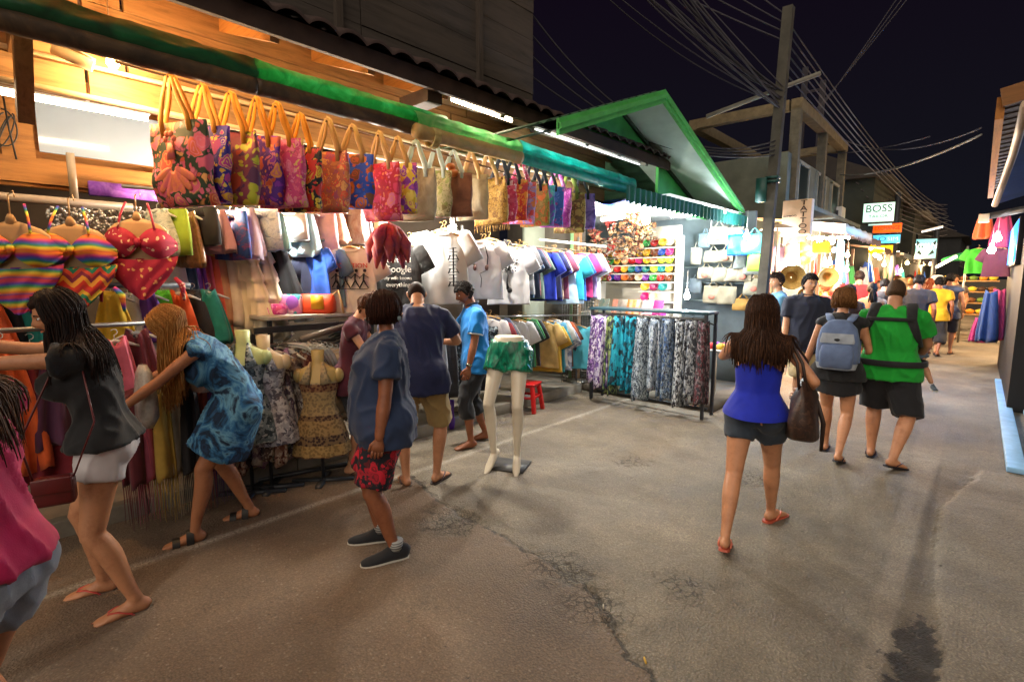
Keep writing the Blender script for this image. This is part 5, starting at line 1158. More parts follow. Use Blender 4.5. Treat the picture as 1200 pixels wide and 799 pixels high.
# mannequin busts in dresses
def bust_form(px, py, X, mat, dmat, label, h=.95, sc=1.0, rz=-.35, cat='dress form', straps=True):
    p = gx(px, py, X); t = thing('dress_form', label, cat, (p.x, p.y, .0), rz, 'dress forms by the kerb'); zt = p.z
    b = MB(); S_ = [(0, .055, .05), (-.1, .05, .048), (-.13, .075, .055), (-.165, .15, .07), (-.2, .185, .085), (-.26, .165, .1), (-.33, .15, .105), (-.42, .13, .09), (-.5, .115, .08)]
    b.loft([[Vector((a * sc * math.cos(u), d * sc * math.sin(u) - (.02 if -.36 < z < -.2 else 0), zt + z * sc)) for u in [2 * math.pi * j / 24 for j in range(24)]] for z, a, d in S_])
    for q in (-1, 1): b.ball((q * .165 * sc, 0, zt - .225 * sc), (.05 * sc, .052 * sc, .065 * sc), 12, 8)
    b.obj('bust', mat, t)
    b = MB(); H_ = [(-.27, .168, .112), (-.33, .158, .118), (-.42, .14, .1), (-.5, .14, .095), (-.62, .19, .13), (-.75, .225, .15), (-h + .02, .25, .17), (-h, .25, .17)]
    n = 40; b.loft([[Vector((a * sc * (1 + .05 * math.sin(9 * u) * max(0, (-z - .5) * 2)) * math.cos(u), (d * sc) * (1 + .09 * math.sin(9 * u) * max(0, (-z - .5) * 2)) * math.sin(u) - .01, zt + z * sc)) for u in [2 * math.pi * j / n for j in range(n)]] for z, a, d in H_], caps=False)
    if straps:
        for q in (-1, 1): b.tube([Vector((q * .09 * sc, -.12 * sc, zt - .28 * sc)), Vector((q * .07 * sc, -.105 * sc, zt - .2 * sc)), Vector((q * .05 * sc, -.05 * sc, zt - .1 * sc))], [.05 * sc, .03 * sc, .008], 8, 0, Vector((1, 0, 0)), .012)
    b.obj('dress', dmat, t)
    b = MB(); b.tube([Vector((0, 0, zt - .5 * sc)), Vector((0, 0, .03))], .014, 8); b.box((0, 0, .02), (.5, .05, .035)); b.box((0, 0, .02), (.05, .36, .03)); b.obj('stand', DSTEEL, t); return t
MAN = plain('#a8925a', .45, .1, 4); MANW = plain('#b8c88a', .45, .1, 4); MANC = plain('#cdbb98', .45, .08, 4)
DM = pattern('cells', ['#c8b890', '#2a1a18', '#d8c8a0', '#8a4a34', '#d0c098'], 42)
m, nt, bs = _new('border_print'); v = coords(nt); sx = N(nt, 'SeparateXYZ'); nt.links.new(v, sx.inputs[0])
vo = N(nt, 'TexVoronoi', Scale=42.0); nt.links.new(v, vo.inputs['Vector']); cr = ramp(nt, vo.outputs['Distance'], [(.25, '#2a1a16'), (.4, '#c8b48a')], 'LINEAR')
cr = ramp(nt, vo.outputs['Distance'], [(.38, '#241612'), (.56, '#957c52')], 'LINEAR'); zc = ramp(nt, sx.outputs['Z'], [(0, '#8a6c3c'), (.2, '#5a2a1c'), (.27, '#a88850'), (.36, '#3a2024'), (.44, '#94784c'), (.56, '#4a2a24'), (.6, '#a89066'), (.8, '#6a3428'), (.86, '#b0a080')], 'CONSTANT')
mx = N(nt, 'Mix'); mx.data_type = 'RGBA'; mx.inputs[0].default_value = .5; nt.links.new(cr, mx.inputs[6]); nt.links.new(zc, mx.inputs[7]); nt.links.new(mx.outputs[2], bs.inputs['Base Color']); bs.inputs['Roughness'].default_value = .85
bust_form(372, 410, -3.98, MAN, m, 'yellowish dress form in a brown and cream halter sun dress at the kerb', .92, .94, .85)
bust_form(284, 387, -4.15, MANW, pattern('cells', ['#5a6a70', '#a8b4b8', '#2a3a44', '#7a8a90'], 34, seed=3), 'pale green dress form in a slate blue sun dress', .9, .95, .9)
bust_form(308, 393, -4.15, MANC, pattern('cells', ['#8a8890', '#c8c8cc', '#5a5864', '#a8a8b0'], 34, seed=4), 'cream dress form in a silver grey sun dress', .9, .95, .9)
b = MB(); b.bar((-.55, -.1, .03), (.4, .35, .03), .035, .035); b.bar((.35, -.15, .03), (.55, .25, .03), .035, .035); tag(b.obj('rack_foot', DSTEEL, loc=(gz(375, 560).x, gz(375, 560).y, 0), rz=.85), 'dark steel foot bars lying on the road under the halter dress', 'rack foot')

# --- plastic stool, leg form in green shorts, purple bag
p = gz(621, 484, .0); st = thing('plastic_stool', 'red plastic stool on the pavement behind the white leg form', 'stool', (p.x - .12, p.y + .1, .0), .3)
RED = plain('#c01a1c', .35, .06, bmp=.05, coat=.2)
b = MB(); b.box((0, 0, .36), (.28, .28, .025)); b.box((0, 0, .335), (.25, .25, .03)); b.obj('seat', RED, st, bev=.01)
for x in (-1, 1):
    for y in (-1, 1): b = MB(); b.bar((x * .105, y * .105, .345), (x * .15, y * .15, 0), .05, .045); b.obj('leg', RED, st, bev=.006)
b = MB()
for q in (-1, 1): b.bar((q * .125, -.125, .19), (q * .125, .125, .19), .02, .03); b.bar((-.125, q * .125, .19), (.125, q * .125, .19), .02, .03)
b.obj('stretcher', RED, st)
p = gz(597, 546); lf = thing('leg_form', 'white half mannequin legs wearing shiny green shorts on the road', 'mannequin', (p.x, p.y, 0), math.radians(205))
rg = Rig(1.86, 'f', feet=((-.085, .02, .02, 12, 32), (.1, .04, .02, -14, 32)), legs=.86, hip=(0, 0, -.075)); b = MB()
rg.legs_into(b, 0, 2, 0); rg.torso(b, -.012, -.02, .34, k=6)
for q in (0, 1): b.ball(rg.leg[q][0] + Vector((0, -.04, 0)), (.085, .08, .095), 16, 10)
for tf, fw, r_, pt in rg.feet:
    X = [(-.055, .03, .018, .02), (-.04, .04, .026, .034), (0, .05, .03, .042), (.05, .042, .034, .034), (.1, .03, .038, .024), (.15, .02, .034, .016), (.195, .015, .018, .01)]
    b.tube([tf(x, z) for x, z, _, _ in X], [w * rg.k for _, _, w, _ in X], 16, 0, r_, [h * rg.k for *_, h in X])
link_mesh('legs', remesh(b, .011, 4), [plain('#d8cdb8', .3, .03, bmp=0, coat=.3)], lf)
GS = pattern('dye', ['#06382c', '#0a6a50', '#12a078'], 7, .25, 2, (2, 2, .8)); rg.shorts(GS, lf, .36, .02, .05, .28, .008, 4, .012)
b = MB(); b.box((0, 0, .012), (.34, .3, .015)); b.obj('base_plate', plain('#4a4a4a', .5, .2, metal=.4), lf)
b = tote_mb(3, .24, .34, .1, .2); p = gz(523, 505); tb = thing('shopping_bag', 'purple shopping bag standing behind the man in khaki shorts', 'bag', (p.x - .1, p.y + .05, .54), .6)
b.obj('body', plain('#4a1a8a', .4, .15), tb); strap_mb(1, .24, .2, .012).obj('handle', plain('#3a1470', .4, .1), tb); b = MB(); b.tube([Vector((-.06, -.06, -.36)), Vector((.0, -.066, -.3)), Vector((.06, -.06, -.38))], .008, 6); b.obj('swoosh_mark', WHI, tb)

# --- lamps of the long shop
def bulb(p, col, s, label, r=.035, kind='globe', cord=.25, name='light_bulb'):
    t = thing(name, label, 'light bulb', p); b = MB()
    if kind == 'globe': b.lathe([(.001, -r * 1.15), (r * .6, -r * .95), (r, -r * .3), (r * .95, .2 * r), (r * .6, r), (r * .4, 1.4 * r)], n=16)
    else:
        for k in range(1): b.tube([Vector((r * .72 * math.cos(a), r * .72 * math.sin(a), -.07 + .1 * j / 40)) for j, a in enumerate([2 * math.pi * 3.2 * j / 40 for j in range(41)])], r * .26, 8)
    b.obj('lit_glass', glow(col, s), t); b = MB(); b.tube([Vector((0, 0, r * 1.2)), Vector((0, 0, r * 1.2 + .06))], r * .5, 10); b.tube([Vector((0, 0, r * 1.2 + .05)), Vector((0, 0, r * 1.2 + .05 + cord))], .004, 6); b.obj('socket', plain('#c8c4ba', .5, .05), t); return t
def lamp(p, w, col, r=.05, name='lamp_light'):
    """the light of a bulb that is modelled at the same spot"""
    l = bpy.data.lights.new(name, 'POINT'); l.energy = w * LIGHT; l.color = lin(col) if isinstance(col, str) else col; l.shadow_soft_size = r
    o = bpy.data.objects.new(name, l); COL.objects.link(o); o.location = p; return o
def tube_light(a, b_, col, s, label, r=.014, case=True, w=0):
    a, b_ = Vector(a), Vector(b_); t = thing('tube_light', label, 'tube light', a); d = (b_ - a)
    m = MB(); m.tube([Vector((0, 0, 0)), d], r, 10); m.obj('lit_tube', glow(col, s), t)
    if case: m = MB(); m.bar(Vector((0, 0, .035)) - d * .01, d * 1.01 + Vector((0, 0, .035)), .04, .03); m.obj('fitting', WHITE, t)
    return t
WARM, COOL, DAY = (1, .55, .20), (.86, .95, 1), (1, .90, .74)
pb = gx(132, 73, -3.9); bulb(pb, WARM, 36, 'warm glowing bulb under the eave at the left', .034); lamp(pb - Vector((-.14, 0, .12)), 8, (1, .58, .24))
ta, tb_ = gx(0, 107, -4.35), gx(173, 139, -4.35); ta = ta - (tb_ - ta) * .8
tube_light(ta, tb_, (1, .80, .52), 17, 'long bright tube light in front of the glass panel', .02)
ca, cb = Vector((-3.32, 2.92, 3.16)), Vector((-3.3, 3.62, 3.14)); tube_light(ca, cb, (1, .80, .55), 30, 'thin tube light along the outer edge of the wooden soffit', .014)
tube_light((-3.46, .1, 3.0), (-3.46, 2.5, 3.0), (1, .66, .32), 22, 'tube light up in the amber soffit above the dark green tarpaulin', .014)  # tube added out of sight to light the soffit and glow through the tarpaulin
tube_light((-3.25, 3.9, 3.115), (-3.24, 5.9, 3.1), (.9, .95, .95), 1.6, 'pale strip light along the grey soffit edge', .008)  # white soffit edge, glow added to brighten the teal tarpaulin
for (px, py, X, w, lab, kd) in ((530, 268, -4.0, 8, 'white spiral bulb above the large brush character tee', 'spiral'), (689, 251, -3.75, 42, 'white spiral bulb at the end of the bag row', 'spiral'), (331, 268, -4.5, 46, 'dazzling white bulb among the pale clothes on the high rail', 'globe'), (576, 222, -4.1, 26, 'white bulb hidden behind the ecru bags', 'globe'), (246, 226, -4.6, 14, 'small warm bulb behind the flowered tote bags', 'globe'), (455, 246, -4.3, 30, 'white bulb behind the crimson tote', 'globe')):
    p = gx(px, py, X); c = (1, .93, .80) if px not in (246,) else (1, .7, .4); bulb(p, c, 55 if px != 530 else 28, lab, .036 if kd == 'globe' else .045, kd); lamp(p - Vector((-.02, 0, .07)), w, c)
ch = thing('security_camera', 'small beige security camera under the eave beside the warm bulb', 'security camera', gx(80, 66, -3.75))
b = MB(); R3 = Matrix.Rotation(.35, 3, 'Y') @ Matrix.Rotation(.0, 3, 'Z'); b.tube([Vector((-.02, -.06, .03)), Vector((.02, .1, -.03))], .032, 14); b.obj('housing', plain('#cdbb98', .4, .05), ch)
b = MB(); b.box((.0, .02, .04), (.07, .2, .006), rot=Matrix.Rotation(-.36, 3, 'X')); b.obj('sun_shield', plain('#cdbb98', .4, .05), ch); b = MB(); b.tube([Vector((0, -.03, .02)), Vector((.0, -.06, .1))], .01, 8); b.ball((0, -.06, .1), .025, 10, 7); b.obj('mount', plain('#b8a684', .4, .05), ch)
b = MB()
for k in range(3): b.tube([Vector((.0, -.02 + .07 * math.sin(a + k) * (1 - .1 * k), -.02 * k + .12 * math.cos(a * (1 + .1 * k)))) for a in [2 * math.pi * j / 24 for j in range(22)]], .005, 6)
b.tube([Vector((0, .0, .2)), Vector((0, .01, .0)), Vector((0, .03, -.2))], .006, 6); tag(b.obj('coiled_cable', plain('#1c1814', .6, .1), loc=gx(8, 150, -4.93)), 'coil of black cable looped on the pale wall panel', 'cable')
# ------------------------------------------------------------------ the kiosk's goods
CW = plain('#d8d2c4', .5, .05)
sh_ = thing('bowl_shelf', 'white stepped shelf unit of painted bowls in the kiosk', 'shelf', (-4.1, 7.45, .1)); SO = Vector((-4.1, 7.45, .1))
SHZ = [gy(760, y, 7.4).z for y in (291, 302, 311, 321, 331)]
b = MB(); b.box(Vector((-4.1, 7.62, 1.6)) - SO, (1.42, .03, 1.5)); b.obj('back_panel', CW, sh_)
for k, z in enumerate(SHZ): b = MB(); b.box(Vector((-4.08, 7.5, z)) - SO, (1.34, .2, .02)); b.obj('shelf_board', CW, sh_, bev=.003)
for k, z in enumerate((gy(770, 342, 7.4).z, gy(770, 354, 7.4).z)): b = MB(); b.box(Vector((-3.72, 7.5, z)) - SO, (.6, .2, .02)); b.obj('shelf_board', CW, sh_, bev=.003)
for x in (-4.76, -3.4): b = MB(); b.box(Vector((x, 7.5, 1.5)) - SO, (.03, .22, 1.6)); b.obj('side_panel', CW, sh_, bev=.003)
b = MB(); b.box(Vector((-3.78, 7.56, 2.36)) - SO, (.74, .05, .28)); b.obj('top_panel', CW, sh_)
BC = [('red', '#a81e1e'), ('orange', '#d8742a'), ('green', '#2a8a3a'), ('purple', '#6a2a8a'), ('gold', '#c8a030'), ('blue', '#1f4aa0'), ('lime', '#9ab83a'), ('plum', '#7a1a4a'), ('peach', '#d8a078'), ('magenta', '#b0206a'), ('teal', '#1a7a7a'), ('brown', '#6a3a20'), ('cream', '#d0c0a0')]
bowl = MB(); prof = [(.001, .0), (.03, .0), (.05, .02), (.062, .05), (.064, .062), (.06, .062), (.055, .045), (.03, .015), (.001, .012)]
bowl.lathe(prof, n=18, caps=False); BOWL = bowl.mesh('bowl'); rot = Matrix.Rotation(math.radians(62), 3, 'X')
ROWN = ['top', 'second', 'third', 'fourth', 'lowest']; rr = random.Random(4); bowls_seen = {}
for r_, z in enumerate(SHZ):
    for i in range(10):
        if r_ == 0 and i < 4: continue
        cn, c = BC[rr.randrange(13)]; x = -4.66 + .128 * i
        o = inst('painted_bowl', BOWL, plain(c, .3, .12, 20, coat=.4), loc=(x, 7.45, z + .065), rot=(math.radians(68), 0, rr.uniform(-.2, .2)))
        tag(o, f'{cn} painted bowl, {ORD[i]} from the left on the {ROWN[r_]} shelf', 'bowl', 'painted bowls on the white shelves')
for k, (y, n0) in enumerate(((342, 3), (354, 2))):
    for i in range(n0):
        cn, c = BC[(k * 5 + i * 3 + 4) % 13]; o = inst('painted_bowl', BOWL, plain(c, .3, .12, 20, coat=.4), loc=(-3.9 + .15 * i, 7.45, gy(770, y, 7.4).z + .065), rot=(math.radians(68), 0, 0)); o.scale = (1.15,) * 3
        tag(o, f'{cn} painted bowl, {ORD[i]} on the {"upper" if k == 0 else "lower"} short shelf at the right', 'bowl', 'painted bowls on the white shelves')
ct = thing('souvenir_counter', 'low counter of cards and boxes in front of the bowl shelves', 'counter', (-4.2, 7.0, .1))
b = MB(); b.box((0, 0, 1.05), (1.3, .5, .04)); b.obj('counter_top', CW, ct, bev=.004); b = MB(); b.box((0, .02, .52), (1.24, .44, 1.03)); b.obj('cabinet', plain('#6a7074', .6, .1), ct)
CARD = [(706, 352, 'teal patterned card', '#5a9a9a', '#c8c8b0'), (722, 349, 'salmon postcard album', '#d87a60', '#e0a890'), (738, 350, 'orange box', '#d85a20', '#e08a50'), (742, 358, 'lime and pink card', '#b8c83a', '#d87a8a'), (758, 354, 'pink folded album', '#d86a8a', '#e8a8b0'), (769, 357, 'dark magenta box', '#8a0f5a', '#a0206a'), (700, 360, 'beige shell box', '#c8a078', '#d8c0a0'), (727, 362, 'grey pebble dish', '#8a8078', '#b0a8a0')]
for px, py, l, c1, c2 in CARD:
    p = gy(px, py, 6.86); b = MB(); b.box((0, 0, .11), (.17, .02, .22), rot=Matrix.Rotation(-.3, 3, 'X')); b.box((0, .05, .03), (.17, .1, .06))
    tag(b.obj('souvenir_box', pattern('dye', [c1, c2, c1], 9, .5, 1), loc=(p.x, 6.9, 1.171), rz=R_.uniform(-.15, .15), bev=.003), l + ' propped on the souvenir counter', 'souvenir', 'boxes and cards on the counter')
OC = [('brown and red', ['#5a2a1a', '#a83a2a', '#c8a078']), ('cream and brown', ['#c8b090', '#5a3a24', '#8a6a4a']), ('red and white', ['#b02a1e', '#d8c8b8', '#7a1a14']), ('tan', ['#a87a4a', '#6a4a2a', '#d0b088']), ('black and brown', ['#241a16', '#6a4028', '#a07850'])]
def mobile(p, n, k, h, label):
    t = thing('hanging_ornament', label, 'ornament', p, 0, 'shell and bell mobiles hanging in the kiosk'); b = MB(); b.tube([Vector((0, 0, 0)), Vector((0, 0, -h))], .003, 5); b.obj('string', plain('#3a2a20', .8, .1), t)
    m = MB(); r = random.Random(k)
    for i in range(n):
        c = Vector((r.gauss(0, .05), r.gauss(0, .05), -h * (.25 + .75 * r.random()))); s_ = r.uniform(.02, .042); m.ball(c, (s_, s_ * r.uniform(.6, 1), s_ * r.uniform(.8, 1.5)), 10, 7)
        for q in range(3): m.tube([c, c + Vector((r.gauss(0, .05), r.gauss(0, .05), r.uniform(-.01, .05)))], [s_ * .5, .004], 5)
    m.obj('charms', pattern('cells', [tuple(q * .5 for q in lin(c)) for c in OC[k % 5][1]], 24, seed=k), t)
for i, (px, py, h) in enumerate([(697, 255, .7), (703, 270, .75), (712, 250, .45), (722, 262, .5), (732, 255, .5), (741, 250, .42), (750, 252, .45), (716, 285, .3), (729, 285, .35), (742, 283, .3), (700, 300, .5), (757, 262, .35), (708, 305, .4), (736, 235, .35)]):
    p = gy(px, py, 6.75 + .12 * (i % 4)); mobile((p.x, p.y, p.z + .12), 16, i, h, f'{OC[i % 5][0]} shell mobile, {ORD[i]} hanging in front of the bowl shelves')
# bags on the kiosk wall
NBAG = [(826, 282, .2, .24, 'narrow blue grey pouch high at the left of the kiosk wall', '#6a8a9a'), (842, 276, .3, .3, 'cream backpack with a pink emblem, left of the high pair', '#b8b4a0'), (861, 277, .3, .3, 'cream backpack with a pink emblem, right of the high pair', '#b8b4a0'), (835, 301, .28, .2, 'cream purse with dark figure on the second row', '#b0ac94'), (851, 300, .26, .2, 'cream purse with red emblem on the second row', '#b0a890'), (868, 305, .2, .28, 'pale blue grey tote on the second row', '#a0b0b0'), (883, 311, .3, .3, 'light grey tote with handles under the blue bag', '#b0b8b4'), (827, 320, .26, .2, 'small cream satchel with red emblem at the left', '#b8ae98'), (843, 322, .24, .24, 'cream satchel with a dark strap on the third row', '#aca890'), (858, 322, .24, .22, 'dark figured cream satchel on the third row', '#b0a890'), (871, 322, .28, .22, 'cream satchel with large red emblem on the third row', '#b8b098'), (884, 336, .3, .28, 'cream tote with red emblem below the grey tote', '#bab49c'), (835, 345, .3, .3, 'cream canvas bag with pink emblem on the low row', '#b4ac94'), (852, 346, .3, .3, 'beige canvas bag beside the tan pouch on the low row', '#aca48c'), (870, 357, .3, .2, 'tan yellow pouch lowest on the kiosk wall', '#b88a3a'), (816, 300, .18, .3, 'pale cloth bag hanging at the end of the bowl shelves', '#c0bca8'), (815, 335, .2, .26, 'grey blue cloth bag beside the lower white bulb', '#7a8a94')]
EMB = plain('#b86a5a', .7, .2)
def wallbag(px, py, w, h, label, mat, Y=7.85, emb=True, grp='small canvas bags on the kiosk wall'):
    p = gy(px, py, Y); w *= .88; h *= .88; t = thing('canvas_bag', label, 'bag', p, R_.uniform(-.1, .1), grp); b = tote_mb(int(px) % 5, w, h, .1, -h / 2); b.obj('body', mat, t); strap_mb(1, w, .1, .01).obj('strap', mat, t, loc=(0, 0, h / 2 + .08))
    if emb: b = MB(); b.ball((0, -.052, -.03), (.05, .012, .04), 14, 8); b.obj('emblem', EMB, t)
for px, py, w, h, l, c in NBAG: wallbag(px, py, w, h, l, cloth(tuple(x * .5 for x in lin(c))), emb='emblem' in l)
wallbag(866, 287, .36, .34, 'bright blue glossy bag under the white bulb', plain('#0f5fc8', .3, .15), 7.7, False); wallbag(883, 286, .34, .32, 'aqua glossy bag beside the blue one', plain('#3ab8b8', .3, .15), 7.6, False); wallbag(886, 308, .26, .26, 'lime green bag at the post', cloth('#8ac83a'), 7.55, False)
for k, y in enumerate((312, 331, 352)): p = gy(845, y, 8.0); box_like(['upper thin shelf behind the cream purses', 'middle thin shelf behind the cream satchels', 'lowest thin shelf behind the canvas bags'][k], (-2.95, 8.05, p.z - .02), (1.2, .18, .02), plain('#7a8a8c', .5, .1), 'wall_shelf', 'shelf')
# wide rack of patterned trousers in front
rk = thing('trouser_rack', 'wide dark rack of patterned trousers standing at the kiosk corner', 'rack', (-3.18, 6.15, 0)); 
b = MB(); b.box((0, .05, 1.29), (1.66, .34, .035)); b.obj('top_board', plain('#2a4a54', .4, .2), rk, bev=.005)
for x in (-.8, .8):
    for y in (-.1, .2): b = MB(); b.bar((x, y, 0), (x, y, 1.27), .035, .035); b.obj('leg', DSTEEL, rk, smooth=False)
b = MB(); b.tube([Vector((-.82, -.08, 1.22)), Vector((.82, -.08, 1.22))], .014, 8); b.obj('hanging_bar', STEEL, rk); b = MB(); b.bar((-.8, .05, .1), (.8, .05, .1), .03, .03); b.obj('foot_bar', DSTEEL, rk)
def pp_(c, s=26, st=(1, 1, 1), k='cells', sd=0): return pattern(k, c, s * 1.9, .8, 1, (1, 1, .55), (0, 0, 0), sd)
TRO = [(-.74, 'purple and white banded trousers', pp_(['#5a3a7a', '#c8c0d0', '#3a2450', '#8a6aa0'], 30, (1, 1, .8))), (-.62, 'violet and white zigzag trousers', pp_(['#6a4a8a', '#b8b0c8', '#4a2a6a', '#d0c8d8'], 24)), (-.5, 'olive and navy trousers', pp_(['#2a3a3a', '#6a7a4a', '#1a2430', '#8a9a60'], 22)), (-.36, 'turquoise and black leaf trousers', pp_(['#0f7a94', '#0a2a34', '#1aa0b8', '#0f8aa0'], 16)), (-.2, 'bright turquoise batik trousers', pp_(['#108ca8', '#0a4858', '#14a0bc', '#0c2c38'], 18, sd=3)), (-.02, 'grey and ink patterned trousers, left of the grey pairs', pp_(['#8a98a4', '#2a3440', '#a8b4bc', '#4a5866'], 34)), (.16, 'grey chain print trousers in the middle of the grey pairs', pp_(['#98a4b0', '#303a48', '#6a7888', '#b0b8c0'], 30, (1, 1, .6))), (.33, 'slate patterned trousers with blue side', pp_(['#5a6a7a', '#1a2430', '#8a98a8', '#3a5a8a'], 34, sd=2)), (.5, 'black and silver scroll trousers', pp_(['#16181e', '#98a0a8', '#2a2e36', '#b0b4b8'], 28, sd=5)), (.64, 'charcoal scroll trousers second from the end', pp_(['#1e2028', '#7a828c', '#30343e', '#a0a4aa'], 30, sd=7)), (.76, 'black and wine trousers at the street end of the rack', pp_(['#15151a', '#5a2a34', '#2a2a30', '#7a6a70'], 30, sd=8))]
for i, (x, l, m_) in enumerate(TRO): hang('hanging_trousers', drape_mb(.15, .20 + .03 * (i % 2), .98 + .07 * (i % 3), i * 2.7, 4, .06), m_, l + ' on the kiosk rack', 'trousers', 'patterned trousers on the kiosk rack', (-3.18 + x, 6.07 - .03 * (i % 2), 1.26), R_.uniform(-.25, .25), 'black')
gr = MB()
for i in range(15): gr.tube([Vector((-.28 + .04 * i, 0, 0)), Vector((-.28 + .04 * i, 0, 1.3))], .0035, 5)
for i in range(33): gr.tube([Vector((-.28, .006, .04 * i)), Vector((.28, .006, .04 * i))], .0035, 5)
tag(gr.obj('wire_grid', STEEL, loc=(-4.38, 6.32, .12), rz=.3), 'white wire grid panel between the shirts and the patterned trousers', 'wire grid')
# kiosk lamps
for i, (a, c, lab) in enumerate(((gy(770, 247, 6.6), gy(822, 246, 6.6), 'upper ceiling tube of the kiosk'), (gy(786, 259, 7.2), gy(850, 253, 7.2), 'lowest and brightest ceiling tube of the kiosk'), (gy(705, 243, 6.9), gy(760, 244, 6.9), 'ceiling tube above the shell mobiles'), (gy(700, 233, 6.2), gy(790, 236, 6.2), 'front ceiling tube half hidden by the valance'))):
    a.z = c.z = 2.60; tube_light(a, c, (1, .97, .92), 17, lab, .022, True)
p = gy(757, 258, 6.85); bulb(p, (1, .72, .4), 60, 'large warm bulb glowing among the shell mobiles', .06); lamp(p - Vector((0, .1, 0)), 12, (1, .72, .42))
for px, py, Y, w, l in ((805, 347, 6.9, 12, 'cold white bulb low beside the bowl shelves'), (833, 278, 7.55, 8, 'white bulb between the cream backpacks'), (875, 277, 7.45, 9, 'white bulb above the blue bag')): p = gy(px, py, Y); bulb(p, (.88, .95, 1), 60, l, .04); lamp(p - Vector((0, .08, 0)), w, (.88, .95, 1))
b = MB(); b.box((0, 0, .76), (.5, .4, .03)); b.bar((-.2, -.15, 0), (-.2, -.15, .75), .03, .03); b.bar((.2, -.15, 0), (.2, -.15, .75), .03, .03); b.bar((-.2, .15, 0), (-.2, .15, .75), .03, .03); b.bar((.2, .15, 0), (.2, .15, .75), .03, .03)
sp_ = gz(838, 470); tag(b.obj('display_table', plain('#b8b4a8', .5, .1), loc=(-2.42, 6.9, 0)), 'small white display table just beyond the trouser rack', 'table')
for i in range(7): 
    b = MB(); b.loft([[Vector((.07 * k * math.cos(t), .05 * k * math.sin(t), z)) for t in [2 * math.pi * j / 12 for j in range(12)]] for z, k in ((0, .9), (.05, 1), (.08, .5))]); cn, c = BC[(i * 4) % 13]
    tag(b.obj('small_purse', cloth(c), loc=(-2.58 + .12 * (i % 4), 6.8 + .15 * (i // 4), .776)), f'small {cn} purse in the heap on the white display table', 'purse', 'small purses on the display table')

# ------------------------------------------------------------------ utility pole and its cables
po = thing('utility_pole', 'leaning square concrete utility pole beside the kiosk', 'utility pole', (-2.2, 7.35, 0))
b = MB(); b.bar((0, 0, 0), (.15, .02, 5.05), .115, .11); b.obj('shaft', plain('#4e4b43', .85, .35, 4, bmp=.4), po, smooth=False)
b = MB()
for z in (2.95, 3.0): b.box((.09, 0, z), (.15, .145, .03))
b.box((-.02, -.05, 2.85), (.12, .12, .3)); b.obj('clamp_box', plain('#1c4a44', .5, .2), po)
b = MB(); b.bar((-.7, -.3, 3.85), (.5, .25, 4.25), .045, .045); b.obj('cross_arm', plain('#7c796e', .7, .2), po)
WIRE = plain('#2b2930', .7, .2, bmp=0); WIREL = plain('#3a373f', .7, .2, bmp=0)
def cable(a, c, sag, label, grp, r=.011, mat=WIRE):
    a, c = Vector(a), Vector(c); b = MB(); n = 26
    b.tube([a.lerp(c, i / n) - Vector((0, 0, sag * 4 * (i / n) * (1 - i / n))) - a for i in range(n + 1)], r, 6); return tag(b.obj('power_cable', mat, loc=a), label, 'cable', grp)
top = Vector((-2.08, 7.33, 3.98))
for i in range(16): cable(top + Vector((R_.uniform(-.06, .06), 0, R_.uniform(-.14, .14))), gz(705 + R_.uniform(-75, 75), -70, 5.9 + R_.uniform(-.3, .3)), .06 + R_.uniform(-.1, .3), 'black power cable in the thick sagging bundle between the pole and the grey upper storey', 'cables in the thick bundle', R_.choice((.007, .009, .012)), R_.choice((WIRE, WIREL)))
for i in range(4): cable(top + Vector((0, 0, -.7 + .06 * i)), (-4.3, 4.95, 4.2 + .25 * i), .35 + .1 * i, f'{ORD[i]} lower cable sagging across the green gable', None, .009)
for i in range(3): cable(gz(1086 - 8 * i, -30, 7.2), gy(946 + 3 * i, 140, 12.5), .05, f'thin cable crossing the open night sky, {ORD[i]} of the slanting three', None, .010, WIREL)
for i in range(6): cable((-2.06, 7.35, 4.9 - .12 * i), (-1.4 + .1 * i, 28, 4.6 - .2 * i), .4, 'thin cable running down the street from the concrete pole', 'cables running down the street', .01)
for i in range(4): cable((-2.06, 7.35, 4.95 - .1 * i), gz(830 - 45 * i, -60, 6.6), .05, 'thin cable from the pole top passing over the roof', 'cables over the roof', .009, WIREL)
cable(gy(985, 205, 13), gy(1150, 158, 9.), .15, 'pale cable strung across the street to the right eave', None, .014, plain('#6a6862', .6, .1)); cable(gy(985, 162, 15), gy(1150, 150, 11), .3, 'slack pale cable high across the street', None, .012, WIREL)
cable(gy(950, 180, 14), gy(1090, 160, 12), .1, 'short pale cable under the slack one', None, .01, WIREL)
for i in range(8): cable(gy(985 + 6 * i, 190 + 8 * i, 17), gy(1110, 240 + 5 * i, 26), .3, 'faint cable tangled before the dark houses', 'faint cables before the dark houses', .012, WIREL)

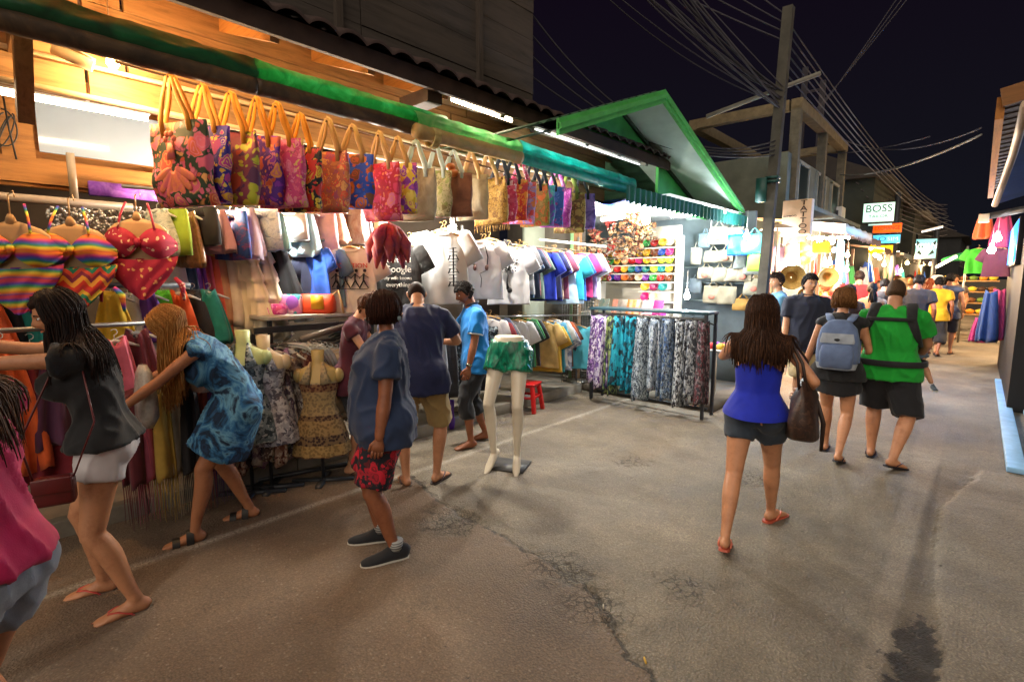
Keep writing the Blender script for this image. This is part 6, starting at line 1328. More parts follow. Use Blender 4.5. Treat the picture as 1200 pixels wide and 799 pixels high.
# ------------------------------------------------------------------ the row beyond the kiosk
rb = thing('ruined_building', 'grey concrete house with an open roof frame above the straw hat stall', 'building', (-3, 13, 0)); RB0 = Vector((-3, 13, 0)); X0 = -2.75
a1, a2, a3 = gx(934, 133, X0), gx(987, 168, X0), gx(866, 150, X0)
CONG = plain('#565a4e', .9, .3, 3, bmp=.5)
b = MB(); b.box(Vector((X0 - 1.0, 12.9, 1.98)) - RB0, (2, 5.0, 3.96)); b.obj('wall', CONG, rb, smooth=False)
for y in (10.7, 12.8, 14.85): b = MB(); b.box(Vector((X0 + .02, y, 3.95)) - RB0, (.16, .16, 1.6)); b.obj('roof_post', plain('#57503f', .85, .3), rb, smooth=False)
b = MB(); b.box(Vector((X0 + .02, 12.8, 4.83)) - RB0, (.18, 4.3, .2)); b.box(Vector((X0 - 1.9, 12.8, 4.83)) - RB0, (.18, 4.3, .2)); b.box(Vector((X0 - .95, 10.7, 4.83)) - RB0, (1.7, .16, .18)); b.box(Vector((X0 - .95, 14.87, 4.83)) - RB0, (1.7, .16, .18)); b.obj('roof_beam', plain('#6a5c42', .85, .3), rb, smooth=False)
for i in range(3):
    y = (11.4, 12.9, 14.3)[i]; w = MB(); w.box(Vector((X0 + .005, y, 3.45)) - RB0, (.05, .7, .8)); f = w.obj('window', plain('#10201e', .3, .2), rb, smooth=False)
    w = MB(); [w.box(Vector((X0 + .02, y + q * .38, 3.45)) - RB0, (.06, .06, .86)) for q in (-1, 1)]; [w.box(Vector((X0 + .02, y, 3.45 + q * .43)) - RB0, (.06, .82, .06)) for q in (-1, 1)]; w.obj('window_frame', plain('#7c7a6a', .7, .2), f, smooth=False)
b = MB(); b.box(Vector((X0 + .2, 12.8, 2.95)) - RB0, (.5, 4.8, .08)); b.obj('ledge', CONG, rb, smooth=False)
p = gy(968, 255, 14.5); ac = thing('air_conditioner', 'pale air conditioner box on the wall right of the tattoo sign', 'air conditioner', p); b = MB(); b.box((0, .3, 0), (.62, .4, .5)); b.obj('case', plain('#b8b0a0', .5, .1), ac, bev=.02); b = MB(); b.box((0, .09, -.02), (.46, .03, .36)); b.obj('grille', plain('#181c28', .5, .2), ac)
# tattoo board
c0, c1 = gy(917, 277, 9.25), gy(953, 233, 9.25); sg = thing('tattoo_sign', 'cream upright board with dark lettering reading tattoo down its right side', 'sign', ((c0.x + c1.x) / 2, 9.25, (c0.z + c1.z) / 2), -.08); w, h = c1.x - c0.x + .02, c1.z - c0.z
b = MB(); b.box((0, 0, 0), (w, .12, h)); b.obj('board', plain('#e8c4a0', .6, .06), sg, bev=.01)
b = MB()
for i, ch_ in enumerate('TATTOO'): b.text(ch_, h * .19, Matrix.Translation((w * .24, -.066, h * (.40 - .163 * i))) @ Matrix.Rotation(math.pi / 2, 4, 'X') @ Matrix.Scale(1.5, 4, (1, 0, 0)), 0, .004)
b.text('BAMBOO', h * .07, Matrix.Translation((-w * .22, -.066, h * .05)) @ Matrix.Rotation(math.pi / 2, 4, 'X') @ Matrix.Scale(1.2, 4, (1, 0, 0)), 0, .004); b.obj('lettering', plain('#2a1c18', .7, .1, bmp=0), sg)
def stall(label, x, y0, y1, side, awn, zc=.8, za=2.45, out=.5, back='#5a4630', seed=0, counter=True):
    """a market stall on one side of the street: counter, posts, slanting awning, back panel"""
    t = thing('market_stall', label, 'stall', (x, (y0 + y1) / 2, 0)); yc = (y1 - y0); s_ = side
    if counter: b = MB(); b.box((s_ * .5, 0, zc), (.9, yc - .1, .05)); b.box((s_ * .5, 0, zc / 2), (.84, yc - .2, zc - .05)); b.obj('counter', wood('#8a6238', .35), t, smooth=False)
    for q in (-1, 1): b = MB(); b.bar((s_ * .08, q * (yc / 2 - .06), 0), (s_ * .08, q * (yc / 2 - .06), za), .06, .06); b.obj('post', wood('#6a4a30', .3, axis='Z'), t, smooth=False)
    b = MB(); P = []
    for i in range(7): P.append([Vector((-s_ * out + s_ * (out + 1.8) * i / 6, -yc / 2 + yc * j / 24, za + .5 * i / 6 + .015 * math.sin(j * 1.2 + i + seed) - .05 * math.sin(math.pi * i / 6))) for j in range(25)])
    P.insert(0, [q + Vector((0, 0, -.16 + .03 * (j % 2))) for j, q in enumerate(P[0])]); b.sheet(P); b.obj('awning', awn, t)
    b = MB(); b.box((s_ * 1.7, 0, 1.3), (.06, yc, 2.6)); b.obj('back_panel', plain(back, .8, .3, 3), t, smooth=False); return t
stall('straw hat stall with a pale scalloped awning beyond the kiosk', -2.55, 9.6, 12.3, -1, pattern('stripe', ['#c8b090', '#b08a68', '#d0c0a8'], 2, .7, 1), out=.9, back='#7a5030', za=2.55)
stall('blue lit stall with hanging clothes beyond the straw hats', -2.5, 12.5, 15.6, -1, plain('#6a5a62', .7, .3), out=.6, back='#3a4a60', za=2.6)
stall('stall with a brown awning under the orange sign', -2.45, 15.9, 19.2, -1, plain('#5a3a28', .7, .3), out=.6, back='#6a4a2a')
stall('far stall of bright goods under the picture sign', -2.3, 19.6, 24, -1, plain('#4a4440', .7, .3), out=.5, back='#7a4a2a')
stall('farthest lit stall where the crowd ends on the left', -2.2, 25, 33, -1, plain('#3a3a44', .7, .3), out=.5, back='#7a5a3a')
GOODS = [('red', '#c02418'), ('orange', '#d87020'), ('gold', '#c8a030'), ('teal', '#1a8a8a'), ('white', '#d0ccc4'), ('pink', '#d0608a'), ('blue', '#2a5ab0'), ('green', '#3a8a3a'), ('brown', '#7a4a28'), ('purple', '#6a3a9a')]
k_ = 0
for (x, y0, y1, nm) in ((-2.75, 12.6, 15.4, 'blue lit stall'), (-2.7, 16.0, 19.0, 'brown awning stall'), (-2.5, 19.8, 23.8, 'far bright goods stall'), (-2.4, 25.2, 32, 'farthest lit stall')):
    for i in range(9):
        cn, c = GOODS[(k_ * 3 + i) % 10]; y = y0 + (y1 - y0) * (i + .5) / 9
        hang('hanging_goods', drape_mb(.14, .34, .6 + .15 * (i % 3), i, 5, .05), cloth(c), f'{cn} garment, {ORD[i]} along the {nm}', 'clothes', 'garments hanging in the far stalls', (x + .35 * (i % 2), y, 2.2 - .15 * (i % 3)), R_.uniform(-.5, .5))
        b = MB(); b.ball((0, 0, .09), (.14, .14, .1), 12, 8); cn, c = GOODS[(k_ + i * 7 + 3) % 10]
        tag(b.obj('heaped_goods', pattern('cells', [c, '#c8a060', c, '#3a2a20'], 22), loc=(x - .2, y, .825)), f'{cn} heap of small goods, {ORD[i]} on the {nm} counter', 'goods', 'heaped goods on the far counters')
    k_ += 1
# straw hats, bags, lanterns of the hat stall
HT = plain('#c8a25a', .8, .25, 60, bmp=.5)
for i, (px, py, X, r) in enumerate(((927, 325, -2.0, .17), (969, 325, -2.0, .165), (942, 345, -2.05, .11))):
    p = gx(px, py, X); t = thing('straw_hat', ['straw hat left of the two facing the street', 'straw hat right of the two facing the street', 'small straw hat below the other two'][i], 'hat', p, .35)
    b = MB(); b.lathe([(.01, 0), (r * .4, 0), (r * .45, .02), (r * .5, .11), (r * .8, .13), (r, .15), (r * .98, .16)], n=28, caps=False); o = b.obj('woven_straw', HT, t); o.rotation_euler = (math.radians(90), 0, 0)
    b = MB(); b.lathe([(r * .455, .02), (r * .52, .1), (r * .535, .1), (r * .465, .02)], n=28, caps=False); o = b.obj('hat_band', plain('#a8641e', .7, .1), t); o.rotation_euler = (math.radians(90), 0, 0)
for i, (px, py, w, h, l, c) in enumerate(((912, 304, .42, .5, 'lilac grey shopping bag hanging at the hat stall', '#7a6a9a'), (928, 294, .26, .3, 'white cloth bag beside the lilac one', '#b8a8a8'), (963, 290, .3, .22, 'yellow box sign like bag under the string lights', '#d8a01a'))): wallbag(px, py, w, h, l, cloth(c), 10.3, False, 'bags at the hat stall')
for i, (px, py, c, l) in enumerate(((943, 301, '#d84818', 'round orange paper lantern in the hat stall'), (939, 293, '#d8801a', 'amber paper lantern above the orange one'), (984, 342, '#c8201a', 'red cloth lantern near the man in navy'))):
    p = gy(px, py, 10.6); t = thing('paper_lantern', l, 'lantern', p); b = MB(); b.lathe([(.05, -.14)] + [(.05 + .11 * math.sin(math.pi * j / 10) + .006 * (j % 2), -.13 + .026 * j) for j in range(11)] + [(.05, .14)], n=20); b.obj('shade', glow(c, 1.6), t); b = MB(); b.tube([Vector((0, 0, .14)), Vector((0, 0, .4))], .004, 5); b.obj('cord', WIRE, t)
pu = thing('shop_parasol', 'small cream parasol lit from below in front of the tattoo board', 'parasol', gy(911, 268, 8.9)); b = MB(); b.lathe([(.001, .08), (.12, .055), (.26, .0), (.255, -.012), (.12, .045), (.001, .07)], n=16, caps=False); b.obj('canopy', plain('#d0b898', .7, .1), pu); b = MB(); b.tube([Vector((0, 0, .1)), Vector((0, 0, -1.2))], .015, 6); b.obj('pole', STEEL, pu)
FB = [(902, 291, 9.2, 14, 'white', 'white bulb behind the post at the hat stall'), (897, 300, 9.3, 10, 'warm', 'warm bulb low behind the concrete pole'), (929, 311, 10.2, 14, 'warm', 'warm bulb between the straw hats and the lilac bag'), (935, 307, 10.4, 10, 'warm', 'warm bulb in front of the orange lantern'), (966, 309, 10.8, 10, 'warm', 'left of two small warm bulbs above the right straw hat'), (972, 308, 11.0, 8, 'warm', 'right of two small warm bulbs above the right straw hat'), (992, 316, 13.0, 26, 'white', 'dazzling white bulb in the blue lit stall'), (993, 299, 13.4, 10, 'warm', 'warm bulb above the dazzling white one'), (1036, 310, 17.5, 30, 'warm', 'amber bulb under the yellow sign'), (1056, 317, 21, 20, 'warm', 'small amber bulb above the heads in the crowd'), (960, 283, 10.5, 10, 'white', 'white bulb at the scalloped awning edge'), (975, 283, 11.2, 10, 'white', 'second white bulb at the scalloped awning edge'), (985, 283, 12, 8, 'warm', 'third bulb at the scalloped awning edge')]
for px, py, Y, w, c, l in FB: p = gy(px, py, Y); cc = (1, .62, .28) if c == 'warm' else (.92, .96, 1); bulb(p, cc, 45, l, .045); lamp(p - Vector((-.05, .05, .06)), w * 1.7, cc)
for i in range(12): p = gy(948 + 4.2 * i, 279 + .9 * (i % 2) - .1 * i, 10.4 + .14 * i); b = MB(); b.ball((0, 0, 0), .03, 10, 7); tag(b.obj('string_light', glow((1, .78, .5), 22), loc=p), 'small fairy bulb on the string along the scalloped awning', 'string light', 'fairy bulbs on the awning')
tl = gy(978, 300, 12.2); pn = thing('light_banner', 'narrow glowing blue white banner post between the hats and the white bulb', 'light banner', gy(982, 330, 12.2)); b = MB(); b.box((0, 0, .25), (.12, .05, 1.1)); b.obj('lit_face', glow((.35, .75, 1), 2.0), pn)
# lit signs over the street
def signbox(px0, py0, px1, py1, Y, label, face, strength, lines, rz=.12, d=.16, edge='#3a3a3a', name='lit_sign'):
    a, c = gy(px0, py1, Y), gy(px1, py0, Y); w, h = c.x - a.x, c.z - a.z; t = thing(name, label, 'sign', ((a.x + c.x) / 2, Y, (a.z + c.z) / 2), rz)
    b = MB(); b.box((0, .03, 0), (w, d, h)); b.obj('case', plain(edge, .5, .2), t, bev=.01); b = MB(); b.box((0, -d / 2 + .025, 0), (w * .95, .02, h * .93)); b.obj('lit_face', glow(face, strength), t)
    for txt, size, fx, fz, col, sx in lines: b = MB(); b.text(txt, h * size, Matrix.Translation((w * fx, -d / 2 + .012, h * fz)) @ Matrix.Rotation(math.pi / 2, 4, 'X') @ Matrix.Scale(sx, 4, (1, 0, 0)), 0, .004); b.obj('lettering', plain(col, .6, .05, bmp=0) if not isinstance(col, tuple) else glow(col, 2), t)
    return t, w, h
signbox(1010, 236, 1050, 262, 16.5, 'lit pale green sign with bold dark lettering, topmost over the street', '#b8e0c8', 1.0, [('BOSS', .52, 0, .18, '#12301c', .95), ('TAILOR', .2, 0, -.2, '#3a6a4a', 1.2)])
signbox(1017, 261.5, 1046, 265, 16.6, 'thin pale strip sign just under the big green one', '#b0d0c0', .8, [])
signbox(1022, 261, 1058, 274, 17.2, 'lit orange exchange sign below the pale green one', '#e04a08', 1.1, [('EXCHANGE', .58, 0, 0, '#8a1804', .72)])
t_, w_, h_ = signbox(1022, 274.5, 1056, 286, 17.3, 'lit blue and white sign below the orange one', '#4ab0d8', 1.2, [('GO', .75, -.28, 0, '#1a5a9a', 1.3), ('SIM', .6, .22, -.02, '#e8f4ff', 1.2)])
signbox(1029, 287, 1047, 297, 17.3, 'lit plain yellow sign under the blue one', '#e0a010', 1.2, [])
p = gy(1025.5, 292, 17.2); b = MB(); b.lathe([(.001, -.04), (.15, -.04), (.16, 0), (.15, .04), (.001, .04)], n=20); o = b.obj('lit_disc', glow('#e0980c', 1.1), loc=p); o.rotation_euler = (math.radians(90), 0, 0); tag(o, 'round yellow lit disc beside the yellow sign', 'sign')
t_, w_, h_ = signbox(1071, 279, 1099, 304, 22, 'large lit picture sign with white lettering over dark shapes', '#7ab8b8', .9, [('VIYAN', .34, 0, .12, (.9, 1, .95), .85)])
b = MB()
for q in (-1, 1): b.add([(q * w_ * .45, -.07, h_ * .42), (q * w_ * .08, -.07, h_ * .05), (q * w_ * .42, -.07, h_ * .1)], [(0, 1, 2)]); b.add([(q * w_ * .4, -.068, -h_ * .2), (q * w_ * .1, -.068, -h_ * .35), (q * w_ * .3, -.068, -h_ * .05)], [(0, 1, 2)])
b.obj('dark_shapes', plain('#10282a', .6, .1, bmp=0), t_, smooth=False)
for (px, y0, y1, Y, l) in ((1043, 330, 225, 17.6, 'dark steel post carrying the stacked lit signs'), (1092, 330, 262, 22.4, 'steel post carrying the picture sign')):
    p = gy(px, y0, Y); b = MB(); b.tube([Vector((0, 0, 0)), Vector((0, 0, gy(px, y1, Y).z))], .07, 10); tag(b.obj('sign_post', DSTEEL, loc=(p.x, p.y + .1, 0)), l, 'post')
tube_light(gy(1080, 272, 21), gy(1105, 266, 21), (.9, .95, 1), 1.2, 'dim tube lamp above the picture sign', .02); tube_light(gy(1098, 313, 19), gy(1120, 301, 16.5), (1, .86, .62), 7, 'slanting warm tube lamp above the crowd', .03)
# dark houses behind
HS = [(-2.35, 17.2, 24, 4.5, 'dark green grey house behind the stacked signs', '#2a302a'), (-2.0, 24.2, 34, 4.2, 'dark low house behind the picture sign', '#2e322e'), (2.6, 30, 44, 4.2, 'dark house at the far right end of the street', '#2a2c2c'), (-1.2, 46, 58, 4.5, 'dark house closing the end of the street', '#26282a')]
for x, y0, y1, h, l, c in HS:
    t = thing('dark_house', l, 'house', (x, (y0 + y1) / 2, 0)); w = -3.5 if x < 1 else 3.5; m_ = plain(c, .9, .3, 2, bmp=.4)
    b = MB(); b.box((w / 2, 0, h / 2), (abs(w), y1 - y0, h)); b.obj('wall', m_, t, smooth=False)
    b = MB(); b.loft([[Vector((q, yy, z)) for q, z in ((.4 if w < 0 else -.4, h - .1), (w / 2, h + .9), (w * 1.05, h), (w * 1.05, h - .1))] for yy in (-(y1 - y0) / 2 - .2, (y1 - y0) / 2 + .2)]); b.obj('roof', plain('#2a2420', .8, .3, 5), t, smooth=False)
    for i in range(3):
        y = -(y1 - y0) / 2 + (y1 - y0) * (i + .5) / 3; b = MB(); b.box((.02 if w < 0 else -.02, y, h * .68), (.06, 1.0, 1.1)); f = b.obj('window', plain('#0c1014', .2, .1), t, smooth=False); b = MB(); b.box((.05 if w < 0 else -.05, y, h * .68), (.04, .05, 1.1)); b.box((.05 if w < 0 else -.05, y, h * .68 - .58), (.1, 1.15, .06)); b.obj('frame', plain('#5a5a50', .7, .2), f, smooth=False)
tw = thing('antenna_mast', 'faint lattice mast of two uprights standing behind the ruined house', 'mast', (gy(953, 80, 17.5).x, 17.5, 0)); 
for q in (-.2, .28): b = MB(); b.bar((q, 0, 3), (q, 0, 7.6 - q), .14, .1); b.obj('upright', plain('#2c2830', .8, .2), tw, smooth=False)
for z in (7.1, 6.4): b = MB(); b.bar((-.2, 0, z), (.28, 0, z), .06, .06); b.obj('cross_bar', plain('#2c2830', .8, .2), tw, smooth=False)

# ------------------------------------------------------------------ right side
rs = thing('right_stall_building', 'dark walled stall at the right edge under a plank roof with a blue lit screen', 'stall', (.6, 9.6, 0)); RS = Vector((.6, 9.6, 0))
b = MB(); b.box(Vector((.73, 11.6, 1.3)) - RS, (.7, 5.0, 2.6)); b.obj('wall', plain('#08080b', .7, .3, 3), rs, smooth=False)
q0, q1, q2 = gy(1150, 126, 7.0), gy(1152, 214, 7.0), gy(1200, 108, 7.0)
rf0, rf1 = gz(1150, 127, 3.3), gz(1157, 213, 2.9)
b = MB()
for i in range(22):
    y = rf0.y + .3 * i * .62; b.box(Vector((1.0, y, 3.42 - .012 * i)) - RS, (2.0, .175, .03), rot=Matrix.Rotation(-.12, 3, 'Y'))
b.obj('roof_planks', wood('#5a3c22', .4, axis='X'), rs, smooth=False)
b = MB(); b.bar(Vector((.0, rf0.y - .1, 3.25)) - RS, Vector((.0, rf0.y + 4.0, 3.0)) - RS, .06, .2); b.obj('eave_board', wood('#b0702c', .3), rs, smooth=False)
b = MB(); b.bar(Vector((.0, rf0.y - .12, 3.33)) - RS, Vector((2.2, rf0.y - .2, 3.75)) - RS, .05, .16); b.obj('front_board', wood('#8a5a2c', .3, axis='X'), rs, smooth=False)
scr = thing('blue_screen', 'glowing blue advertising screen on the dark wall at the right edge', 'screen', (.35, 11.4, 2.22)); b = MB(); b.box((0, 0, 0), (.06, 3.0, .66)); b.obj('case', BLACKP, scr, bev=.008); b = MB(); b.box((-.033, 0, 0), (.012, 2.9, .58)); b.obj('lit_face', glow((.03, .26, .95), 1.5), scr)
b = MB(); n = 14; b.loft([[Vector((-.041, -.55 + (r * math.cos(a)), -.29 + r * .6 * math.sin(a))) for a in [math.pi * j / n for j in range(n + 1)]] for r in (.36, .48)], 0, False, False); b.obj('magenta_arc', glow((.75, .12, .8), 2), scr); b = MB(); b.loft([[Vector((-.0415, -.55 + (r * math.cos(a)), -.29 + r * .6 * math.sin(a))) for a in [math.pi * j / n for j in range(n + 1)]] for r in (.24, .36)], 0, False, False); b.obj('white_arc', glow((.8, .8, .95), 2), scr)
l = bpy.data.lights.new('screen_light', 'AREA'); l.energy = 34 * LIGHT; l.color = (.12, .45, 1); l.shape = 'RECTANGLE'; l.size = 2.0; l.size_y = .55; o = bpy.data.objects.new('screen_light', l); COL.objects.link(o); o.location = (.30, 10.4, 2.2); o.rotation_euler = (math.radians(0), math.radians(50), 0)
b = MB(); P = []
pa = [gx(1165, 238, .22), gx(1176, 205, .2), gx(1187, 165, .18), gx(1199, 128, .16)]
base = [gy(1166, 240, 8.0), gy(1176, 213, 7.2), gy(1187, 182, 6.4), gy(1195, 154, 5.6), gy(1203, 122, 4.8)]
for k in range(6): P.append([q + Vector((.22 * k, .0, .02 * math.sin(k * 2 + i) + .1 * math.sin(k * .6))) for i, q in enumerate(base)])
b.sheet(P); bt = thing('blue_tarpaulin', 'blue tarpaulin sagging under the plank roof at the right edge', 'tarpaulin', (.2, 8, 2.8)); b.obj('sheet', plain('#2458a8', .4, .25, 5), bt, loc=(-.2, -8, -2.8)); b = MB(); b.tube(base, .03, 8); b.obj('edge_pipe', plain('#b8a088', .5, .1), bt, loc=(-.2, -8, -2.8))
lw = lamp((.75, 7.4, 2.75), 3, (.5, .75, 1)); bulb((.8, 7.4, 2.8), (.6, .8, 1), 30, 'white blue bulb under the blue tarpaulin', .04)
for k, (x0, y0, y1, wd, l) in enumerate(((.37, 6.2, 11.6, .13, 'pale blue painted strip'), (.60, 7.0, 14.0, .13, 'pale blue painted strip'))):
    b = MB(); b.box((x0, (y0 + y1) / 2, .028), (wd, y1 - y0, .05)); o = b.obj('step_edge' if k == 0 else 'inner_step_edge', plain('#86b4dc', .45, .2, 6), bev=.008); tag(o, ['pale blue painted kerb step along the street at the right edge', 'second pale blue step behind the first at the right edge'][k], 'step')  # pale blue base colour carries the blue light falling on the steps
# clothes and goods by the dark wall
def hangR(px, py, Y, w, h, c, label, sleeves=True):
    p = gy(px, py, Y); return hang('t_shirt' if sleeves else 'hanging_garment', SHIRT[int(px) % 5] if sleeves else drape_mb(.16, w, h, int(px), 5, .05), cloth(c), label, 'clothes', 'clothes outside the right stalls', (p.x, p.y, p.z + .05), -.1, 'wood' if sleeves else None, w / .47 if sleeves else 1)
hangR(1147, 291, 13.5, .36, .9, '#3aa818', 'bright green T-shirt hanging before the right stalls'); hangR(1170, 290, 12.6, .38, .8, '#4a1426', 'wine red T-shirt beside the bright bulbs'); hangR(1162, 340, 12.3, .3, .95, '#1f3a6a', 'navy dress hanging low by the dark wall', False); hangR(1172, 338, 12.5, .26, .95, '#b02a50', 'crimson dress hanging low by the dark wall', False); hangR(1155, 250, 13, .3, .5, '#d8501a', 'orange top high beside the bright bulbs', False); hangR(1177, 252, 12.6, .34, .6, '#8a1c40', 'pink top high against the dark wall', False); hangR(1150, 372, 13, .3, .5, '#c0306a', 'magenta cloth low behind the navy dress', False)
for px, py, Y, w, l in ((1076, 281, 12.0, 0, ''),): pass
for px, py, Y, w, l in ((1169, 279, 12.0, 4, 'dazzling white bulb, upper of the pair over the wine shirt'), (1162, 293, 12.0, 3, 'dazzling white bulb, lower of the pair over the wine shirt')): p = gy(px, py, Y); bulb(p, (1, .95, .9), 60, l, .055); lamp(p - Vector((.06, .08, .05)), w, (1, .93, .85))
lb = thing('lamp_box', 'small beige lamp box with dark arm high beside the right stalls', 'lamp', gy(1153, 256, 12)); b = MB(); b.box((0, 0, 0), (.14, .14, .14)); b.obj('head', plain('#b8a888', .5, .1), lb, bev=.01); b = MB(); b.bar((.05, 0, .03), (.7, -.6, .1), .05, .1); b.obj('arm', DSTEEL, lb)
wd = thing('wooden_bench', 'low wooden plank platform beside the dark wall', 'bench', (gz(1165, 402).x, gz(1165, 402).y, 0)); 
for k in range(3): b = MB(); b.box((.0, .15 * k, .3), (.75, .13, .035)); b.obj('plank', wood('#a8742e', .3, axis='X'), wd, smooth=False)
for x in (-.3, .3): b = MB(); b.box((x, .15, .14), (.06, .36, .28)); b.obj('leg', wood('#7a5220', .3, axis='Z'), wd, smooth=False)
bk = thing('stepped_display', 'stepped wooden display of dark baskets and fruit beyond the green shirt', 'display', (gz(1128, 388).x, gz(1128, 388).y, 0))
for k in range(4):
    b = MB(); b.box((0, .35 * k, .55 + .35 * k), (1.5, .4, .04)); b.obj('shelf', wood('#a07a4a', .3, axis='X'), bk, smooth=False)
for x in (-.7, .7): b = MB(); b.box((x, .4, .6), (.06, .9, 1.2)); b.obj('leg', wood('#7a5a34', .3, axis='Z'), bk, smooth=False)
BK = Vector(bk.location)
for k in range(4):
    for i in range(6):
        b = MB(); b.lathe([(.05, 0), (.09, .02), (.12, .1), (.1, .12), (.03, .15), (.001, .16)], n=12); cn, c = [('dark brown', '#3a2416'), ('amber', '#c8801a'), ('brown', '#6a4020'), ('yellow', '#c8b030'), ('green', '#5a7a2a')][(i * 2 + k) % 5]
        tag(b.obj('basket_of_fruit', plain(c, .7, .35, 25, bmp=.6), loc=(BK.x - .6 + .24 * i, BK.y + .35 * k - .02, .572 + .35 * k)), f'{cn} basket, {ORD[i]} on the {["lowest", "second", "third", "top"][k]} step of the wooden display', 'basket', 'baskets on the stepped display')
gu = thing('green_parasol', 'green and white market parasol over the right stalls', 'parasol', gy(1133, 300, 18)); b = MB(); n = 16
b.lathe([(.001, .12), (.24, .06), (.5, -.06), (.51, -.12), (.49, -.12), (.24, .04), (.001, .1)], n=n, caps=False); b.obj('canopy', pattern('cells', ['#0f6a3a', '#0f6a3a', '#0f7a40', '#c8c0b8'], 1.2), gu); b = MB(); b.tube([Vector((0, 0, .25)), Vector((0, 0, -gu.location.z))], .025, 8); b.obj('pole', STEEL, gu)
for i, (y0, y1, l, aw) in enumerate(((14.2, 17.6, 'right hand stall beyond the stepped display with a brown awning', '#4a3a2a'), (18.2, 22.5, 'right hand fruit stall under the green parasol', '#2a4a34'), (23, 30, 'farthest right hand stall lit in amber', '#4a3424'))): stall(l, 1.25 + .12 * i, y0, y1, 1, plain(aw, .7, .3), out=.4, back='#6a4a28')
for i, (x, y, z, w) in enumerate(((.95, 15.5, 2.1, 26), (1.1, 20, 2.1, 26), (1.1, 25.5, 2.2, 30), (-1.9, 22, 2.2, 30), (-1.7, 29, 2.3, 30), (-2.1, 17.2, 2.25, 24))): bulb((x, y, z), (1, .68, .34), 45, ['amber bulb over the right stall beyond the baskets', 'amber bulb over the right fruit stall', 'amber bulb over the farthest right stall', 'amber bulb in the far bright goods stall', 'amber bulb in the farthest left stall', 'amber bulb in the brown awning stall'][i], .05); lamp((x, y, z - .08), w * 2.2, (1, .66, .34))
for i in range(18):
    L_ = i % 3 != 0; y = 11 + i * 1.15; x = (-2.0 - .25 * (i % 4)) if L_ else 1.0 + .12 * (i % 3); z = 2.05 + .22 * ((i * 7) % 3); c = [(1, .66, .3), (1, .8, .55), (.9, .95, 1)][(i * 5) % 3]
    b = MB(); b.ball((0, 0, 0), (.04, .04, .05), 12, 8); tag(b.obj('hanging_bulb', glow(c, 40), loc=(x, y, z)), f'small bulb hanging over the far {"left" if L_ else "right"} row of stalls', 'light bulb', f'bulbs over the far {"left" if L_ else "right"} stalls')
# ------------------------------------------------------------------ the people
SK1, SK2, SK3, SK4 = '#a9714f', '#b9825f', '#8a5438', '#c4906e'
def held(name, label, cat, loc, heading, O, group=None):
    """a thing carried by somebody: its Empty stands at O in that person's own axes; parts are given in those axes too"""
    h = math.radians(heading); M = Matrix.Rotation(h, 3, 'Z'); t = thing(name, label, cat, Vector(loc) + M @ Vector(O), h, group); O = Vector(O)
    return t, (lambda mb, nm, mat, **k: mb.obj(nm, mat, t, loc=-O, **k))
# woman in pink at the left edge
L0 = gz(-13, 735, .72); L0.z = 0
r = Rig(1.68, 'f', .98, lean=6, look=(12, 0), bust=.02, butt=.9, hands=((-.16, .45, 1.2), (.12, .5, 1.22)), feet=((-.11, .0, 0, 4, 0), (.11, .06, 0, -4, 0)))
p = person('woman in a pink T-shirt and pale denim shorts cut off by the left edge', L0, 140, r, SK1); r.hair('long', hairm('#3a2112', '#7a4c24'), length=.36, locks=120, parent=p, seed=3)
r.tee(cloth('#c01858'), p, hem=.13, sleeve=.55, infl=.018, fold=.011); r.shorts(cloth('#8d94a0', .2), p, .42, .02, .03); [r.flipflop(i, plain('#2a1a1a'), p) for i in (0, 1)]
# woman in black
L0 = Vector((-3.25, .48, 0)); HD = 163
r = Rig(1.67, 'f', 1.04, lean=9, look=(20, 12), bust=.03, hands=((-.12, .62, 1.36), (.12, .56, 1.42)), poles=((-.6, -.1, -.6), (.6, -.2, -.8)), feet=((-.15, -.08, 0, 8, 0), (.15, .09, 0, -4, 0)), twist=-6, curl=(.9, .9))
p = person('woman in a black sleeveless top and white denim shorts reaching for swimwear', L0, HD, r, SK2); r.hair('long', hairm('#1c1210', '#4a2c1c'), length=.34, locks=130, parent=p, seed=5)
r.tee(cloth('#101116'), p, hem=.13, sleeve=.24, infl=.02, flare=.02, fold=.008, loose=2.4, name='top'); r.shorts(cloth('#c9c4c8', .08), p, .36, .014, .02); [r.flipflop(i, plain('#a83a34', .5), p, plain('#c04a40', .4)) for i in (0, 1)]
t, P = held('handbag', 'dark red leather handbag at the hip of the woman in black', 'handbag', L0, HD, (-.26, .16, .78)); RL = plain('#5a1216', .35, .2, 12, coat=.2)
b = MB(); b.box((-.27, .16, .76), (.08, .15, .13)); P(b, 'body', RL, bev=.02); b = MB(); b.box((-.315, .16, .795), (.012, .14, .07)); P(b, 'flap', RL, bev=.005); b = MB(); b.tube([Vector((-.27, .09, .81)), Vector((-.24, .0, 1.05)), r.sh[0] + Vector((.03, -.02, .07)), r.sh[0] + Vector((.06, .06, .0)), Vector((-.27, .26, 1.0)), Vector((-.27, .23, .81))], .008, 6, 0, None, .004); P(b, 'strap', RL)
h = inst('clothes_hanger', HANGT, CLEAR, loc=(-3.86, -.03, 1.62), rz=.9); tag(h, 'clear hanger held up by the woman in black', 'clothes hanger')
o = drape_mb(.12, .3, .42, 3, 5, .03, -.05).obj('bikini_top', plain('#141318', .35, .3, 60, bmp=.4), loc=(-3.86, -.03, 1.62), rz=.9); tag(o, 'black studded top held up by the woman in black', 'top')
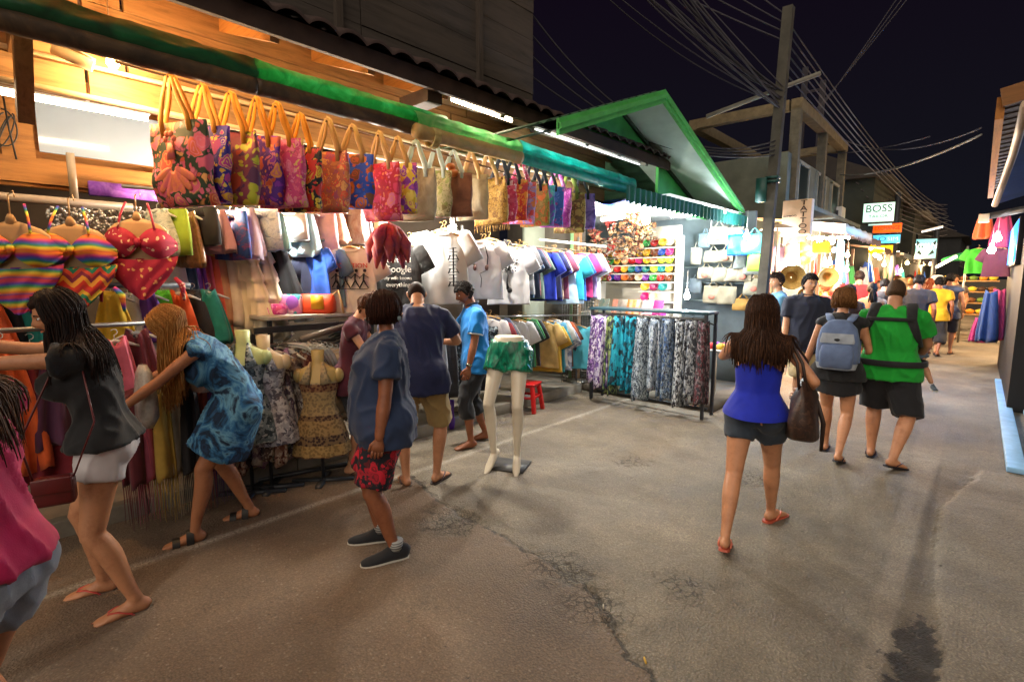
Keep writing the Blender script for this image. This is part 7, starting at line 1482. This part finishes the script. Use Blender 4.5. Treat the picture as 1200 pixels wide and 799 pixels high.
# bending blonde in a tie dyed dress
L0 = Vector((-3.7, 1.14, 0)); HD = 157
r = Rig(1.68, 'f', 1.0, lean=33, look=(44, -5), hip=(0, -.13, .03), bust=.03, hands=((-.2, .58, .86), (.14, .62, .9)), feet=((-.12, .16, 0, 8, 0), (.12, -.15, 0, -6, 0)), curl=(.7, .7))
p = person('long haired blonde woman in a blue tie dyed dress bending over the racks', L0, HD, r, SK1); r.hair('long', hairm('#96602a', '#e8bc78'), length=.5, locks=170, parent=p, seed=9, spread=140)
r.skirt(pattern('dye', ['#0c1626', '#163a60', '#0e2238', '#2a6a9c', '#6aa4c4', '#14304c', '#0a1626'], 4.5, .8, 1.5), p, .56, .02, .025, tt=.95, fold=.012, name='dress'); [r.flipflop(i, plain('#181414', .6), p, plain('#14100e', .5), 'sandal') for i in (0, 1)]
# heavy woman in navy with patterned shorts
L0 = Vector((-2.62, 1.74, 0)); HD = 146
r = Rig(1.63, 'f', 1.15, belly=.085, bust=.055, lean=-3, look=(2, -42), hands=((-.27, .05, .76), (.26, .06, .76)), feet=((-.12, -.03, 0, 10, 0), (.13, .06, 0, -4, 0)), legs=1.0, arms=1.22, butt=1.08)
p = person('stout woman in a navy T-shirt and red patterned shorts looking into the shop', L0, HD, r, SK3); r.hair('bob', hairm('#2c130c', '#5a2a18'), parent=p, locks=70, seed=4)
b = MB(); b.box(r.hc + r.hR @ Vector((.0, -.118, -.05)), (.05, .02, .022)); b.obj('hair_clip', plain('#6a7a80', .3, .1), p, bev=.004)
r.tee(cloth('#1f3050', .12), p, hem=-.11, sleeve=.62, infl=.018, flare=.03, fold=.009); r.shorts(pattern('floral', ['#14121e', '#a01228', '#c01830', '#5a0c18'], 15, .8, 2, (1, 1, .8)), p, .9, .022, .03)
NS, WS = cloth('#16181e', .2), plain('#c8c4ba', .5, .08)
[r.sneaker(i, NS, WS, p) for i in (0, 1)]
for hj, kn, an in r.leg: b = MB(); b.tube([an + Vector((0, 0, .0)), an + Vector((0, -.004, .06))], [.042, .044], 14); b.obj('sock', pattern('stripe', ['#8a8a88', '#2a2c34', '#a8a8a4'], 20), p)
# man in navy and khaki
L0 = Vector((-3.32, 2.52, 0)); HD = 50
r = Rig(1.76, 'm', 1.06, lean=16, look=(46, 8), belly=.02, hip=(0, -.04, 0), hands=((-.2, .42, 1.12), (.16, .4, 1.16)), poles=((-.8, -.6, -.5), (1, -.5, -.45)), feet=((-.12, .0, 0, 18, 0), (.13, .05, 0, -30, 0)))
p = person('man in a navy T-shirt and khaki shorts bent over the goods, back turned', L0, HD, r, SK2); r.hair('buzz', hairm('#2a1a12', '#3a281c'), parent=p); r.tee(cloth('#131c44', .12), p, hem=-.1, sleeve=.6, infl=.02, fold=.009); r.shorts(cloth('#a08858', .12), p, 1.0, .026, .02, fold=.008)
[r.flipflop(i, plain('#2e2422', .6), p, plain('#4a3a3a', .5)) for i in (0, 1)]
# woman in maroon behind the rack
L0 = gx(404, 460, -4.95); L0 = Vector((-4.02, gx(407, 350, -4.02).y, 0))
r = Rig(1.62, 'f', look=(42, -8), lean=10, hands=((-.1, .4, 1.0), (.12, .42, 1.0))); p = person('short haired woman in a maroon top behind the black hangers', L0, -48, r, SK4, voxel=.016); r.hair('short', hairm('#4a2a16', '#7a4c28'), parent=p, seed=6); r.tee(cloth('#4c1428'), p, sleeve=.3, infl=.014, voxel=.016); r.shorts(cloth('#22242c'), p, 1.0, voxel=.016); [r.flipflop(i, plain('#2a2020'), p) for i in (0, 1)]
# man in the blue polo shirt
L0 = Vector((-3.74, 3.58, .0)); HD = 152
r = Rig(1.69, 'm', .98, lean=6, look=(24, 0), belly=.015, hands=((-.24, .16, .82), (.16, .38, 1.06)), feet=((-.11, .1, 0, 8, 0), (.11, -.12, 0, -6, 0)))
p = person('dark haired man in a bright blue polo shirt and dark cropped trousers, barefoot', L0, HD, r, SK3); r.hair('short', hairm('#100c0b', '#221a16'), parent=p); BP = cloth('#0b78c8', .1); r.tee(BP, p, hem=-.08, sleeve=.68, infl=.016, flare=.02, fold=.008)
b = MB(); b.tube([r.nb + Vector((.066 * math.cos(a), .062 * math.sin(a), .022 - .018 * math.sin(a))) for a in [2 * math.pi * j / 24 for j in range(25)]], .016, 8, 0, Vector((0, 0, 1)), .008); b.obj('collar', cloth('#16243c'), p)
for a, e, w in r.arm: d = (e - a); b = MB(); b.tube([a + d * .66, a + d * .7], [.0755, .0765], 18); b.obj('sleeve_band', cloth('#c8ccd0', .05), p)
b = None; r.shorts(cloth('#15171e', .25), p, 1.42, .02, .008, fold=.01, name='cropped_trousers')
b = MB(); w_ = r.arm[0][2]; e_ = r.arm[0][1]; d_ = (w_ - e_).normalized(); b.tube([w_ - d_ * .035, w_ - d_ * .012], .033, 16); b.obj('wristwatch', plain('#8a8678', .25, .1, metal=.9), p)
# woman in the blue tank top
L0 = Vector((-1.02, 3.5, 0)); HD = 6
r = Rig(1.62, 'f', 1.02, look=(6, 12), hip=(0, .0, .02), twist=4, hands=((-.12, .36, 1.22), (.24, .12, .98)), poles=((-1, -.45, -.5), (.9, -.9, -.3)), feet=((-.07, -.36, 0, 10, 14), (.08, .30, 0, -22, 0)), butt=1.08)
p = person('long haired woman walking in a cobalt blue tank top and dark denim shorts', L0, HD, r, SK2); r.hair('long', hairm('#2e1a10', '#6a4326'), length=.34, locks=150, parent=p, seed=12)
CB = cloth('#0420a8', .1)
def keep(th, t):
    bk, fr = abs((th - 270 + 180) % 360 - 180), abs((th - 90 + 180) % 360 - 180)
    if t < .56: return True
    if bk < 90: return t < .9 and bk < 78 * (1 - (t - .56) / .16) + 9 if t < .72 else (t < .93 and bk < 9 + (t - .72) * 70)
    return t < .8 and fr < 84 - (t - .56) * 150
r.shell(CB, p, keep, infl=.012, t0=.1, name='tank_top', flare=.01, fold=.008)
b = MB()
for q in (-1, 1): 
    c, a, bb = r.at(.9); c2, a2, b2 = r.at(.78); b.tube([c + Vector((q * .03, -bb - .01, .0)), r.nb + Vector((q * .075, -.055, .0)), r.nb + Vector((q * .085, .0, .015)), c2 + Vector((q * .07, b2 + .014, 0))], [.02, .014, .014, .02], 8, 0, Vector((1, 0, 0)), .004)
b.obj('straps', CB, p); r.shorts(cloth('#2b3644', .3), p, .42, .01, .02, top=.26); [r.flipflop(i, plain('#b0503a', .5), p, plain('#c86a50', .4)) for i in (0, 1)]
t, P = held('shoulder_bag', 'large brown checked shoulder bag under the arm of the woman in the tank top', 'shoulder bag', L0, HD, (.27, .02, .8)); BR = pattern('cells', ['#2e1c16', '#3c261c', '#33201a', '#4a3226'], 45, .5)
b = MB(); rings = []
for z, a, d in ((.72, .07, .17), (.74, .085, .2), (.85, .085, .21), (.98, .06, .18), (1.06, .03, .14), (1.08, .02, .13)): rings.append([Vector((.27 + a * math.cos(u) + .012 * math.sin(3 * u + z * 20), .02 + d * math.copysign(abs(math.sin(u)) ** .7, math.sin(u)), z + .02 * math.sin(u) ** 2)) for u in [2 * math.pi * j / 28 for j in range(28)]])
b.loft(rings); P(b, 'body', BR)
for q in (-1, 1): b = MB(); b.tube([Vector((.27 + .02 * q, -.1, 1.04)), Vector((.24 + .015 * q, -.07, 1.2)), r.sh[1] + Vector((.0 + .012 * q, -.03, .062)), r.sh[1] + Vector((.0 + .012 * q, .03, .06)), Vector((.24 + .015 * q, .1, 1.2)), Vector((.27 + .02 * q, .13, 1.04))], .009, 6, 0, None, .005); P(b, 'strap', plain('#2a1a14', .5, .2))
b = MB(); b.tube([Vector((.33, .1, .95)), Vector((.37, .13, .8)), Vector((.37, .12, .62))], [.012, .014, .01], 6, 0, None, .004); P(b, 'loose_strap', plain('#2a1a14', .5, .2))
# couple with the backpack and the child
L0 = Vector((-.93, 5.6, 0)); HD = 4
r = Rig(1.62, 'f', 1.04, look=(8, 0), hands=((-.3, .02, .78), (.2, .2, .9)), feet=((-.08, .2, 0, 4, 0), (.07, -.22, 0, -8, 16)))
p = person('woman with a grey blue backpack over a black top and black shorts', L0, HD, r, SK2); r.hair('bob', hairm('#6a4424', '#b0824a'), parent=p, locks=110, seed=8)
r.tee(cloth('#101014'), p, sleeve=0, infl=.012, hem=-.05, fold=.006, name='top'); r.skirt(cloth('#0e0e14'), p, .66, .012, .03, t1=.3, fold=.006, name='shorts'); [r.flipflop(i, plain('#17151a', .6), p) for i in (0, 1)]
t, P = held('backpack', 'grey blue backpack on the back of the woman in black', 'backpack', L0, HD, (0, -.2, 1.0)); BK1, BK2 = cloth('#5a6c90', .15), cloth('#98a0ac', .12)
b = MB(); c_, a_, b_ = r.at(.5); Y = c_.y - b_ - .08
b.loft([[Vector((a * math.copysign(abs(math.cos(u)) ** .6, math.cos(u)), Y + d * math.copysign(abs(math.sin(u)) ** .7, math.sin(u)), z)) for u in [2 * math.pi * j / 32 for j in range(32)]] for z, a, d in ((.88, .1, .04), (.9, .15, .075), (1.0, .17, .09), (1.15, .165, .085), (1.26, .14, .07), (1.32, .09, .04), (1.34, .04, .02))]); P(b, 'body', BK1)
b = MB(); b.loft([[Vector((a * math.copysign(abs(math.cos(u)) ** .6, math.cos(u)), Y - .07 - d * max(0, -math.sin(u)) ** .7, z)) for u in [math.pi + math.pi * j / 20 for j in range(21)]] for z, a, d in ((.9, .11, .02), (.92, .13, .05), (1.04, .135, .055), (1.1, .12, .045), (1.12, .1, .015))], 0, False, False); P(b, 'front_pocket', BK1)
b = MB(); b.loft([[Vector((a * math.copysign(abs(math.cos(u)) ** .6, math.cos(u)), Y - .074 - d * max(0, -math.sin(u)) ** .7, z)) for u in [math.pi + math.pi * j / 20 for j in range(21)]] for z, a, d in ((1.13, .13, .016), (1.15, .135, .02), (1.22, .12, .014))], 0, False, False); P(b, 'pale_panel', BK2)
b = MB(); b.loft([[Vector((a * math.copysign(abs(math.cos(u)) ** .6, math.cos(u)), Y - .01 - d * max(0, -math.sin(u)) ** .7, z)) for u in [math.pi + math.pi * j / 20 for j in range(21)]] for z, a, d in ((.895, .15, .08), (.95, .165, .092))], 0, False, False); P(b, 'pale_panel', BK2)
b = MB(); b.ball((0, Y - .1, 1.165), (.022, .008, .012), 12, 8); P(b, 'badge', plain('#16181c', .5, .1))
for q in (-1, 1): b = MB(); b.tube([Vector((q * .06, Y + .03, 1.31)), Vector((q * .085, r.nb.y - .085, r.nb.z - .035)), r.nb + Vector((q * .1, -.02, -.0)), r.nb + Vector((q * .11, .08, -.08)), Vector((q * .14, c_.y + b_ * .6, 1.15)), Vector((q * .16, Y + .05, .95))], [.03, .034, .034, .03, .022, .015], 8, 0, Vector((1, 0, 0)), .008); P(b, 'strap', BK1)
L0 = Vector((-.56, 5.74, 0)); HD = -2
r = Rig(1.70, 'm', 1.1, look=(4, 0), belly=.03, hands=((-.16, .3, 1.0), (.17, .3, .98)), poles=((-1, -.6, -.3), (1, -.8, -.2)), feet=((-.1, .14, 0, 6, 0), (.1, -.16, 0, -30, 12)), legs=1.1)
p = person('crop haired man in a bright green T-shirt and black shorts wearing a baby carrier', L0, HD, r, SK2); r.hair('buzz', hairm('#4a3626', '#5c4632'), parent=p); r.tee(cloth('#08982a', .1), p, hem=-.06, sleeve=.62, infl=.02, fold=.008); r.shorts(cloth('#101118', .2), p, 1.02, .03, .03); [r.flipflop(i, plain('#15131a', .6), p, plain('#3a1a20', .5)) for i in (0, 1)]
t, P = held('baby_carrier', 'black padded baby carrier strapped across the green T-shirt', 'baby carrier', L0, HD, (0, .2, 1.1)); BK = cloth('#131418', .15)
for q in (-1, 1): 
    sh = r.sh[0 if q < 0 else 1]; b = MB(); b.tube([Vector((q * .12, .2, 1.12)), Vector((q * .135, r.nb.y + .08, r.nb.z - .03)), Vector((q * .13, r.nb.y - .02, r.nb.z + .035)), Vector((q * .15, r.nb.y - .125, r.nb.z - .1)), Vector((q * .19, r.uch.y - .1, r.uch.z - .14)), Vector((q * .215, r.uch.y + .0, r.uch.z - .25)), Vector((q * .17, .2, 1.1))], [.03, .04, .042, .036, .03, .02, .02], 8, 0, Vector((1, 0, 0)), .012); P(b, 'shoulder_strap', BK)
b = MB(); b.tube([Vector((x, r.nb.y - .145 - .01 * math.cos(x * 12), r.nb.z - .095)) for x in (-.17, -.08, 0, .08, .17)], .016, 8, 0, Vector((0, 0, 1)), .006); P(b, 'back_strap', BK)
b = MB(); c_, a_, b_ = r.at(.22); b.tube([Vector((c_.x + (a_ + .088) * math.cos(u), c_.y + (b_ + .082) * math.sin(u), c_.z)) for u in [2 * math.pi * j / 28 for j in range(29)]], .028, 8, 0, Vector((0, 0, 1)), .009); P(b, 'waist_belt', BK)
b = MB(); b.loft([[Vector((a * math.cos(u), .24 + d * math.sin(u), z)) for u in [2 * math.pi * j / 24 for j in range(24)]] for z, a, d in ((.92, .08, .05), (.96, .14, .1), (1.1, .16, .13), (1.25, .15, .12), (1.3, .13, .1))]); P(b, 'pouch', BK)
r2 = Rig(.74, 'm', 1.2, hip=(0, .0, -.0), look=(10, 0), hands=((-.1, .1, .52), (.1, .1, .52)), feet=((-.2, .06, .0, 10, 0), (.2, .06, .0, -10, 0)), legs=1.25, arms=1.1)
M_ = Matrix.Rotation(math.radians(HD), 3, 'Z'); cp = L0 + M_ @ Vector((.1, .27, .70)); c = person('small child carried on the chest of the man in green, one bare leg dangling', cp, HD + 180 + 10, r2, SK4, voxel=.011); r2.hair('short', hairm('#6a4a28', '#8a6a3a'), parent=c); r2.tee(cloth('#8a98a4'), c, hem=-.1, infl=.012, sleeve=.6, voxel=.011); r2.shorts(cloth('#5a6a7a'), c, .7, .012, voxel=.011); [r2.sneaker(i, cloth('#4a5660'), WS, c) for i in (0, 1)]
# two men by the kiosk
L0 = Vector((-2.06, 7.75, 0)); r = Rig(1.78, 'm', look=(6, 25), hands=((-.22, .16, .86), (.24, .1, .84))); p = person('man in a pale blue T-shirt and khaki shorts turned towards the kiosk', L0, 118, r, SK4, voxel=.016); r.hair('short', hairm('#2a1c14'), parent=p); r.tee(cloth('#6aa4cc'), p, sleeve=.62, voxel=.016); r.shorts(cloth('#8a8060'), p, 1.0, .022, voxel=.016); [r.flipflop(i, plain('#2a2020'), p) for i in (0, 1)]
L0 = Vector((-1.58, 7.2, 0)); HD = 212; r = Rig(1.76, 'm', 1.08, belly=.04, look=(6, 8), hands=((-.26, .1, .84), (.27, .08, .86)), feet=((-.1, -.18, 0, 6, 16), (.1, .2, 0, -6, 0))); p = person('man in a navy polo shirt, khaki shorts and dark trainers walking to the viewer', L0, HD, r, SK4, voxel=.015); r.hair('short', hairm('#16100e'), parent=p)
r.tee(cloth('#10182e'), p, hem=-.12, sleeve=.66, infl=.02, voxel=.015); r.shorts(cloth('#a8956e'), p, 1.02, .024, voxel=.015); [r.sneaker(i, cloth('#2a3040'), WS, p) for i in (0, 1)]
b = MB(); b.tube([r.nb + Vector((.068 * math.cos(a), .064 * math.sin(a), .02 - .02 * math.sin(a))) for a in [2 * math.pi * j / 24 for j in range(25)]], .016, 8, 0, Vector((0, 0, 1)), .008); b.obj('collar', cloth('#0c1222'), p)
# the crowd down the street
def passer(label, px, Y, S, sex, heading, top, bottom, hair, hc, bf=1.0, sleeve=.6, skin=SK2, hat=None, f=None, build=1.0, skirt=False, dx=0, group=None):
    L = Vector((gy(px, 330, Y).x + dx, Y, 0)); f = f or R_.choice((((-.09, -.2, 0, 4, 10), (.09, .2, 0, -4, 0)), ((-.09, .2, 0, 4, 0), (.09, -.2, 0, -4, 10)), ((-.1, .02, 0, 6, 0), (.1, 0, 0, -6, 0))))
    rg = Rig(S, sex, build, look=(R_.uniform(0, 10), R_.uniform(-20, 20)), feet=f, bust=.01 if sex == 'f' else 0); v = .02 if Y < 14 else .028
    t = person(label, L, heading, rg, skin, group, voxel=v, face=False, hands=True); rg.hair(hair, hairm(hc), parent=t, length=.24, locks=40, seed=int(px))
    if sleeve >= 0: rg.tee(cloth(top) if isinstance(top, str) else top, t, sleeve=sleeve, voxel=v, fold=.006)
    (rg.skirt(cloth(bottom), t, .5, voxel=v) if skirt else rg.shorts(cloth(bottom), t, bf, .018, voxel=v)); [rg.flipflop(i, plain('#2a2224'), t) for i in (0, 1)]
    if hat: b = MB(); b.lathe([(.13, -.02), (.125, .05), (.09, .1), (.001, .115)], n=18, caps=False); o = b.obj('cap', cloth(hat), t, loc=rg.hc + Vector((0, 0, .04)))
    return t, rg
passer('man in a yellow T-shirt and dark cropped trousers walking away', 1101, 14.6, 1.72, 'm', -4, '#c89a0a', '#15161c', 'short', '#14100e', 1.5, skin=SK3, f=((-.1, .2, 0, 4, 0), (.1, -.2, 0, -10, 10)))
passer('man in a black T-shirt walking left of the yellow shirt', 1076, 12.2, 1.76, 'm', -2, '#12131c', '#1c2030', 'short', '#14100e', 1.0, skin=SK3, build=1.1)
passer('man in a scarlet T-shirt, tallest in the crowd under the orange sign', 1007, 12.6, 1.84, 'm', 0, '#b8181c', '#2a2c34', 'short', '#241812', build=1.12)
passer('woman with bare back and dark bun ahead of the green shirt', 1023, 10.6, 1.62, 'f', 8, '#a87a5a', '#4a5a80', 'pony', '#120e0d', .5, 0, SK2)
passer('dark haired woman half hidden ahead of the backpack', 996, 9.6, 1.6, 'f', 10, '#2a1a20', '#22222c', 'bob', '#16100e', .6, .4)
passer('man in a red shirt bent beside the straw hats', 968, 11.4, 1.6, 'm', 70, '#b8201a', '#3a3a40', 'short', '#5a3018')
passer('woman in an orange top beside the blue banner post', 985, 13.6, 1.66, 'f', 20, '#c0502a', '#3a2a2a', 'long', '#3a2012', .6, .3)
passer('dark haired man in black at the crowd centre', 1037, 13.2, 1.68, 'm', 0, '#1c1a1e', '#202028', 'short', '#0e0c0c')
passer('fair haired woman in a grey top at the crowd centre', 1057, 15.4, 1.7, 'f', 5, '#6a7288', '#30343c', 'long', '#b89a6a', .5, .2, SK4)
passer('woman in a coral top near the white cap', 1090, 15.8, 1.7, 'f', -5, '#d06a5a', '#4a3a3a', 'pony', '#7a3a1c', .6, .3, SK4)
passer('person in a white cap and pink shirt in the crowd', 1098, 16.8, 1.74, 'm', 0, '#c87a70', '#3a3c48', 'short', '#5a4030', hat='#d0cac4', skin=SK4)
passer('man in a grey blue tank top right of the white cap', 1113, 14.9, 1.8, 'm', -8, '#44506a', '#2a2c34', 'short', '#1a1412', 1.0, .08)
FC = [(1014, 17, 'm', '#7a4a2a', 'man in a brown shirt behind the scarlet one'), (1030, 19, 'f', '#a86a3a', 'woman in an ochre top far down the street'), (1044, 18.4, 'm', '#2a2420', 'man in a dark brown shirt far down the street'), (1050, 22, 'f', '#8a3a34', 'woman in a rust top far down the street'), (1066, 19.5, 'f', '#c8b0a8', 'woman in a pale top far down the street'), (1072, 23, 'm', '#6a2a2a', 'man in a maroon shirt far down the street'), (1083, 20, 'm', '#a8785a', 'man in a tan shirt far down the street'), (1094, 24, 'm', '#3a4a5a', 'man in a slate shirt far down the street'), (1104, 21, 'f', '#b85a5a', 'woman in a rose top far down the street'), (1120, 19, 'm', '#5a4a44', 'man in a taupe shirt near the wooden display'), (1040, 27, 'f', '#c89a6a', 'woman in a sand top in the farthest group'), (1062, 29, 'm', '#4a3a3a', 'man in a dark shirt in the farthest group'), (1078, 31, 'f', '#8a6a6a', 'woman in a mauve top in the farthest group'), (1000, 15.6, 'm', '#8a3020', 'man in a brick red shirt beyond the blue banner post')]
for i, (px, Y, s_, c, l) in enumerate(FC): passer(l, px, Y, 1.66 + .03 * (i % 5), s_, R_.choice((0, 180, 10, 170)), c, ['#2a2c34', '#4a4a50', '#1c1c22'][i % 3], 'short' if s_ == 'm' else 'bob', ['#16100e', '#3a2414', '#6a4424', '#100c0c'][i % 4], .9, .5, [SK1, SK2, SK3, SK4][i % 4])
TOPS = [('crimson', '#a01a24'), ('orange', '#c86a2a'), ('white', '#c8c4bc'), ('black', '#16161a'), ('teal', '#1a6a70'), ('pink', '#c85a7a'), ('grey', '#6a6c74'), ('navy', '#1a2244'), ('mustard', '#b08a2a'), ('green', '#2a6a3a')]
for i in range(20):
    cn, c = TOPS[(i * 3) % 10]; px = 994 + (i * 37) % 128; Y = 15.2 + i * .95
    passer(f'{"woman" if i % 2 else "man"} in a {cn} top in the packed lane, about {["just past the scarlet shirt", "under the stacked signs", "below the picture sign", "at the far end"][min(3, i // 5)]}', px, Y, 1.6 + .035 * (i % 6), 'f' if i % 2 else 'm', [0, 180, 15, -12, 170][i % 5], c, ['#2a2c34', '#4a4a50', '#1c1c22'][i % 3], 'bob' if i % 2 else 'short', ['#16100e', '#4a2c18', '#8a6434', '#100c0c'][i % 4], .9, .5, [SK1, SK2, SK3, SK4][i % 4], group='people packed in the far lane')
# litter on the road
for px, py, l, c in ((757, 775, 'yellow cigarette end on the broken asphalt', '#c8a040'), (708, 712, 'pale crumpled scrap in the crack of the road', '#a8a090')):
    p = gz(px, py); b = MB(); b.tube([Vector((-.018, 0, .012)), Vector((0, .004, .013)), Vector((.018, .008, .012))], [.0045, .0055, .005], 8); tag(b.obj('litter_scrap', plain(c, .8, .2), loc=(p.x, p.y, -.006), rz=R_.uniform(0, 3)), l, 'litter')
